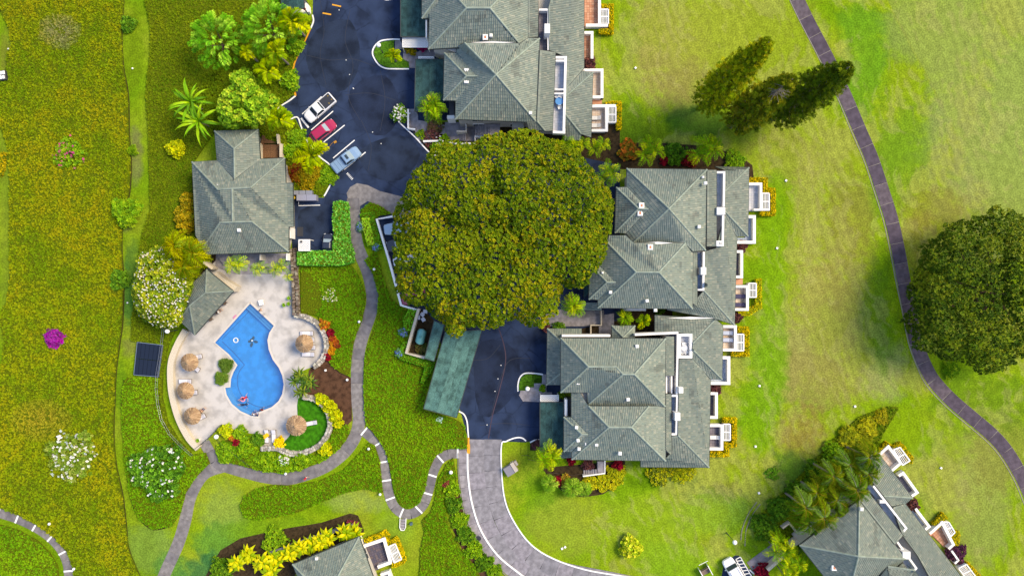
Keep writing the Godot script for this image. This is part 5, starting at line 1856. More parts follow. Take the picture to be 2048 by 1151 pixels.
# ---------------------------------------------------------------- walls, hedges, yards
func hedge(polys: Array, h: float, cols: Array, label: String, size := 0.34, per := 40.0, cat := "hedge") -> void:
	var first := pts(polys[0], h)
	var root := thing("hedge", label, cat, Vector3(first[0].x, 0, first[0].y))
	var b := MB.new()
	var xf := []
	var cs := []
	for t in polys:
		var p := pts(t, h)
		var inner := Geometry2D.offset_polygon(p, -0.1)
		if inner.is_empty():
			continue
		b.prism(inner[0], 0.0, h - 0.1)
		var lo := p[0]
		var hi := p[0]
		for q in p:
			lo = lo.min(q)
			hi = hi.max(q)
		for k in int((hi.x - lo.x) * (hi.y - lo.y) * per):
			var q := Vector2(rng.randf_range(lo.x, hi.x), rng.randf_range(lo.y, hi.y))
			if Geometry2D.is_point_in_polygon(q, p):
				xf.append(Transform3D(rot(size * rng.randf_range(0.7, 1.3), 0.6), Vector3(q.x, h - 0.12 + rng.randf_range(-0.06, 0.06), q.y) - root.position))
				cs.append(jit(pick(cols), 0.22, 0.1))
		for k in p.size():  # sides
			var a := p[k]
			var e := p[(k + 1) % p.size()]
			for j in int(a.distance_to(e) * h * per * 0.5):
				var q := a.lerp(e, rng.randf())
				xf.append(Transform3D(rot(size * rng.randf_range(0.7, 1.2), 1.2), Vector3(q.x, rng.randf_range(0.1, h - 0.1), q.y) - root.position))
				cs.append(jit(pick(cols), 0.22, 0.1))
	wpart(root, "twigs", b, M.cover_base)
	scatter(root, "leaves", MESH.broad, M.leaf, xf, cs)

func rect(x0: float, y0: float, x1: float, y1: float) -> String:
	return "%f %f|%f %f|%f %f|%f %f" % [x0, y0, x1, y0, x1, y1, x0, y1]

func walls_and_yards() -> void:
	var y := [ap(204, 182, 3), ap(192, 174, 3), ap(214, 188, 4), ap(176, 164, 3)]
	var g := [ap(74, 150, 36), ap(96, 168, 44), ap(120, 190, 60), ap(150, 206, 90), ap(70, 130, 40)]
	var lime := [ap(166, 206, 40), ap(150, 196, 36), ap(184, 218, 60)]
	var dk := [ap(98, 156, 20), ap(80, 140, 20), ap(120, 172, 30)]
	hedge(["666 404|680 401|694 404|696 440|697 480|706 506|705 524|680 530|640 530|594 529|594 503|640 501|664 502|667 470|664 440"], 1.5, g, "tall clipped L-shaped green hedge round the service yard")
	hedge([rect(1204, 7, 1227, 14), rect(1219, 14, 1227, 57), rect(1199, 57, 1227, 66)], 0.9, y, "golden hedge round the terrace at the top of the northern condominium")
	hedge([rect(1212, 202, 1243, 209), rect(1234, 209, 1243, 258)], 0.9, y, "golden hedge round the lower terrace of the northern condominium")
	hedge(["1499 355|1536 355|1536 375|1552 376|1552 430|1523 430|1523 423|1543 423|1543 384|1528 384|1528 364|1499 364"], 0.9, y, "golden stepped hedge round the whitest terrace of the eastern condominium")
	hedge([rect(1513, 558, 1524, 612), "1476 621|1510 612|1524 606|1524 616|1500 630|1478 630"], 0.9, [ap(206, 188, 6), ap(190, 184, 14), ap(170, 176, 20)], "patchy golden hedge by the two loungers of the eastern condominium")
	hedge([rect(1478, 654, 1499, 664), rect(1490, 664, 1499, 712), rect(1465, 704, 1490, 712)], 0.9, y, "golden hedge round the terrace at the top of the southern condominium")
	hedge([rect(1447, 836, 1474, 845), rect(1466, 845, 1474, 894), rect(1450, 887, 1466, 894), rect(1450, 894, 1459, 905), rect(1419, 904, 1459, 913)], 0.9, y, "golden stepped hedge round the lowest terrace of the southern condominium")
	hedge(["1756 902|1776 884|1784 890|1764 908", "1788 893|1804 884|1829 916|1826 928|1812 924|1812 914"], 0.9, [ap(198, 180, 10), ap(178, 168, 10)], "golden hedge at the northern tip of the turned south-east condominium")
	hedge(["1868 1048|1888 1026|1898 1036|1878 1058", "1902 1060|1922 1064|1920 1090|1908 1092"], 0.9, [ap(198, 180, 10), ap(178, 168, 10)], "golden hedge round the terracotta terrace of the south-east condominium")
	hedge(["1938 1124|1962 1150|1970 1170|1958 1168|1930 1132"], 0.9, y, "golden hedge at the last terrace of the south-east condominium")
	hedge(["728 1080|770 1062|778 1072|776 1084|794 1074|812 1120|806 1128|784 1136|782 1128|800 1120|788 1086|768 1096|768 1074|732 1088"], 0.9, y, "golden stepped hedge round the dark terrace at the southern edge")
	hedge(["724 436|738 436|739 452|745 470|747 488|734 490|730 470|724 452"], 1.0, lime, "lime green clipped hedge in the oval bed beside the garden path")
	hedge(["719 428|748 424|752 450|764 496|748 498|746 468|740 436|724 434"], 0.7, dk, "dark green clipped border wrapped round the lime hedge")
	hedge(["818 618|833 620|822 660|810 660|806 640", "806 684|814 684|808 706|798 704"], 1.1, [ap(130, 190, 40), ap(110, 172, 30)], "bright hedge along the white wall of the tank yard")
	hedge(["798 700|812 708|868 724|866 736|846 766|842 764|850 734|800 718"], 1.1, dk, "green hedge bent round the foot of the tank yard below the lean-to")
	# parking wall under the great tree and the tank yard
	var w := MB.new()
	w.strip(pts("792 431|753 438|778 522|802 610|834 620", 0.9), 0.34, 0.0, 0.9)
	solo("parking_wall", w, M.kerb, "white wall round the parking bays under the west edge of the great tree", "wall")
	w = MB.new()
	w.strip(pts("837 617|812 706|849 715", 1.6), 0.42, 0.0, 1.6)
	solo("yard_wall", w, M.cream, "cream wall of the small yard that holds the teal tank", "wall")
	sheet("yard_floor", pts("838 620|816 704|850 712|869 642|852 622"), 0.03, M.mulch)
	var t := thing("gas_tank", "teal gas tank lying in the cream-walled yard", "tank", P(843, 672))
	var b := MB.new()
	b.tube([Vector3(0.3, 0.8, -1.2), Vector3(0.27, 0.8, -1.1), Vector3(0.2, 0.8, -0.85), Vector3(-0.2, 0.8, 0.85), Vector3(-0.27, 0.8, 1.1), Vector3(-0.3, 0.8, 1.2)], [0.2, 0.52, 0.72, 0.72, 0.52, 0.2], 16)
	part(t, "shell", b.mesh(), mat(ap(116, 190, 184), 0.4))
	b = MB.new()
	b.tube([Vector3(0, 1.45, 0), Vector3(0, 1.66, 0)], [0.22, 0.2], 10)
	part(t, "valve_dome", b.mesh(), mat(ap(90, 160, 156), 0.4))
	for s in [-1, 1]:
		b = MB.new()
		b.box(Vector3(-s * 0.13, 0.2, s * 0.7), Vector3(1.0, 0.42, 0.22))
		part(t, "cradle", b.mesh(), M.joint)
	var bin: Node3D
	for q in [[838, 634, "white-lidded bin nearest the cream yard wall corner"], [846, 628, "pale bin in the middle of the group at the top of the tank yard"], [852, 622, "pale bin furthest under the great tree's edge in the tank yard"], [848, 638, "grey-lidded bin standing apart, closest to the teal tank"]]:
		if bin == null:
			bin = wheelie(q[2], ap(206, 208, 220))
		else:
			bin = copy(bin, Vector3.ZERO, rng.randf() * 6, q[2])
		bin.position = P(q[0], q[1])
		bin.set_meta("group", "bins in the tank yard")
	# service yard of the pool house
	for k in 3:
		var d := thing("refuse_container", ["grey refuse container closest to the pool house wall", "grey refuse container in the middle of the row of three", "grey refuse container at the planted end of the row of three"][k], "bin", P(595.5 + k * 13.4, 387), 0, "refuse containers in the service yard")
		b = MB.new()
		b.box(Vector3(0, 0.6, 0), Vector3(0.95, 1.2, 0.6), 0, 0.03)
		part(d, "body", b.mesh(), mat(ap(120, 124, 138), 0.5))
		b = MB.new()
		b.box(Vector3(0, 1.24, 0), Vector3(1.0, 0.06, 0.66), 0, 0.02)
		part(d, "lid", b.mesh(), mat(ap(150, 154, 168), 0.5))
	var big := thing("skip", "long light grey skip in front of the three refuse containers", "skip", P(617, 397))
	b = MB.new()
	b.box(Vector3(0, 0.65, 0), Vector3(3.1, 1.3, 0.9), 0, 0.06)
	part(big, "body", b.mesh(), mat(ap(150, 152, 172), 0.5))
	for s in [-1, 1]:
		b = MB.new()
		b.box(Vector3(s * 0.78, 1.33, 0), Vector3(1.5, 0.06, 0.94), 0, 0.02)
		part(big, "lid", b.mesh(), mat(ap(164, 166, 186), 0.5))
	var ln := MB.new()
	ln.strip(pts("597 403|597 411|640 410"), 0.12, 0.026, 0.026)
	struct("painted_bay_line", ln, M.kerb)
	b = MB.new()
	b.tube([P(588, 395), P(588, 395, 0.7)], [0.26, 0.28], 12)
	b.tube([P(588, 395, 0.7), P(588, 395, 0.78)], [0.3, 0.2], 12)
	solo("yellow_barrel", b, mat(ap(250, 206, 10), 0.5), "yellow barrel against the pool house wall by the refuse containers", "barrel")
	b = MB.new()
	b.box(P(600, 463) + Vector3(0, 0.035, 0), Vector3(0.95, 0.03, 1.5), 0, 0.01)
	solo("floor_grate", b, M.dark, "dark rectangular grate in the asphalt of the service yard", "grate")
	var lt := thing("lattice_pergola", "white lattice pergola over the corner of the service yard beside the stone wall", "pergola", P(608, 490))
	b = MB.new()
	lattice(b, 597, 479, 619, 501, 2.2)
	wpart(lt, "lattice", b, M.white, true)
	b = MB.new()
	b.tube([P(602, 483, 2.18), P(602, 483, 2.36)], [0.2, 0.16], 10)
	wpart(lt, "vent_pipe", b, M.dark)
	var lt2 := thing("lattice_pergola", "white lattice pergola beside the magenta bed of the upper court", "pergola", P(829, 84))
	b = MB.new()
	lattice(b, 805, 75, 856, 94, 2.3)
	wpart(lt2, "lattice", b, M.white, true)
	var tr := thing("trellis", "short white trellis at the head of the dark carport in the upper court", "trellis", P(852, 115))
	b = MB.new()
	lattice(b, 837, 113, 867, 118, 2.0)
	wpart(tr, "lattice", b, M.white, true)
	for q in [["818 104|836 104|842 100|890 100|890 112|838 116|830 118|830 136|819 136|818 128|806 118|806 98|790 98|790 80|800 80|806 92", 0.1]]:
		b = MB.new()
		b.prism(pts(q[0]), 0.0, q[1])
		struct("entry_pavement", b, M.walk[1])
	# lawn islands in the asphalt
	for q in ["800 81|782 81|764 84|752 93|747 104|750 115|760 128|773 135|794 136|818 136|818 124|806 118|788 104|788 82", "1084 750|1070 748|1051 748|1042 755|1038 768|1038 780|1056 781|1056 774|1068 774|1068 766|1084 766"]:
		b = MB.new()
		b.prism(pts(q), 0.0, 0.1)
		struct("island_lawn", b, rough_mat(ap(92, 142, 28), noise_tex(0.05, [[0.2, grey(0.7)], [0.8, grey(1.0)]], FastNoiseLite.TYPE_SIMPLEX_SMOOTH, 4, 256, 61), 5.0, 1.0))
	b = MB.new()
	b.prism(pts("1060 886|1072 880|1090 880|1090 900|1060 900"), 0.0, 0.1)
	struct("bark_bed", b, M.mulch)
	# utility things
	var u := thing("transformer", "grey and beige electrical transformer on the lawn beside the bend of the drive", "transformer", P(1021, 935), 0.55)
	b = MB.new()
	b.box(Vector3(-0.35, 0.5, 0.1), Vector3(1.35, 1.0, 1.5), 0, 0.05)
	part(u, "grey_tank", b.mesh(), mat(ap(150, 148, 158), 0.5))
	b = MB.new()
	b.box(Vector3(0.66, 0.55, 0.0), Vector3(0.6, 1.1, 1.6), 0, 0.04)
	part(u, "cabinet", b.mesh(), mat(ap(226, 212, 194), 0.5))
	b = MB.new()
	b.box(Vector3(1.2, 0.35, -0.3), Vector3(0.4, 0.7, 0.8), 0, 0.08)
	part(u, "meter_box", b.mesh(), mat(ap(216, 206, 196), 0.5))
	b = MB.new()
	b.box(P(879, 838) + Vector3(0, 0.15, 0), Vector3(1.05, 0.3, 1.0), -0.3, 0.04)
	solo("concrete_pad", b, mat(ap(206, 238, 216), 0.7), "pale mint equipment pad on the grass below the long carport", "pad")
	b = MB.new()
	b.prism(pts("934 888|940 888|940 906|934 906"), 0.0, 0.16)
	solo("yellow_post", b, M.kerb_yellow, "yellow painted kerb end where the drive meets the path", "kerb end")
	var s := thing("white_steps", "small white framed steps where the stepped path turns", "steps", P(806, 1047))
	for k in 4:
		b = MB.new()
		b.box(Vector3(0.05 - 0.05 * k, 0.1, -0.62 + 0.42 * k), Vector3(0.72, 0.2 - 0.02 * k, 0.36), 0, 0.02)
		part(s, "step", b.mesh(), M.walk[0])
	b = MB.new()
	b.strip(PackedVector2Array([Vector2(-0.45, -0.95), Vector2(-0.5, 0.5), Vector2(-0.3, 0.95), Vector2(0.2, 0.95), Vector2(0.42, 0.5), Vector2(0.5, -0.95)]), 0.1, 0.0, 0.3)
	part(s, "rim", b.mesh(), M.white)
	b = MB.new()
	b.box(P(823, 1045) + Vector3(0, 0.35, 0), Vector3(0.4, 0.7, 0.4), 0.3, 0.03)
	solo("drinking_fountain", b, mat(ap(90, 116, 130), 0.4), "blue grey drinking fountain beside the small white steps", "fountain")
	var gs := thing("garden_swing", "white framed garden seat on the lawn at the southern edge beside the van", "seat", P(1409, 1139), 0.5)
	for q in [[-0.75, 0.95], [0.75, 0.95]]:
		b = MB.new()
		b.box(Vector3(q[0], 0.55, 0), Vector3(0.1, 1.1, 1.7))
		part(gs, "side_frame", b.mesh(), M.white)
	b = MB.new()
	b.box(Vector3(0, 0.45, 0.1), Vector3(1.4, 0.08, 0.8), 0, 0.02)
	part(gs, "seat", b.mesh(), mat(ap(130, 112, 104), 0.8))
	b = MB.new()
	b.box(Vector3(0, 0.8, -0.45), Vector3(1.4, 0.6, 0.08), 0, 0.02)
	part(gs, "backrest", b.mesh(), mat(ap(150, 128, 116), 0.8))
	b = MB.new()
	b.tube([P(1398, 1130, 1.1), P(1416, 1121, 1.1)], [0.05, 0.05], 6)
	wpart(gs, "top_bar", b, M.white)
	sheet("asphalt_bay", pts("1448 1128|1470 1110|1478 1110|1504 1146|1516 1170|1440 1170"), 0.02, M.asphalt)
	var z := MB.new()
	var zq := pts("1472 1118|1481 1113|1507 1158|1498 1164")
	for k in 4:
		z.strip(PackedVector2Array([zq[k], zq[(k + 1) % 4]]), 0.14, 0.026, 0.026)
	for k in 7:
		var f := (k + 0.5) / 7.0
		z.strip(PackedVector2Array([zq[0].lerp(zq[3], f), zq[1].lerp(zq[2], minf(f + 0.08, 1.0))]), 0.13, 0.032, 0.032)
	struct("hatched_bay_marking", z, M.kerb)
	kerb("1499 1138|1508 1146|1516 1148")
	# things on the western margin
	var cab := thing("utility_cabinet", "white utility cabinet with four grey lids on the western margin", "cabinet", P(11, 153))
	b = MB.new()
	b.box(Vector3(0, 0.4, 0), Vector3(1.0, 0.8, 1.5), 0.15, 0.04)
	part(cab, "body", b.mesh(), mat(ap(60, 60, 70), 0.5))
	for q in [[-0.22, -0.34], [0.22, -0.4], [-0.26, 0.36], [0.2, 0.3]]:
		b = MB.new()
		b.box(Vector3(q[0], 0.83, q[1]), Vector3(0.36, 0.08, 0.55), 0.15, 0.02)
		part(cab, "lid", b.mesh(), M.white)
	var k := 0
	for q in [[17, 98, "white marker box on the edge of the western lawn strip"], [246, 140, "white marker beside the mown trail's western edge"], [265, 137, "white marker lying in the middle of the mown trail"], [255, 605, "tiny white marker on the shaded part of the mown trail"], [1271, 136, "square white valve cover on the lawn east of the northern condominium"], [1572, 361, "square white valve cover north-east of the golden stepped hedge"], [1554, 496, "square white valve cover level with the blue terrace"], [1519, 771, "square white valve cover east of the dark terrace"],
		[1511, 892, "square white valve cover by the lowest golden hedge"], [1710, 812, "white valve cover at the mouth of the long planting bed"], [1518, 985, "small white valve cover near the dark lawn patch"], [1124, 1096, "one of two white lawn covers inside the drive bend, nearer the kerb"], [1130, 1093, "one of two white lawn covers inside the drive bend, farther from the kerb"], [1882, 935, "white valve cover on the worn turf near the cart path's southern bend"], [20, 444, "white marker on the west lawn strip's edge"], [18, 611, "white marker where the west lawn strip narrows"], [15, 286, "white bar at the edge of the west lawn strip above the yellow bed"], [651, 740, "tiny white pebble marker on the brown soil beside the pool palms"]]:
		b = MB.new()
		b.box(P(q[0], q[1]) + Vector3(0, 0.1, 0), Vector3(0.32 if q[0] > 300 else 0.22, 0.2, 0.32 if q[0] > 300 else 0.22), 0.2 * k, 0.03)
		solo("valve_cover", b, M.white, q[2], "valve cover")
		k += 1
	hedge(["-10 304|10 304|8 336|2 352|-10 352"], 0.4, [ap(176, 158, 6), ap(160, 146, 8)], "small yellow flower bed cut by the western edge", 0.35, 26.0, "flower bed")
	# sprinkled drag marks of fence netting on the lawn
	for q in ["1513 1004|1500 1022|1490 1042|1484 1060|1482 1078", "1520 1008|1508 1024|1498 1044|1492 1062|1490 1090"]:
		b = MB.new()
		var c := curve(pts(q), 8)
		for j in c.size():
			b.box(Vector3(c[j].x, 0.05, c[j].y), Vector3(0.14, 0.1, 0.14), j)
		solo("stake_row", b, M.joint, "row of little pale stakes curving over the south lawn, the " + ("longer" if q[3] == "3" else "outer") + " of two", "stakes").set_meta("kind", "stuff")

func wheelie(label: String, c: Color) -> Node3D:
	var d := thing("wheeled_bin", label, "bin")
	var b := MB.new()
	b.loft([[Vector3(-0.22, 0.06, -0.22), Vector3(0.22, 0.06, -0.22), Vector3(0.22, 0.06, 0.22), Vector3(-0.22, 0.06, 0.22)], [Vector3(-0.28, 0.95, -0.3), Vector3(0.28, 0.95, -0.3), Vector3(0.28, 0.95, 0.3), Vector3(-0.28, 0.95, 0.3)]])
	part(d, "body", b.mesh(), mat(ap(90, 94, 104), 0.5))
	b = MB.new()
	b.box(Vector3(0, 0.99, 0), Vector3(0.6, 0.07, 0.66), 0, 0.03)
	part(d, "lid", b.mesh(), mat(c, 0.4))
	for s in [-1, 1]:
		b = MB.new()
		b.tube([Vector3(s * 0.26, 0.1, 0.26), Vector3(s * 0.32, 0.1, 0.26)], [0.1, 0.1], 10)
		part(d, "wheel", b.mesh(), M.dark)
	return d

# ---------------------------------------------------------------- vehicles
func ring8(x: float, w: float, yb: float, yt: float, ch: float) -> Array:
	return [Vector3(x, yb, -w + 0.12), Vector3(x, yb + 0.16, -w), Vector3(x, yt - ch, -w), Vector3(x, yt, -w + ch * 1.3), Vector3(x, yt, w - ch * 1.3), Vector3(x, yt - ch, w), Vector3(x, yb + 0.16, w), Vector3(x, yb, w - 0.12)]

func car(called: String, label: String, x: float, y: float, dx: float, dy: float, L: float, W: float, c: Color, kind: String, h := 1.0) -> Node3D:
	var o := thing(called, label, "pickup truck" if kind == "pickup" else ("van" if kind == "van" else "car"), P(x, y, 0.8) * Vector3(1, 0, 1), -atan2(dy, dx))
	o.position.y = 0.025
	var pm := mat(c, 0.28, 0.1)
	pm.clearcoat_enabled = true
	pm.clearcoat = 0.6
	var a := L / 2
	var w := W / 2
	var body := MB.new()
	var deckh := 0.98 * h
	var hood := 1.0 * h
	if kind == "pickup":
		body.loft([ring8(-a, w * 0.93, 0.42, deckh, 0.07), ring8(-a + 0.1, w, 0.36, deckh + 0.06, 0.06), ring8(-0.25, w, 0.32, deckh + 0.08, 0.06), ring8(a * 0.42, w, 0.32, hood + 0.06, 0.08), ring8(a * 0.75, w * 0.98, 0.34, hood, 0.1), ring8(a * 0.93, w * 0.9, 0.36, hood - 0.1, 0.14), ring8(a, w * 0.68, 0.42, hood - 0.24, 0.12)])
	elif kind == "van":
		body.loft([ring8(-a, w * 0.95, 0.36, 1.95, 0.14), ring8(-a + 0.12, w, 0.32, 2.05, 0.16), ring8(a * 0.5, w, 0.32, 2.05, 0.16), ring8(a * 0.62, w, 0.32, 1.25, 0.12), ring8(a * 0.9, w * 0.95, 0.34, 1.05, 0.14), ring8(a, w * 0.75, 0.4, 0.85, 0.12)])
	else:
		body.loft([ring8(-a, w * 0.78, 0.4, 0.86 * h, 0.12), ring8(-a + 0.16, w * 0.95, 0.34, 0.98 * h, 0.1), ring8(-a * 0.5, w, 0.3, 1.0 * h, 0.08), ring8(a * 0.3, w, 0.3, 0.98 * h, 0.08), ring8(a * 0.7, w * 0.97, 0.32, 0.92 * h, 0.1), ring8(a * 0.92, w * 0.86, 0.34, 0.82 * h, 0.14), ring8(a, w * 0.62, 0.42, 0.7 * h, 0.1)])
	var bd := part(o, "body", body.mesh(), pm)
	# cabin: glass house with a roof panel
	var top := 1.0
	var c0 := 0.0
	var c1 := 0.0
	if kind == "pickup":
		c0 = -0.55
		c1 = a * 0.52
		top = 1.72 * h
	elif kind == "suv":
		c0 = -a + 0.3
		c1 = a * 0.42
		top = 1.66 * h
	elif kind == "car":
		c0 = -a * 0.62
		c1 = a * 0.36
		top = 1.42
	if kind != "van":
		var lo := 0.96 * h
		var ws := 0.62 if kind != "pickup" else 0.7
		var rs := 0.35 if kind == "pickup" else (0.3 if kind == "suv" else 0.55)
		var g := MB.new()
		var A := [Vector3(c0, lo, -w * 0.93), Vector3(c0, lo, w * 0.93)]
		var B := [Vector3(c1, lo, -w * 0.92), Vector3(c1, lo, w * 0.92)]
		var C := [Vector3(c0 + rs, top - 0.05, -w * 0.76), Vector3(c0 + rs, top - 0.05, w * 0.76)]
		var D := [Vector3(c1 - ws, top - 0.05, -w * 0.76), Vector3(c1 - ws, top - 0.05, w * 0.76)]
		g.quad(A[0], B[0], D[0], C[0], Vector3(0, 0.2, -1))
		g.quad(A[1], B[1], D[1], C[1], Vector3(0, 0.2, 1))
		g.quad(A[0], A[1], C[1], C[0], Vector3(-1, 0.3, 0))
		g.quad(B[0], B[1], D[1], D[0], Vector3(1, 0.3, 0))
		part(o, "pillars", g.mesh(), pm)
		var rf := MB.new()
		rf.loft([[C[0] + Vector3(-0.05, 0, -0.03), C[0] + Vector3(0.06, 0.07, 0.12), C[1] + Vector3(0.06, 0.07, -0.12), C[1] + Vector3(-0.05, 0, 0.03)], [D[0] + Vector3(0.05, 0, -0.03), D[0] + Vector3(-0.06, 0.07, 0.12), D[1] + Vector3(-0.06, 0.07, -0.12), D[1] + Vector3(0.05, 0, 0.03)]])
		part(o, "roof", rf.mesh(), pm)
		for q in [["windscreen", B[0], B[1], D[1], D[0], Vector3(1, 1, 0)], ["rear_window", A[0], A[1], C[1], C[0], Vector3(-1, 0.6, 0)], ["side_window", A[0], B[0], D[0], C[0], Vector3(0, 0.3, -1)], ["side_window", A[1], B[1], D[1], C[1], Vector3(0, 0.3, 1)]]:
			var m := MB.new()
			var mid: Vector3 = (q[1] + q[2] + q[3] + q[4]) / 4.0
			var e: Vector3 = q[5].normalized() * 0.02
			m.quad(mid + (q[1] - mid) * 0.88 + e, mid + (q[2] - mid) * 0.88 + e, mid + (q[3] - mid) * 0.88 + e, mid + (q[4] - mid) * 0.88 + e, q[5])
			part(o, q[0], m.mesh(), M.glass_dark if q[0] != "windscreen" or label.contains("white") else mat(Color(0.26, 0.34, 0.4), 0.05))
		if kind != "pickup" or h > 1.04:
			var sr := MB.new()
			sr.box(Vector3((c0 + c1) / 2 + (0.25 if kind == "suv" else 0.0), top + 0.03, 0), Vector3(0.42, 0.02, w * 0.8), 0, 0.005)
			if h > 1.04:
				part(o, "sunroof", sr.mesh(), M.glass_dark)
	else:
		var m := MB.new()
		m.quad(Vector3(a * 0.52, 1.98, -w * 0.86), Vector3(a * 0.52, 1.98, w * 0.86), Vector3(a * 0.64, 1.3, w * 0.9), Vector3(a * 0.64, 1.3, -w * 0.9), Vector3(1, 0.4, 0))
		part(o, "windscreen", m.mesh(), M.glass_dark, Vector3(0.03, 0.02, 0))
		m = MB.new()
		for s in [-1, 1]:
			m.box(Vector3(0, 2.1, s * w * 0.7), Vector3(a * 0.9, 0.05, 0.06))
		part(o, "roof_rack", m.mesh(), M.metal)
	if kind == "pickup":
		var bed := MB.new()
		var x0 := -a + 0.14
		var x1 := -0.62
		bed.quad(Vector3(x0, deckh + 0.085, -w * 0.86), Vector3(x1, deckh + 0.085, -w * 0.86), Vector3(x1, deckh + 0.085, w * 0.86), Vector3(x0, deckh + 0.085, w * 0.86), Vector3.UP)
		if label.contains("white"):
			part(o, "load_bed", bed.mesh(), M.dark)
			var rim := MB.new()
			for s in [-1, 1]:
				rim.box(Vector3((x0 + x1) / 2, deckh + 0.13, s * w * 0.92), Vector3(x1 - x0, 0.1, 0.09), 0, 0.02)
			rim.box(Vector3(x0 - 0.03, deckh + 0.13, 0), Vector3(0.09, 0.1, w * 1.75), 0, 0.02)
			part(o, "bed_rim", rim.mesh(), pm)
			var leaf := MB.new()
			for q in [[-a + 0.5, 0.5], [-a + 1.1, -0.5], [-a + 0.4, -0.3]]:
				leaf.box(Vector3(q[0], deckh + 0.1, q[1]), Vector3(0.22, 0.02, 0.12), q[0] * 3)
			part(o, "fallen_leaf", leaf.mesh(), mat(ap(180, 150, 60), 0.9)).set_meta("kind", "stuff")
		else:
			for k in 3:
				var cv := MB.new()
				var s0 := lerpf(x0, x1, k / 3.0)
				cv.box(Vector3(s0 + (x1 - x0) / 6, deckh + 0.12, 0), Vector3((x1 - x0) / 3 - 0.03, 0.06, w * 1.72), 0, 0.02)
				part(o, "bed_cover_panel", cv.mesh(), mat(c * 0.9, 0.35))
	for s in [-1, 1]:
		var hl := MB.new()
		hl.box(Vector3(a * 0.93, 0.66 * h, s * w * 0.68), Vector3(0.14, 0.14, 0.3), s * -0.35, 0.03)
		part(o, "headlight", hl.mesh(), mat(Color(0.8, 0.82, 0.85), 0.1))
		var tl := MB.new()
		tl.box(Vector3(-a + 0.03, 0.84 * h, s * w * 0.76), Vector3(0.1, 0.22, 0.16), 0, 0.02)
		part(o, "tail_light", tl.mesh(), M.red)
		var mi := MB.new()
		mi.box(Vector3(c1 - 0.3 if kind != "van" else a * 0.5, 1.08 * h, s * (w + 0.1)), Vector3(0.12, 0.14, 0.22), 0, 0.03)
		part(o, "mirror", mi.mesh(), pm)
		for q in [-0.62, 0.62]:
			var wh := MB.new()
			wh.tube([Vector3(a * q, 0.34, s * (w - 0.22)), Vector3(a * q, 0.34, s * (w + 0.02))], [0.34, 0.34], 16)
			var wp := part(o, "wheel", wh.mesh(), M.dark)
			var ri := MB.new()
			ri.tube([Vector3(a * q, 0.34, s * w), Vector3(a * q, 0.34, s * (w + 0.035))], [0.2, 0.18], 12)
			part(wp, "rim", ri.mesh(), M.metal)
	var bp := MB.new()
	bp.box(Vector3(-a - 0.02, 0.5, 0), Vector3(0.12, 0.16, W * 0.86), 0, 0.03)
	part(o, "bumper", bp.mesh(), M.metal if kind == "pickup" else pm)
	return o

func vehicles() -> void:
	car("pickup_truck", "white pickup truck with an open dark load bed in the upper court", 639, 216, -290, 250, 5.5, 1.95, Color(0.82, 0.82, 0.84), "pickup", 1.0)
	car("parked_car", "maroon estate car parked between the two pickup trucks", 646, 261, 245, -190, 4.5, 1.82, ap(196, 16, 84), "suv", 1.0)
	car("pickup_truck", "silver blue pickup truck with a covered bed and sunroof", 692, 319, 270, -205, 5.1, 1.9, ap(150, 184, 222), "pickup", 1.06)
	car("parked_car", "small black car tucked against the L-shaped hedge in the service yard", 655, 485, 0.04, -1, 2.9, 1.55, ap(34, 44, 66), "suv", 0.95)
	car("parked_car", "silver blue car nose-in to the white wall, highest of the bays under the great tree", 795, 456, -1, 0.12, 4.4, 1.8, ap(170, 196, 220), "car")
	car("parked_car", "dark car in the second bay under the great tree", 800, 488, -1, 0.2, 4.5, 1.85, ap(44, 48, 60), "car")
	car("parked_car", "white car mostly hidden by leaves in the third bay under the great tree", 814, 520, -1, 0.24, 4.5, 1.85, ap(236, 238, 246), "suv")
	car("parked_car", "dusky red car at the lowest bay by the angle of the white wall", 828, 594, -1, 0.26, 4.3, 1.8, ap(168, 60, 90), "car")
	car("delivery_van", "white van with a roof rack beside the hatched bay at the southern edge", 1470, 1146, -0.5, -0.86, 5.2, 1.9, Color(0.8, 0.8, 0.83), "van")

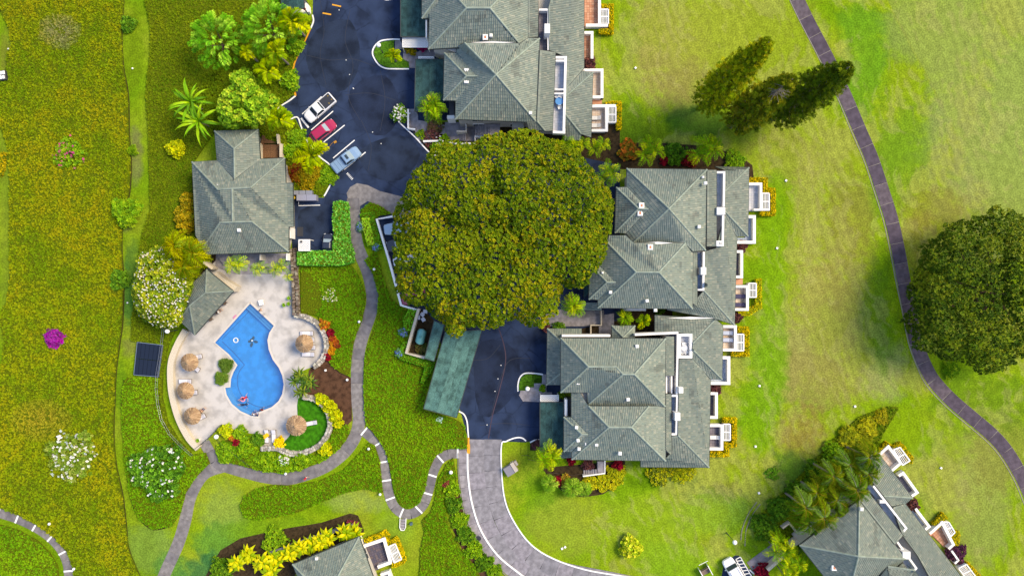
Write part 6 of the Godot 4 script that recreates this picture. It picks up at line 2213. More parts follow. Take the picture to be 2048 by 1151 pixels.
# ---------------------------------------------------------------- lamps
func lamps_and_fittings() -> void:
	var src: Node3D
	for q in [[432, 873, 2.9, "globe lamp post at the south-west entrance of the pool"], [757, 90, 3.6, "globe lamp post on the grass island of the upper court"], [1055, 777, 3.2, "globe lamp post on the island of the lower drive"], [1470, 1084, 4.2, "globe lamp post on the south lawn near the van"], [334, 662, 3.2, "globe lamp post below the white blossom tree by the pool fence"]]:
		if src == null:
			src = thing("lamp_post", q[3], "street lamp")
			var b := MB.new()
			b.tube([Vector3(0, 0, 0), Vector3(0, 0.3, 0), Vector3(0, 0.34, 0), Vector3(0, 1, 0)], [0.1, 0.09, 0.05, 0.045], 8)
			part(src, "pole", b.mesh(), M.pole)
			b = MB.new()
			b.ball(Vector3.ZERO, Vector3.ONE * 0.36, 14, 8)
			part(src, "globe", b.mesh(), M.globe)
		else:
			src = copy(src, Vector3.ZERO, 0, q[3])
		var p := P(q[0], q[1], q[2])
		src.position = Vector3(p.x, 0, p.z)
		src.get_node("pole").scale = Vector3(1, q[2] - 0.3, 1)
		src.get_node("globe").position = Vector3(0, q[2], 0)
		src.set_meta("group", "globe lamp posts")
	var low: Node3D
	for q in [[748, 538, "low globe light beside the garden path under the oval bed"], [718, 643, "low globe light on the inside of the garden path's long bend"], [694, 759, "low globe light between brown soil and the garden path"], [737, 897, "low globe light at the fork of garden path and stepped path"], [760, 988, "low globe light where the stepped path meets the lawn"], [571, 947, "low globe light on the outside of the path below the pool shrubs"], [902, 943, "large low globe light at the head of the sidewalk shrubs"], [147, 1137, "low globe light on the outer side of the south-west path"], [98, 1047, "low globe light above the south-west path's bend"], [497, 1111, "low globe light on the dark lawn by the golden shrubs"]]:
		if low == null:
			low = thing("path_light", q[2], "path light")
			var b := MB.new()
			b.tube([Vector3(0, 0, 0), Vector3(0, 0.5, 0)], [0.05, 0.05], 8)
			part(low, "stem", b.mesh(), M.pole)
			b = MB.new()
			b.ball(Vector3(0, 0.65, 0), Vector3.ONE * 0.22, 12, 8)
			part(low, "globe", b.mesh(), M.globe)
		else:
			low = copy(low, Vector3.ZERO, 0, q[2])
		low.position = P(q[0], q[1], 0.6) * Vector3(1, 0, 1)
		low.scale = Vector3.ONE * (1.4 if q[0] == 902 else 1.0)
		low.set_meta("group", "low globe path lights")
	# a lanai's round blue table, and the white set on the roof deck
	for q in [[1118, 204, 4.0, ap(96, 160, 224), "round blue table with chairs on the upper lanai of the northern condominium", 0.62], [1367, 695, 4.0, ap(240, 242, 246), "round white table on the roof deck of the southern condominium", 0.5]]:
		var t := thing("round_table", q[4], "table", P(q[0], q[1], q[2]))
		t.position.y = 3.92
		var b := MB.new()
		b.tube([Vector3(0, 0.7, 0), Vector3(0, 0.75, 0)], [q[5], q[5]], 18)
		part(t, "tabletop", b.mesh(), mat(q[3], 0.3))
		b = MB.new()
		b.tube([Vector3(0, 0, 0), Vector3(0, 0.06, 0), Vector3(0, 0.1, 0), Vector3(0, 0.7, 0)], [0.3, 0.3, 0.06, 0.05], 10)
		part(t, "pedestal", b.mesh(), M.white)
	for q in [[1113, 194, 2.4, "pale chair above the round blue table on the northern lanai"], [1121, 194, 1.2, "second pale chair above the round blue table, against the parapet"], [1119, 216, -1.4, "white chair below the round blue table on the northern lanai"], [1363, 703, -2.2, "white chair left of the round white table on the roof deck"], [1371, 704, -0.9, "white chair below the round white table on the roof deck"], [1367, 687, 1.6, "white chair above the round white table on the roof deck"]]:
		var c := chair(q[3])
		c.position = P(q[0], q[1], 4.0)
		c.position.y = 3.92
		c.rotation.y = q[2]
		for k in c.get_children():
			k.material_override = M.white
	for q in [[1191, 237, 0, ap(246, 244, 240), "upper white lounger on the northern condominium's lowest terrace"], [1190, 252, 0, ap(246, 244, 240), "lower white lounger on the northern condominium's lowest terrace"], [1478, 592, 0, ap(60, 56, 100), "upper dark blue lounger on the eastern condominium's tan terrace"], [1478, 609, 0, ap(60, 56, 100), "lower dark blue lounger on the eastern condominium's tan terrace"], [1428, 873, 0, ap(250, 250, 250), "white lounger on the grey terrace by the lowest golden hedge"], [1454, 665, 0, ap(206, 216, 240), "pale blue lounger on the southern condominium's top terrace"], [1454, 679, 0, ap(206, 216, 240), "second pale blue lounger on the southern condominium's top terrace"]]:
		var c := lounger(q[4])
		c.position = P(q[0], q[1]) + Vector3(0, 0.14, 0)
		c.scale = Vector3(0.75, 1, 1)
		c.get_node("seat").material_override = mat(q[3], 0.7)
		c.get_node("backrest").material_override = mat(q[3], 0.7)

# ---------------------------------------------------------------- trees
# a crown that fills the plan outline t: clumps of leaves over a lumpy dome
func crown(root: Node3D, t: String, h0: float, h1: float, n: int, mesh: Mesh, size: float, cols: Array, lobes: int, lump: float, reach := 60.0, called := "foliage", spread := 0.5, m: Material = null) -> void:
	var poly := PackedVector2Array()
	for q in nums(t):
		poly.append(Vector2(q[0], q[1]))
	poly = curve(poly, 3, true)
	for k in poly.size():
		poly[k] += Vector2(rng.randf_range(-1, 1), rng.randf_range(-1, 1)) * minf(reach * 0.07, 5.0)
	var lo := poly[0]
	var hi := poly[0]
	for p in poly:
		lo = lo.min(p)
		hi = hi.max(p)
	var L := []
	var tries := 0
	while L.size() < lobes and tries < 4000:
		tries += 1
		var p := Vector2(rng.randf_range(lo.x, hi.x), rng.randf_range(lo.y, hi.y))
		if Geometry2D.is_point_in_polygon(p, poly):
			L.append([p, rng.randf_range(0.7, 1.3), rng.randi() % cols.size()])
	var lr := sqrt((hi.x - lo.x) * (hi.y - lo.y) / maxf(lobes, 1)) * 0.85
	var xf := []
	var cs := []
	var done := 0
	while done < n:
		var p := Vector2(rng.randf_range(lo.x, hi.x), rng.randf_range(lo.y, hi.y))
		if not Geometry2D.is_point_in_polygon(p, poly):
			continue
		done += 1
		var d := reach
		for k in poly.size():
			var c := Geometry2D.get_closest_point_to_segment(p, poly[k], poly[(k + 1) % poly.size()])
			d = minf(d, c.distance_to(p))
		d /= reach
		var h := h0 + (h1 - h0) * sqrt(1.0 - (1.0 - d) * (1.0 - d))
		var best := 9.0
		var bl = null
		for l in L:
			var e: float = p.distance_to(l[0]) / (lr * l[1])
			if e < best:
				best = e
				bl = l
		if bl:
			h += lump * (1.0 - best * best) if best < 1.6 else -lump * 1.5
		var low := done % 5 < 2
		if low:
			h -= rng.randf_range(0.6, 1.8) * lump
		else:
			h += rng.randf_range(-spread, spread) * 0.6
		h = maxf(h, 0.3)
		var at := P(p.x, p.y, h) - root.position
		xf.append(Transform3D(rot(size * rng.randf_range(0.7, 1.35), spread), at))
		var c: Color = pick(cols)
		if bl and rng.randf() < 0.45:
			c = cols[bl[2]]
		cs.append(jit(c, 0.19, 0.08))
	scatter(root, called, mesh, m if m else M.leaf, xf, cs)

func limbs(root: Node3D, spots: Array, h: float, r: float, m: Material) -> void:
	var b := MB.new()
	b.tube([Vector3.ZERO, Vector3(0.1, h * 0.12, 0), Vector3(0, h * 0.4, 0.1)], [r * 1.4, r, r * 0.85], 10)
	part(root, "trunk", b.mesh(), m)
	for s in spots:
		var e: Vector3 = s - root.position
		b = MB.new()
		b.tube([Vector3(0, h * 0.32, 0), Vector3(e.x * 0.35, h * 0.52, e.z * 0.35), Vector3(e.x * 0.75, e.y * 0.85, e.z * 0.75), e], [r * 0.62, r * 0.45, r * 0.25, r * 0.1], 7)
		part(root, "limb", b.mesh(), m)

func great_trees() -> void:
	var olive := [ap(86, 110, 6), ap(98, 119, 6), ap(110, 126, 7), ap(122, 133, 8), ap(138, 136, 8), ap(70, 94, 6)]
	var o := thing("great_tree", "huge round olive green canopy tree in the centre, spreading over drive and parking bays", "tree", P(1010, 480))
	var sp := []
	for k in 11:
		var a := TAU * k / 11.0
		sp.append(P(1008 + cos(a) * 150, 466 + sin(a) * 140, 9.0 + (k % 3)))
	limbs(o, sp, 13.0, 0.9, M.trunk)
	crown(o, "870 292|905 280|945 282|985 268|1025 264|1062 260|1100 276|1136 292|1168 318|1190 346|1216 376|1226 420|1222 462|1214 506|1192 548|1164 572|1128 574|1118 594|1114 624|1092 646|1060 656|1030 638|1006 650|976 656|946 650|918 668|896 670|882 644|856 622|828 608|800 590|790 556|786 512|790 476|784 440|800 404|812 366|838 332", 7.0, 13.0, 15500, MESH.broad, 0.56, olive, 130, 1.5, 85.0)
	# the lean-through limbs seen between the leaves on the west side
	var dg := [ap(66, 90, 10), ap(78, 100, 12), ap(94, 112, 14), ap(56, 78, 10), ap(110, 122, 20)]
	var e := thing("fairway_tree", "broad dark green tree overhanging the cart path at the eastern edge", "tree", P(1960, 590))
	sp = []
	for k in 9:
		var a := TAU * k / 9.0
		sp.append(P(1960 + cos(a) * 95, 585 + sin(a) * 105, 5.0 + (k % 3)))
	limbs(e, sp, 8.6, 0.7, M.trunk)
	crown(e, "1842 520|1836 500|1850 484|1880 470|1886 448|1916 442|1948 436|1988 414|2020 420|2060 436|2100 470|2130 530|2136 600|2120 660|2080 706|2040 716|2010 740|1970 750|1946 732|1912 724|1880 716|1856 706|1830 690|1816 660|1804 640|1824 610|1816 584|1830 548", 2.6, 8.6, 7500, MESH.broad, 0.58, dg, 70, 1.6, 70.0)
	# three column pines on the fairway
	for q in [[1540, 82, 29.0, 2.7, 1.5, [ap(134, 150, 6), ap(154, 162, 8), ap(112, 130, 6), ap(170, 168, 12)], "tallest column pine, yellow green, standing farthest toward the northern condominium"], [1588, 156, 24.5, 2.6, 2.4, [ap(88, 106, 8), ap(110, 122, 10), ap(130, 136, 14), ap(150, 146, 22)], "middle column pine with bare grey twigs near its top"], [1702, 132, 25.5, 2.8, 2.8, [ap(74, 96, 8), ap(92, 112, 10), ap(112, 126, 12)], "darkest column pine, its crown reaching over the cart path"]]:
		var p := P(q[0], q[1], q[2]) * Vector3(1, 0, 1)
		var t := thing("column_pine", q[6], "pine tree", p, 0, "three column pines by the cart path")
		var b := MB.new()
		var H: float = q[2]
		b.tube([Vector3.ZERO, Vector3(0, 0.6, 0), Vector3(0, H * 0.5, 0), Vector3(0, H - 0.3, 0)], [0.62, 0.42, 0.26, 0.04], 8)
		part(t, "trunk", b.mesh(), M.trunk_pale)
		var br := MB.new()
		var xf := []
		var cs := []
		var nw := int(H / 0.78)
		for i in range(5, nw):
			var f := (i - 4.0) / (nw - 4.0)
			var r: float = q[3] * pow(1.0 - pow(f, q[4]), 0.6) * (0.8 if i < 6 else 1.0)
			for j in 10:
				var a := TAU * (j + rng.randf() * 0.8) / 10.0 + i * 0.7
				var l := maxf(r, 0.25) * rng.randf_range(0.8, 1.06)
				var h := i * 0.78 + rng.randf_range(-0.25, 0.25)
				br.tube([Vector3(0, h, 0), Vector3(cos(a) * l * 0.95, h + 0.3, sin(a) * l * 0.95)], [0.05, 0.02], 4, false)
				if q[4] == 2.4 and f > 0.72 and f < 0.9 and sin(a) > -0.2:
					continue
				for k in 9:
					var s := 0.28 + 0.72 * (k + rng.randf()) / 7.0
					xf.append(Transform3D(rot(rng.randf_range(0.55, 0.95), 0.9), Vector3(cos(a) * l * s + rng.randf_range(-0.2, 0.2), h + 0.3 * s + rng.randf_range(-0.12, 0.12), sin(a) * l * s + rng.randf_range(-0.2, 0.2))))
					cs.append(jit(pick(q[5]), 0.28, 0.1))
		var bp := part(t, "branches", br.mesh(), M.trunk_pale)
		bp.set_meta("kind", "stuff")
		scatter(t, "needles", MESH.needle, M.leaf, xf, cs)

	# white blossom tree by the pavilion
	var w := thing("blossom_tree", "rounded tree covered in white blossom behind the pavilion", "tree", P(325, 575))
	limbs(w, [P(300, 540, 3.5), P(350, 540, 3.5), P(300, 610, 3.5), P(350, 610, 3.5)], 4.0, 0.28, M.trunk)
	var line := "272 532|282 508|302 496|328 490|348 502|362 516|376 536|386 560|386 588|376 620|362 644|336 656|304 648|280 632|266 600|266 566"
	crown(w, line, 2.2, 5.0, 1700, MESH.broad2, 0.62, [ap(110, 134, 20), ap(136, 150, 24), ap(92, 116, 20), ap(158, 164, 30)], 24, 0.5, 34.0)
	crown(w, line, 2.6, 5.3, 640, MESH.petal, 0.27, [ap(255, 252, 236), ap(255, 255, 255), ap(250, 240, 200)], 24, 0.5, 34.0, "blossoms", 0.4, M.petal)
	# broad tree between the tulip trees and the pool house
	var g := thing("leafy_tree", "bright green leafy tree with pale branches above the pool house", "tree", P(490, 205))
	limbs(g, [P(460, 190, 5), P(510, 180, 5), P(470, 230, 5), P(520, 235, 5), P(495, 160, 5)], 6.0, 0.3, M.trunk_pale)
	crown(g, "438 200|444 180|462 170|462 148|484 136|502 146|516 170|536 184|556 200|548 224|530 240|512 254|490 250|462 256|442 246|434 224", 3.0, 6.6, 760, MESH.broad2, 0.72, [ap(120, 160, 24), ap(146, 178, 30), ap(100, 140, 20), ap(166, 186, 40)], 34, 1.3, 40.0)
	# two tulip trees: sprays of leaves pointing outward
	MESH.spray = frond(9, 0.30, 0.25, 0.15, true, 71, Color(1, 1, 1), Color(0.8, 0.8, 0.8))
	for q in [[430, 78, 52, 6.5, "spiky bright green tree standing alone on the meadow edge"], [535, 55, 58, 7.0, "spiky bright green tree beside the yellow kerb and northern carport"]]:
		var t := thing("tulip_tree", q[4], "tree", P(q[0], q[1], q[3] * 0.7) * Vector3(1, 0, 1), 0, "two spiky bright green trees")
		limbs(t, [t.position + Vector3(2, 4.5, 1), t.position + Vector3(-2, 4.5, 1), t.position + Vector3(0, 4.8, -2), t.position + Vector3(1, 4.4, 2.4)], 5.0, 0.26, M.trunk)
		var xf := []
		var cs := []
		for k in 125:
			var a := k * 2.39996
			var f := sqrt((k + 0.5) / 125.0)
			var r: float = q[2] * U * 0.9 * f
			var h: float = q[3] * (1.0 - 0.45 * f * f) + rng.randf_range(-0.5, 0.4)
			if k % 3 == 0:
				h -= 1.0
			var bs := Basis(Vector3.UP, -a + rng.randf_range(-0.5, 0.5)) * Basis(Vector3.BACK, lerpf(1.1, -0.1, f) + rng.randf_range(-0.3, 0.3))
			xf.append(Transform3D(bs.scaled(Vector3.ONE * rng.randf_range(1.3, 1.9)), Vector3(cos(a) * r * 0.8, h, sin(a) * r * 0.85)))
			cs.append(jit(pick([ap(116, 178, 28), ap(142, 196, 40), ap(92, 150, 24), ap(164, 204, 60)]), 0.18, 0.08))
		scatter(t, "leaf_sprays", MESH.spray, M.leaf, xf, cs)

func paddle(sd: int, w: float, droop: float, c: Color) -> ArrayMesh:
	var b := MB.new()
	var r := RandomNumberGenerator.new()
	r.seed = sd
	c = lush(c)
	for k in 8:
		for s in [-1, 1]:
			var q := []
			for t in [k / 8.0, (k + 1) / 8.0]:
				var x: float = t * (1.0 - 0.12 * t)
				var y: float = 0.35 * sin(t * 1.8) - droop * t * t
				var wd: float = w * sin(PI * pow(t, 0.75)) * (1.0 - 0.12 * (int(t * 8) % 2))
				q.append(Vector3(x, y, 0))
				q.append(Vector3(x + 0.03, y - wd * 0.35 + 0.01, s * wd))
			var kk := r.randf_range(0.85, 1.12)
			b.col = Color(c.r * kk, c.g * kk, c.b * kk)
			b.quad(q[0], q[1], q[3], q[2], Vector3.UP)
	return b.mesh()

func palm(kind: String, x: float, y: float, h: float, r: float, n: int, label: String, cat := "palm", stems := 1) -> void:
	var o := thing({"foxtail": "foxtail_palm", "areca": "areca_palm", "coconut": "coconut_palm", "golden_palm": "golden_palm", "banana": "banana_plant", "fan": "fan_palm", "golden": "golden_shrub", "dark": "dracaena"}[kind], label, cat, P(x, y, h) * Vector3(1, 0, 1))
	for s in stems:
		var off := Vector3.ZERO if stems == 1 else Vector3(cos(s * 2.4), 0, sin(s * 2.4)) * r * U * 0.28
		var top := off + Vector3(rng.randf_range(-0.1, 0.1), h * (1.0 if s == 0 else rng.randf_range(0.72, 1.0)), rng.randf_range(-0.1, 0.1))
		var b := MB.new()
		var tw := 0.16 if kind in ["foxtail", "coconut"] else 0.07
		b.tube([off * 0.5, off * 0.7 + Vector3(0, h * 0.4, 0), top], [tw * 1.25, tw, tw * 0.8], 7)
		part(o, "trunk", b.mesh(), M.trunk_pale)
		var m := maxi(3, n / stems)
		for k in m:
			var a := k * 2.39996 + rng.randf_range(-0.25, 0.25) + s
			var f := float(k) / m
			var el := lerpf(0.85, -0.15, f) if kind != "coconut" else lerpf(0.7, -0.45, f)
			if kind == "foxtail":
				el = lerpf(0.75, 0.1, f)
			var list: Array = MESH[kind]
			var sc := r * U * (0.94 if stems == 1 else 0.74) * rng.randf_range(0.85, 1.1) * (0.75 if f < 0.25 else 1.0)
			part(o, "frond" if kind != "banana" and kind != "golden" else "leaf", list[rng.randi() % list.size()], M.leaf_gloss, top, Basis(Vector3.UP, a) * Basis(Vector3.BACK, el) * Basis.from_scale(Vector3.ONE * sc))

func shrub(x: float, y: float, r: float, h: float, mesh: String, size: float, cols: Array, n: int, label: String, cat := "shrub", blooms := [], nb := 0) -> void:
	var o := thing("shrub", label, cat, P(x, y, h * 0.7) * Vector3(1, 0, 1))
	var st := MB.new()
	for k in 5:
		var a := k * 1.3 + x
		st.tube([Vector3.ZERO, Vector3(cos(a) * r * U * 0.5, h * 0.7, sin(a) * r * U * 0.5)], [0.06, 0.02], 5, false)
	part(o, "stems", st.mesh(), M.trunk)
	for pass_no in 2:
		var xf := []
		var cs := []
		var amp := rng.randf() * TAU
		for k in (n if pass_no == 0 else nb):
			var a := rng.randf() * TAU
			var f := sqrt(rng.randf())
			var edge := 1.0 + 0.16 * sin(a * 3.0 + amp) + 0.1 * sin(a * 7.0 + amp * 2.0)
			var rr := r * U * f * edge
			var hh := h * sqrt(maxf(0.0, 1.0 - 0.8 * f * f)) * (rng.randf_range(0.55, 1.0) if pass_no == 0 else rng.randf_range(0.95, 1.08))
			xf.append(Transform3D(rot((size if pass_no == 0 else size * 0.62) * rng.randf_range(0.7, 1.35), 0.6), Vector3(cos(a) * rr, hh, sin(a) * rr)))
			cs.append(jit(pick(cols if pass_no == 0 else blooms), 0.25 if pass_no == 0 else 0.1, 0.1))
		if xf.size():
			scatter(o, "leaves" if pass_no == 0 else "flowers", MESH[mesh] if pass_no == 0 else MESH.petal, M.leaf if pass_no == 0 else M.petal, xf, cs)

func palms_and_shrubs() -> void:
	var lf := ap(186, 184, 10)
	MESH.foxtail = [frond(26, 0.30, 0.4, 0.55, true, 1, ap(148, 168, 6), ap(140, 130, 30)), frond(26, 0.32, 0.35, 0.7, true, 2, ap(166, 174, 8), ap(150, 140, 30)), frond(26, 0.28, 0.5, 0.6, true, 3, ap(122, 150, 10), ap(140, 130, 30))]
	MESH.areca = [frond(16, 0.26, 0.5, 0.75, false, 4, ap(150, 184, 16), ap(190, 180, 30)), frond(16, 0.24, 0.45, 0.6, false, 5, ap(184, 196, 18), ap(200, 190, 30)), frond(16, 0.28, 0.5, 0.9, false, 6, ap(116, 156, 16), ap(170, 170, 30))]
	MESH.coconut = [frond(22, 0.26, 0.35, 0.95, false, 7, ap(120, 140, 16), ap(190, 170, 40)), frond(22, 0.24, 0.4, 0.8, false, 8, ap(92, 122, 18), ap(150, 150, 40)), frond(22, 0.28, 0.3, 1.1, false, 9, ap(112, 124, 14), ap(200, 180, 40)), frond(22, 0.25, 0.3, 0.9, false, 10, ap(120, 150, 50), ap(180, 190, 150))]
	MESH.golden_palm = [frond(20, 0.28, 0.5, 1.0, false, 30, ap(136, 148, 8), ap(170, 150, 20)), frond(20, 0.26, 0.45, 0.8, false, 31, ap(156, 156, 8), ap(180, 150, 20)), frond(20, 0.28, 0.5, 0.9, false, 32, ap(104, 124, 10), ap(170, 150, 20))]
	MESH.banana = [paddle(11, 0.06, 0.4, ap(106, 152, 14)), paddle(12, 0.06, 0.55, ap(138, 172, 20)), paddle(13, 0.065, 0.45, ap(80, 122, 14))]
	MESH.golden = [paddle(14, 0.19, 0.6, ap(180, 172, 5)), paddle(15, 0.18, 0.8, ap(158, 164, 6)), paddle(16, 0.2, 0.7, ap(120, 144, 8))]
	MESH.dark = [paddle(17, 0.08, 0.6, ap(74, 100, 24)), paddle(18, 0.09, 0.8, ap(110, 124, 30)), paddle(19, 0.08, 0.7, ap(50, 80, 28))]
	MESH.fan = [frond(11, 0.34, 0.35, 0.6, false, 20, ap(130, 172, 40), ap(130, 150, 40)), frond(11, 0.34, 0.3, 0.5, false, 21, ap(160, 190, 60), ap(130, 150, 40))]
	# foxtail palms along the upper court
	palm("foxtail", 560, 237, 5.0, 37, 9, "yellow green foxtail palm above the timber deck of the pool house")
	palm("foxtail", 623, 312, 5.0, 40, 10, "yellow green foxtail palm overhanging the kerb behind the maroon car")
	palm("foxtail", 554, 106, 5.5, 34, 8, "foxtail palm beside the middle of the yellow kerb")
	palm("foxtail", 538, 141, 5.5, 33, 8, "foxtail palm below its twin along the yellow kerb, with the drooping tips")
	palm("foxtail", 586, 44, 6.0, 38, 9, "foxtail palm in front of the white end wall of the northern carport")
	palm("foxtail", 494, 104, 4.5, 22, 6, "small foxtail palm between the two spiky green trees")
	palm("foxtail", 787, 112, 2.4, 22, 7, "young foxtail palm on the grass island of the upper court")
	palm("areca", 862, 212, 4.5, 36, 34, "feathery areca palm clump at the foot of the dark upper carport", "palm", 4)
	palm("areca", 1094, 911, 4.5, 36, 34, "feathery areca palm clump by the teal carport of the southern condominium", "palm", 4)
	palm("areca", 1148, 612, 5.0, 32, 16, "areca palm at the south-eastern rim of the great tree")
	palm("areca", 1250, 634, 3.6, 22, 15, "small areca palm in the courtyard planter, closer to the great tree")
	palm("foxtail", 1285, 642, 3.6, 20, 9, "small golden palm in the dark end of the courtyard planter")
	palm("areca", 1216, 348, 5.0, 34, 26, "areca palm clump between the great tree and the eastern condominium", "palm", 3)
	palm("areca", 1122, 288, 4.5, 28, 18, "areca palm at the northern rim of the great tree under the condominium", "palm", 2)
	palm("areca", 1156, 290, 4.5, 30, 20, "areca palm in the middle of the row behind the northern condominium", "palm", 2)
	palm("areca", 1196, 290, 4.5, 30, 20, "areca palm at the lawn end of the row behind the northern condominium", "palm", 2)
	palm("areca", 1300, 302, 5.0, 36, 28, "areca palm clump in the bed north of the eastern condominium, beside red crotons", "palm", 3)
	palm("areca", 1414, 300, 5.0, 40, 30, "largest areca palm clump in the bed north of the eastern condominium", "palm", 3)
	palm("golden_palm", 352, 492, 6.0, 38, 24, "golden drooping palm above the white blossom tree")
	palm("golden_palm", 388, 506, 6.0, 36, 24, "golden drooping palm against the corner of the pool house")
	palm("golden_palm", 368, 532, 5.0, 34, 24, "golden drooping palm between the blossom tree and the pavilion")
	palm("areca", 470, 526, 4.0, 30, 22, "areca palm on the pool deck in front of the pool house porch", "palm", 2)
	palm("areca", 516, 534, 3.0, 24, 18, "middle areca palm in the bed between porch and pool deck", "palm", 2)
	palm("areca", 556, 534, 3.2, 26, 20, "greenest areca palm at the stone wall end of the porch bed", "palm", 2)
	palm("areca", 576, 556, 2.0, 14, 10, "little palm squeezed between the railing and the pool deck")
	palm("dark", 594, 756, 3.0, 27, 40, "dark leaved dracaena clump at the round end of the pool", "shrub", 3)
	palm("dark", 616, 764, 3.0, 26, 40, "dark leaved dracaena clump between the pool and the brown soil", "shrub", 3)
	palm("dark", 600, 782, 2.6, 23, 30, "dark leaved dracaena clump at the gate of the small round lawn", "shrub", 2)
	palm("banana", 382, 205, 4.2, 56, 24, "banana-like plant with long radiating leaves, upper half of the pair by the meadow")
	palm("banana", 398, 242, 3.8, 54, 24, "banana-like plant with long radiating leaves, lower half of the pair by the meadow")
	palm("fan", 1100, 968, 1.4, 22, 26, "spiky fan palm at the lawn edge of the southern bed, apart from the others")
	palm("fan", 1144, 976, 1.5, 24, 28, "spiky fan palm in the middle of the southern bed")
	palm("fan", 1168, 978, 1.3, 20, 24, "spiky fan palm closest to the yellow shrubs of the southern bed")
	palm("areca", 1562, 1098, 4.5, 36, 30, "bright areca palm clump over the entry path of the south-east condominium", "palm", 3)
	palm("areca", 1588, 1126, 4.5, 34, 28, "bright areca palm clump against the corner of the south-east roof", "palm", 3)
	palm("areca", 1576, 1146, 4.0, 28, 18, "bright areca palm clump cut by the southern edge", "palm", 2)
	# the dark grove
	var k := 0
	for q in [[1700, 930, "northernmost tall palm of the dark grove"], [1736, 948, "palm of the dark grove leaning over the turned roof's tip"], [1668, 950, "palm of the dark grove with the palest drooping fronds"], [1712, 980, "palm of the dark grove touching the upper roof corner"], [1634, 984, "palm of the dark grove with whitish curled fronds on the lawn side"], [1676, 1000, "palm at the heart of the dark grove"], [1610, 1014, "westernmost palm of the dark grove"], [1648, 1034, "palm of the dark grove above the tan entry wall"], [1690, 1028, "palm of the dark grove hanging over the north-west roof slope"], [1620, 1044, "lowest palm of the dark grove beside the grey entry path"], [1738, 914, "small palm at the tip of the dark grove by the golden hedge"]]:
		palm("coconut", q[0], q[1], 6.0 + (k % 4) * 0.7, 40 - (k % 3) * 4, 17, q[2])
		k += 1
	# golden shrubs on the southern edge
	k = 0
	for q in [[494, 1112, "golden broad-leaved shrub in the second rank behind the striped lawn's corner"], [470, 1128, "golden broad-leaved shrub at the westernmost end of the southern row"], [520, 1126, "golden broad-leaved shrub cut by the edge, below the first wall end"], [548, 1120, "golden broad-leaved shrub at the western end of the pale garden wall"], [572, 1110, "golden broad-leaved shrub leaning over the green roof corner"], [596, 1098, "golden broad-leaved shrub against the wall, fourth from its eastern end"], [618, 1092, "golden broad-leaved shrub third from the eastern wall end"], [652, 1078, "golden broad-leaved shrub second from the eastern wall end"], [686, 1066, "golden broad-leaved shrub at the eastern end of the wall, hanging over the roof hip"], [706, 1068, "smaller golden shrub at the roof's corner by the wall's end"], [636, 1086, "golden broad-leaved shrub lying over the roof eave"], [540, 1142, "golden broad-leaved shrub lowest in the row"]]:
		palm("golden", q[0], q[1], 1.8 + 0.3 * (k % 3), 25, 36, q[2], "shrub", 3)
		k += 1
	var br := [ap(116, 156, 14), ap(136, 166, 16), ap(98, 140, 14)]
	var yl := [ap(190, 190, 5), ap(176, 182, 6), ap(150, 166, 8)]
	var gn := [ap(112, 150, 14), ap(134, 166, 18), ap(92, 132, 14)]
	var dk := [ap(66, 106, 16), ap(84, 124, 18), ap(102, 140, 22)]
	var rd := [ap(120, 10, 30), ap(146, 14, 40), ap(96, 20, 26)]
	var og := [ap(176, 120, 20), ap(168, 90, 20), ap(160, 134, 26), ap(150, 56, 30)]
	var bw := [ap(96, 56, 60), ap(120, 74, 66), ap(80, 50, 48)]
	var gold := [ap(164, 140, 10), ap(146, 130, 10), ap(126, 120, 10)]
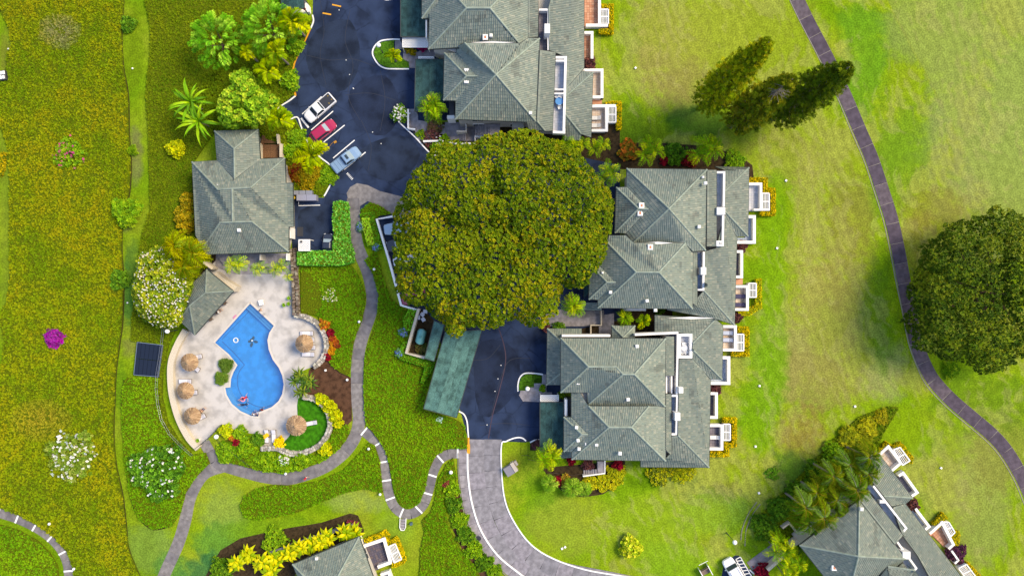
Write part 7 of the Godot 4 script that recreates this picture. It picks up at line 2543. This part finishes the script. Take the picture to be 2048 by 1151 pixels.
	for q in [
		[349, 296, 17, 1.6, "broad", 0.6, yl, 220, "bright yellow round shrub alone in the meadow by the banana-like plants"],
		[250, 422, 28, 1.8, "long", 0.8, br, 300, "fresh green spiky shrub standing on the mown trail"],
		[264, 300, 10, 0.7, "fine", 0.6, gn, 60, "small ragged weed on the bare edge of the mown trail"],
		[255, 46, 16, 0.8, "tuft", 0.6, dk, 130, "dark low bush spilling over the mown trail near the north edge"],
		[238, 560, 20, 1.0, "tuft", 0.6, dk, 200, "dark bush spilling over the mown trail opposite the blossom tree"],
		[376, 404, 18, 1.8, "broad2", 0.7, gold, 180, "golden shrub against the western wall of the pool house, upper one"],
		[370, 438, 24, 1.8, "broad2", 0.7, gold, 260, "golden shrub against the western wall of the pool house, lower one"],
		[612, 350, 26, 1.0, "broad", 0.55, gold, 420, "orange gold shrub mass at the pool house's eastern corner"],
		[590, 344, 20, 1.0, "broad", 0.55, og, 260, "rusty orange shrub between the pool house eave and the gold mass"],
		[655, 352, 18, 0.9, "tuft", 0.5, gn, 260, "clipped green groundcover in the pointed kerb island"],
		[575, 300, 14, 1.2, "broad", 0.5, br, 140, "bright creeper beside the deck wall of the pool house"],
		[592, 274, 18, 1.0, "tuft", 0.55, gn, 220, "green shrub under the foxtail palm beside the white pickup"],
		[578, 160, 20, 1.2, "tuft", 0.55, gn, 260, "green shrub at the lower bend of the yellow kerb"],
		[590, 92, 16, 1.2, "tuft", 0.55, gn, 180, "green shrub along the upper yellow kerb"],
		[512, 180, 20, 1.4, "broad", 0.6, gn, 200, "green understorey shrub below the foxtail pair"],
		[814, 97, 8, 0.8, "broad", 0.4, gold, 60, "yellow shrub by the island steps of the upper court"],
		[826, 103, 7, 0.8, "broad", 0.4, gold, 50, "second, smaller yellow shrub along the lattice of the upper court"],
		[843, 91, 10, 0.9, "broad", 0.45, [ap(160, 20, 90), ap(190, 30, 110), ap(120, 20, 60)], 90, "magenta shrub under the white lattice of the upper court"],
		[882, 107, 9, 0.9, "broad", 0.45, gn, 70, "little green shrub in the entry of the northern condominium"],
		[868, 252, 16, 0.7, "tuft", 0.45, [ap(110, 84, 60), ap(90, 100, 40), ap(130, 96, 70)], 160, "brownish low planting under the areca palm of the upper court"],
		[862, 273, 18, 0.7, "tuft", 0.45, bw, 160, "dark red low planting along the ramp wall of the upper court"],
		[842, 268, 9, 0.6, "tuft", 0.45, gn, 70, "green low planting inside the curve of the court kerb"],
		[1178, 127, 14, 1.1, "broad", 0.5, bw, 160, "dark brown bush between two terraces of the northern condominium"],
		[1484, 491, 12, 1.0, "broad", 0.45, bw, 130, "dark brown bush under the blue terrace of the eastern condominium"],
		[1476, 634, 11, 1.0, "broad", 0.45, bw, 120, "dark brown bush at the seam of the eastern and southern condominiums"],
		[1433, 777, 11, 0.6, "broad", 0.45, bw, 110, "dark red brown bush above the dark terrace of the southern condominium"],
		[1826, 1010, 14, 1.1, "broad", 0.5, bw, 150, "dark brown bush at the step of the turned south-east roof"],
		[1916, 1108, 20, 1.0, "broad", 0.5, [ap(90, 50, 76), ap(110, 60, 80), ap(76, 44, 60)], 260, "dusky purple bush below the terracotta terrace of the south-east condominium"],
		[640, 798, 11, 1.3, "broad2", 0.6, yl, 110, "bright yellow shrub at the top of the round stone wall"],
		[656, 812, 13, 1.4, "broad2", 0.6, yl, 130, "bright yellow shrub second along the round stone wall"],
		[668, 830, 13, 1.4, "broad2", 0.6, yl, 130, "bright yellow shrub third along the round stone wall"],
		[674, 846, 10, 1.2, "broad2", 0.6, yl, 90, "bright yellow shrub lowest along the round stone wall's outside"],
		[650, 898, 13, 1.2, "broad2", 0.6, yl, 130, "lone yellow lime shrub beside the garden path bend"],
		[557, 886, 10, 1.2, "broad2", 0.55, [ap(236, 200, 10), ap(214, 180, 10)], 100, "yellow bush at the corner of the stone wall by two loungers"],
		[646, 650, 11, 1.1, "broad2", 0.5, og, 120, "orange croton at the top outside of the curved stone wall"],
		[659, 667, 8, 1.1, "broad2", 0.5, rd, 80, "crimson croton outside the curved stone wall, upper one"],
		[664, 681, 9, 1.0, "broad2", 0.5, og, 90, "orange croton between the two crimson ones"],
		[672, 688, 8, 0.9, "broad2", 0.45, [ap(150, 76, 26), ap(120, 54, 26)], 60, "rust coloured croton reaching into the green cover"],
		[660, 701, 9, 1.0, "broad2", 0.5, [ap(184, 134, 16), ap(170, 112, 16)], 90, "golden orange croton low on the curved stone wall"],
		[653, 712, 8, 1.0, "broad2", 0.5, rd, 90, "crimson croton at the lower end of the curved stone wall"],
		[450, 730, 13, 0.9, "fine", 0.6, [ap(84, 116, 40), ap(104, 134, 50)], 220, "grassy planting at the corner notch of the pool, upper half"],
		[441, 756, 12, 0.9, "fine", 0.6, [ap(92, 126, 40), ap(112, 140, 50)], 220, "grassy planting beside the pool's curved step, lower half"],
		[450, 862, 13, 1.0, "broad", 0.55, [ap(180, 190, 16), ap(160, 176, 20)], 140, "yellow green shrub at the railing corner of the pool deck"],
		[480, 868, 16, 0.9, "tuft", 0.5, gn, 180, "green shrub on the deck edge south of the pool"],
		[514, 880, 13, 1.2, "tuft", 0.5, dk, 200, "clipped dark green bush beside the two white loungers"],
		[463, 876, 6, 0.8, "broad2", 0.45, og, 40, "orange croton among the shrubs south of the pool"],
		[473, 884, 8, 0.9, "broad2", 0.45, rd, 60, "crimson croton among the shrubs south of the pool"],
		[490, 896, 18, 1.1, "broad", 0.5, br, 220, "bright green shrub behind the crimson croton"],
		[530, 922, 20, 1.0, "broad", 0.55, gn, 260, "green shrub under the straight end of the stone wall"],
		[565, 926, 20, 1.0, "broad", 0.55, br, 260, "light green shrub below the round stone wall"],
		[602, 920, 20, 1.0, "broad", 0.55, gn, 240, "green shrub between the round stone wall and the walker"],
		[450, 905, 20, 0.8, "tuft", 0.5, gn, 260, "green shrub inside the fork by the south-west pool entrance"],
		[904, 978, 15, 0.9, "broad", 0.55, gn, 170, "first green shrub of the sidewalk row, below the crimson one"],
		[908, 1010, 16, 0.9, "broad", 0.55, dk, 180, "second green shrub of the sidewalk row"],
		[918, 1040, 17, 0.9, "broad", 0.55, gn, 190, "third green shrub of the sidewalk row"],
		[930, 1070, 18, 0.9, "broad", 0.55, dk, 200, "fourth green shrub of the sidewalk row, level with the manhole"],
		[948, 1100, 18, 0.9, "broad", 0.55, gn, 200, "fifth green shrub of the sidewalk row"],
		[968, 1126, 17, 0.9, "broad", 0.55, dk, 190, "sixth green shrub of the sidewalk row"],
		[990, 1146, 15, 0.9, "broad", 0.55, gn, 160, "last green shrub of the sidewalk row at the southern edge"],
		[894, 970, 8, 0.6, "broad", 0.45, [ap(160, 50, 70), ap(120, 60, 50)], 50, "dull crimson shrub at the head of the sidewalk row"],
		[1116, 962, 9, 0.8, "broad2", 0.5, rd, 90, "crimson croton beside the first spiky fan palm"],
		[1237, 931, 10, 1.0, "broad2", 0.5, rd, 100, "crimson croton at the corner of the southern condominium's stair"],
		[1143, 922, 8, 0.8, "broad2", 0.5, rd, 60, "crimson shrub beneath the gable by the areca clump"],
		[1176, 930, 11, 1.0, "broad", 0.5, bw, 120, "dark red shrub between the two flights of the entry stair"],
		[1078, 890, 12, 0.7, "tuft", 0.45, bw, 120, "brown planting in the bark bed by the lower teal carport"],
		[1214, 960, 24, 0.8, "broad", 0.5, [ap(186, 180, 16), ap(160, 164, 16)], 320, "yellow shrub mass along the southern stair"],
		[1234, 948, 18, 0.8, "broad", 0.5, [ap(176, 176, 16), ap(140, 150, 16)], 220, "yellow green shrub mass below the crimson croton of the stair"],
		[1180, 964, 16, 0.7, "broad", 0.5, [ap(196, 190, 20), ap(150, 150, 20)], 180, "yellow shrub under the southern stair's wall"],
		[1130, 960, 12, 0.7, "broad", 0.45, [ap(160, 130, 40), ap(120, 120, 30)], 120, "ochre planting between the fan palms and the terrace"],
		[1318, 944, 26, 0.8, "broad", 0.5, [ap(176, 176, 16), ap(140, 150, 20), ap(110, 120, 30)], 300, "yellow green shrub under the southern eave of the southern condominium, longer part"],
		[1366, 944, 24, 0.7, "fine", 0.5, [ap(186, 186, 20), ap(150, 160, 20)], 280, "thin yellow shrub under the southern eave, near the golden hedge"],
		[1258, 300, 20, 1.0, "broad2", 0.55, [ap(196, 110, 30), ap(150, 120, 30), ap(120, 110, 20)], 220, "orange brown croton mass at the lawn tip of the northern bed"],
		[1352, 306, 22, 1.3, "broad", 0.55, dk, 260, "dark green shrub between the two areca clumps of the northern bed"],
		[1380, 318, 16, 1.0, "broad2", 0.5, [ap(120, 20, 24), ap(90, 24, 24)], 180, "dark red croton mass under the largest areca clump"],
		[1330, 320, 9, 0.8, "broad2", 0.5, rd, 70, "small crimson croton above the eastern condominium's eave"],
		[1470, 320, 20, 0.9, "tuft", 0.5, gn, 240, "green planting at the curved end of the northern bed"],
		[1262, 1096, 21, 2.0, "broad2", 0.6, [ap(178, 190, 24), ap(150, 176, 24), ap(206, 206, 50)], 320, "small round yellow green tree alone on the south lawn"],
		[1546, 946, 14, 0.3, "tuft", 0.5, [ap(74, 124, 14), ap(92, 134, 20)], 70, "low vivid green weed patch on the south-east lawn"],
		[1906, 740, 16, 0.8, "long", 0.7, br, 120, "fresh green spiky shrub below the fairway tree"],
		[1530, 1054, 26, 1.2, "broad", 0.55, dk, 360, "rounded dark shrub at the western tip of the grove bed"],
		[1562, 1016, 24, 1.2, "broad", 0.55, dk, 320, "dark shrub second along the lawn side of the grove bed"],
		[1594, 984, 24, 1.2, "broad", 0.55, dk, 320, "dark shrub third along the lawn side of the grove bed"],
		[1632, 944, 22, 1.2, "broad", 0.55, dk, 280, "dark shrub fourth along the lawn side of the grove bed"],
		[1668, 904, 20, 1.2, "broad", 0.55, gn, 250, "green shrub fifth along the lawn side of the grove bed"],
		[1700, 874, 22, 1.1, "long", 0.6, [ap(140, 150, 16), ap(166, 166, 20), ap(110, 124, 16)], 280, "olive shrub sixth along the grove bed, where it widens"],
		[1736, 856, 20, 1.0, "long", 0.6, [ap(160, 160, 16), ap(180, 176, 20), ap(130, 136, 16)], 240, "yellow olive shrub near the narrow tip of the grove bed"],
		[1764, 834, 15, 0.8, "long", 0.55, [ap(170, 160, 16), ap(140, 140, 16)], 140, "last yellow shrub at the narrow tip of the grove bed"],
		[1728, 890, 18, 1.2, "long", 0.6, [ap(150, 156, 16), ap(120, 130, 16)], 220, "olive shrub between the grove bed's tip and the golden hedge"],
		[1590, 1100, 16, 1.0, "broad", 0.5, dk, 160, "dark shrub between the entry path and the areca clumps"],
		[1526, 1142, 15, 1.3, "broad", 0.5, [ap(110, 14, 34), ap(140, 20, 44)], 200, "round maroon shrub at the southern edge by the hatched bay"],
		[550, 1080, 26, 1.0, "tuft", 0.5, gn, 340, "green shrub between the striped lawn and the pale garden wall"],
		[704, 1052, 12, 0.7, "tuft", 0.45, [ap(140, 60, 80), ap(110, 60, 50)], 110, "pinkish low planting at the end of the pale garden wall"],
		[440, 1140, 24, 1.2, "broad", 0.55, dk, 260, "dark shrub at the western end of the golden row"],
		[1320, 619, 10, 0.9, "broad", 0.45, dk, 70, "dark green shrub in the deep gap between eastern and southern roofs"],
		[1118, 655, 12, 0.9, "broad", 0.45, dk, 90, "green shrub beside the courtyard entry under the great tree"],
		[1092, 656, 8, 0.8, "broad2", 0.4, bw, 60, "dark red shrub at the corner of the courtyard entry"],
		[1085, 777, 7, 0.7, "broad", 0.4, gn, 50, "little green bush on the paving island of the lower drive"],
		[1122, 790, 8, 0.9, "broad", 0.4, gn, 60, "green bush at the end of the entry lattice"],
		[846, 700, 16, 0.6, "fine", 0.5, [ap(90, 110, 40), ap(130, 120, 60)], 130, "scrubby weeds in the tank yard below the teal tank"],
	]:
		if q[8] != "":
			shrub(q[0], q[1], q[2], q[3], q[4], q[5], q[6], q[7], q[8])
	shrub(135, 306, 30, 1.1, "tuft", 0.6, gn, 260, "straggly meadow shrub with pink flowers near the north-west", "shrub", [ap(226, 60, 150), ap(206, 80, 120), ap(190, 110, 110)], 40)
	shrub(106, 676, 18, 1.2, "long", 0.6, [ap(150, 10, 150), ap(120, 14, 120), ap(176, 30, 160)], 160, "vivid purple bougainvillea alone in the meadow", "shrub", [ap(170, 10, 170), ap(150, 20, 150)], 120)
	shrub(140, 912, 46, 1.6, "fine", 0.8, [ap(124, 150, 50), ap(150, 166, 70), ap(104, 136, 30)], 380, "sprawling meadow shrub with white flowers", "shrub", [ap(255, 255, 250), ap(244, 250, 230)], 100)
	shrub(312, 944, 54, 2.0, "broad", 0.7, [ap(76, 124, 24), ap(96, 144, 30), ap(62, 104, 24)], 900, "big dark green shrub with scattered white flowers below the pool wall", "shrub", [ap(255, 255, 250)], 60)
	shrub(660, 590, 15, 0.8, "fine", 0.5, br, 90, "pale flowering shrub in the cover east of the straight stone wall", "shrub", [ap(240, 240, 150), ap(250, 250, 220)], 30)
	shrub(799, 226, 17, 1.3, "broad", 0.5, dk, 190, "white flowering bush at the court corner by the ramp", "shrub", [ap(255, 255, 255)], 70)
	shrub(884, 292, 20, 1.2, "broad", 0.5, gn, 220, "white flowering bush on the kerb beneath the great tree", "shrub", [ap(255, 255, 255)], 26)
	shrub(567, 920, 12, 1.2, "fine", 0.5, br, 60, "white flowering sprig beside the pool shrubs above the path", "shrub", [ap(255, 255, 250)], 40)
	for q in [[722, 452, "blue flowering strip on the path side of the lime hedge", 10], [806, 664, "blue flowering clump on the tank yard hedge, upper one", 9], [800, 706, "blue flowering clump at the corner of the tank yard hedge", 9], [752, 492, "blue flowering clump at the foot of the lime hedge", 8]]:
		shrub(q[0], q[1], q[3], 1.2 if q[0] > 760 else 0.8, "broad", 0.4, [ap(90, 140, 70), ap(110, 150, 90)], 80, q[2], "shrub", [ap(110, 140, 220), ap(140, 170, 236)], 50)

# ---------------------------------------------------------------- people
# a figure as one skin: bones are tapered capsules, joined by a smooth minimum and meshed as surface nets
func figure(called: String, label: String, at: Vector3, yaw: float, joints: Dictionary, bones: Array, hair: Color, cell := 0.035) -> Node3D:
	var o := thing(called, label, "person", at, yaw)
	var lo := Vector3.INF
	var hi := -Vector3.INF
	for b in bones:
		for e in [0, 1]:
			var r: float = b[2 + e] + 0.06
			lo = lo.min(joints[b[e]] - Vector3.ONE * r)
			hi = hi.max(joints[b[e]] + Vector3.ONE * r)
	var n := Vector3i(((hi - lo) / cell).ceil()) + Vector3i.ONE
	var val := PackedFloat32Array()
	val.resize(n.x * n.y * n.z)
	val.fill(1.0)
	var own := PackedInt32Array()
	own.resize(val.size())
	var k := 0.035
	for bi in bones.size():
		var b: Array = bones[bi]
		var p: Vector3 = joints[b[0]]
		var q: Vector3 = joints[b[1]]
		var d := q - p
		var dd := maxf(d.length_squared(), 1e-9)
		var rm := maxf(b[2], b[3]) + 0.08
		var l0 := Vector3i(((p.min(q) - Vector3.ONE * rm - lo) / cell).floor()).clamp(Vector3i.ZERO, n - Vector3i.ONE)
		var h0 := Vector3i(((p.max(q) + Vector3.ONE * rm - lo) / cell).ceil()).clamp(Vector3i.ZERO, n - Vector3i.ONE)
		for z in range(l0.z, h0.z + 1):
			for y in range(l0.y, h0.y + 1):
				for x in range(l0.x, h0.x + 1):
					var c := lo + Vector3(x, y, z) * cell
					var t := clampf((c - p).dot(d) / dd, 0, 1)
					var s := c.distance_to(p + d * t) - lerpf(b[2], b[3], t)
					var i := (z * n.y + y) * n.x + x
					if s < val[i]:
						own[i] = bi
					var hh := clampf(0.5 + 0.5 * (val[i] - s) / k, 0, 1)
					val[i] = lerpf(val[i], s, hh) - k * hh * (1.0 - hh)
	var vid := {}
	var V := []
	var C := []
	for z in n.z - 1:
		for y in n.y - 1:
			for x in n.x - 1:
				var sum := Vector3.ZERO
				var cnt := 0
				var i0 := (z * n.y + y) * n.x + x
				var f := [val[i0], val[i0 + 1], val[i0 + n.x], val[i0 + n.x + 1], val[i0 + n.x * n.y], val[i0 + n.x * n.y + 1], val[i0 + n.x * n.y + n.x], val[i0 + n.x * n.y + n.x + 1]]
				var neg := 0
				for e in 8:
					if f[e] < 0:
						neg += 1
				if neg == 0 or neg == 8:
					continue
				for e in [[0, 1], [2, 3], [4, 5], [6, 7], [0, 2], [1, 3], [4, 6], [5, 7], [0, 4], [1, 5], [2, 6], [3, 7]]:
					var a: float = f[e[0]]
					var b: float = f[e[1]]
					if (a < 0) != (b < 0):
						var t := a / (a - b)
						var pa := Vector3(e[0] & 1, (e[0] >> 1) & 1, e[0] >> 2)
						var pb := Vector3(e[1] & 1, (e[1] >> 1) & 1, e[1] >> 2)
						sum += pa.lerp(pb, t)
						cnt += 1
				vid[i0] = V.size()
				V.append(lo + (Vector3(x, y, z) + sum / cnt) * cell)
				C.append(bones[own[i0]][4])
	var m := MB.new()
	var sx := 1
	var sy := n.x
	var sz := n.x * n.y
	for i in vid:
		for ax in [[sx, sy, sz], [sy, sz, sx], [sz, sx, sy]]:
			var j: int = i + ax[0]
			if j < val.size() and (val[i] < 0) != (val[j] < 0):
				var q := [i, i - ax[1], i - ax[1] - ax[2], i - ax[2]]
				var ok := true
				for e in q:
					if not vid.has(e):
						ok = false
				if ok:
					m.col = C[vid[i]]
					var out := Vector3(1 if ax[0] == sx else 0, 1 if ax[0] == sy else 0, 1 if ax[0] == sz else 0)
					if val[i] > 0:
						out = -out
					m.quad(V[vid[q[0]]], V[vid[q[1]]], V[vid[q[2]]], V[vid[q[3]]], out)
	part(o, "body", m.mesh(), M.vc)
	var hd: Vector3 = joints.head
	var hb := MB.new()
	hb.col = hair
	hb.ball(hd + Vector3(-0.015, 0.03, 0), Vector3(0.115, 0.12, 0.1), 10, 6)
	part(o, "hair", hb.mesh(), M.vc)
	return o

const SKIN := Color(0.42, 0.24, 0.15)

func bones_for(top: Color, legs: Color, skin: Color, sleeve := true) -> Array:
	var sl := top if sleeve else skin
	return [["hip", "chest", 0.125, 0.135, top], ["chest", "neck", 0.12, 0.06, top], ["neck", "head", 0.055, 0.09, skin], ["head", "crown", 0.09, 0.07, skin], ["head", "nose", 0.05, 0.015, skin],
		["chest", "sl", 0.09, 0.065, top], ["chest", "sr", 0.09, 0.065, top], ["sl", "el", 0.06, 0.042, sl], ["sr", "er", 0.06, 0.042, sl], ["el", "wl", 0.042, 0.03, skin], ["er", "wr", 0.042, 0.03, skin], ["wl", "hl", 0.035, 0.025, skin], ["wr", "hr", 0.035, 0.025, skin],
		["hip", "jl", 0.11, 0.1, legs], ["hip", "jr", 0.11, 0.1, legs], ["jl", "kl", 0.09, 0.06, legs], ["jr", "kr", 0.09, 0.06, legs], ["kl", "al", 0.058, 0.04, skin], ["kr", "ar", 0.058, 0.04, skin], ["al", "tl", 0.045, 0.03, skin], ["ar", "tr", 0.045, 0.03, skin]]

# facing +x
func pose(kind: String) -> Dictionary:
	var j := {"hip": Vector3(0, 0.92, 0), "chest": Vector3(0.01, 1.28, 0), "neck": Vector3(0.02, 1.48, 0), "head": Vector3(0.04, 1.6, 0), "crown": Vector3(0.03, 1.67, 0), "nose": Vector3(0.15, 1.58, 0),
		"sl": Vector3(0, 1.4, -0.18), "sr": Vector3(0, 1.4, 0.18), "el": Vector3(-0.06, 1.12, -0.25), "er": Vector3(0.06, 1.12, 0.25), "wl": Vector3(0.04, 0.88, -0.26), "wr": Vector3(0.2, 0.92, 0.24), "hl": Vector3(0.08, 0.79, -0.26), "hr": Vector3(0.27, 0.86, 0.23),
		"jl": Vector3(0, 0.88, -0.09), "jr": Vector3(0, 0.88, 0.09), "kl": Vector3(0.2, 0.48, -0.1), "kr": Vector3(-0.05, 0.48, 0.1), "al": Vector3(0.2, 0.08, -0.1), "ar": Vector3(-0.28, 0.12, 0.1), "tl": Vector3(0.36, 0.04, -0.11), "tr": Vector3(-0.14, 0.04, 0.11)}
	if kind == "sit":
		var up := {"hip": 0.55, "chest": 0.9, "neck": 1.1, "head": 1.22, "crown": 1.29, "nose": 1.2, "sl": 1.02, "sr": 1.02, "jl": 0.53, "jr": 0.53}
		for k in up:
			j[k].y = up[k]
		j.el = Vector3(0.02, 0.76, -0.26)
		j.er = Vector3(0.02, 0.76, 0.26)
		j.wl = Vector3(0.22, 0.66, -0.2)
		j.wr = Vector3(0.22, 0.66, 0.2)
		j.hl = Vector3(0.32, 0.64, -0.17)
		j.hr = Vector3(0.32, 0.64, 0.17)
		j.kl = Vector3(0.42, 0.52, -0.12)
		j.kr = Vector3(0.42, 0.52, 0.12)
		j.al = Vector3(0.44, 0.1, -0.12)
		j.ar = Vector3(0.46, 0.1, 0.12)
		j.tl = Vector3(0.6, 0.04, -0.13)
		j.tr = Vector3(0.62, 0.04, 0.13)
	elif kind == "swim":
		for k in j:  # lying on the water, face forward
			var p: Vector3 = j[k]
			j[k] = Vector3(p.y - 0.95, p.x * 0.6, p.z)
		j.nose = Vector3(0.74, 0.03, 0)
		j.el = Vector3(0.6, -0.05, -0.4)
		j.er = Vector3(0.6, -0.05, 0.4)
		j.wl = Vector3(0.8, -0.06, -0.5)
		j.wr = Vector3(0.35, -0.08, 0.55)
		j.hl = Vector3(0.9, -0.06, -0.54)
		j.hr = Vector3(0.26, -0.08, 0.6)
	return j

func people() -> void:
	var tan_ := Color(0.46, 0.27, 0.17)
	var dark := Color(0.03, 0.02, 0.015)
	var s := func(x: float, y: float, up: float) -> Vector3:
		return P(x, y, 0.5) * Vector3(1, 0, 1) + Vector3(0, up, 0)
	figure("person", "person in a red shirt with a white pack walking along the garden path", s.call(613, 954, 0.04), 2.6, pose("walk"), bones_for(ap(230, 30, 60), ap(240, 240, 240), SKIN), ap(220, 30, 60))
	figure("person", "person in navy sitting at the western thatched umbrella", s.call(391, 821, 0.0), 2.2, pose("sit"), bones_for(ap(40, 46, 74), ap(30, 32, 50), SKIN), dark)
	figure("person", "bare-shouldered person sitting beside the one in navy", s.call(404, 821, 0.0), 0.9, pose("sit"), bones_for(tan_, ap(40, 60, 110), tan_, false), dark)
	figure("person", "person in white sitting on the brown chair before the pavilion", s.call(437, 623, 0.0), 0.7, pose("sit"), bones_for(ap(250, 250, 250), ap(110, 70, 60), SKIN), ap(80, 50, 36))
	figure("person", "person in a white top standing at the pavilion's shower wall", s.call(447, 558, 0.03), -0.7, pose("walk"), bones_for(ap(250, 246, 240), ap(120, 60, 50), SKIN), ap(240, 230, 220))
	figure("person", "person sitting on the pool's edge by the handrail", s.call(520, 620, -0.5), 2.5, pose("sit"), bones_for(tan_, ap(250, 250, 250), tan_, false), ap(60, 40, 30))
	figure("person", "swimmer lying in the pink float ring", s.call(485, 797, 0.08), 0.4, pose("swim"), bones_for(ap(220, 40, 50), ap(60, 30, 40), tan_, false), dark)
	figure("person", "swimmer in dark clothes below the pink float ring", s.call(484, 810, -0.1), 0.1, pose("swim"), bones_for(ap(30, 40, 70), ap(30, 40, 70), SKIN), dark)
	figure("person", "person in dark red standing in the pool by the round end's corner", s.call(521, 820, -1.0), 1.2, pose("walk"), bones_for(ap(120, 20, 40), ap(40, 30, 60), tan_), dark)
	figure("person", "person in white sitting on the curved pool step, nearer its middle", s.call(505, 829, -0.6), 1.4, pose("sit"), bones_for(ap(240, 244, 250), ap(60, 80, 130), tan_, false), dark)
	figure("person", "person in blue sitting at the end of the curved pool step", s.call(513, 830, -0.6), 1.7, pose("sit"), bones_for(ap(30, 60, 130), ap(240, 240, 245), tan_, false), dark)
	var b := MB.new()
	b.tube(torus(P(485, 798, 0.0) + Vector3(0, -0.02, 0), 0.32), fill(17, 0.12), 8, false)
	solo("float_ring", b, mat(ap(255, 170, 190), 0.4), "pink float ring in the round end of the pool", "float ring")
	b = MB.new()
	b.box(P(469, 633) + Vector3(0, 0.06, 0), Vector3(0.7, 0.06, 0.3), 0.8, 0.02)
	solo("pool_noodle", b, mat(ap(230, 150, 190), 0.6), "pink toy lying on the deck edge between pavilion and pool", "pool toy")
	b = MB.new()
	b.box(P(611, 952, 1.25), Vector3(0.2, 0.42, 0.32), 2.6, 0.06)
	b = MB.new()
	b.tube([P(666, 284), P(662, 288, 0.06), P(654, 300, 0.05)], [0.03, 0.03, 0.02], 5)
	b.box(P(670, 284) + Vector3(0, 0.08, 0), Vector3(0.5, 0.12, 0.36), 0.5, 0.05)
	solo("fallen_frond", b, mat(ap(206, 150, 50), 0.9), "dry fallen palm frond on the asphalt in the empty stall", "palm frond")
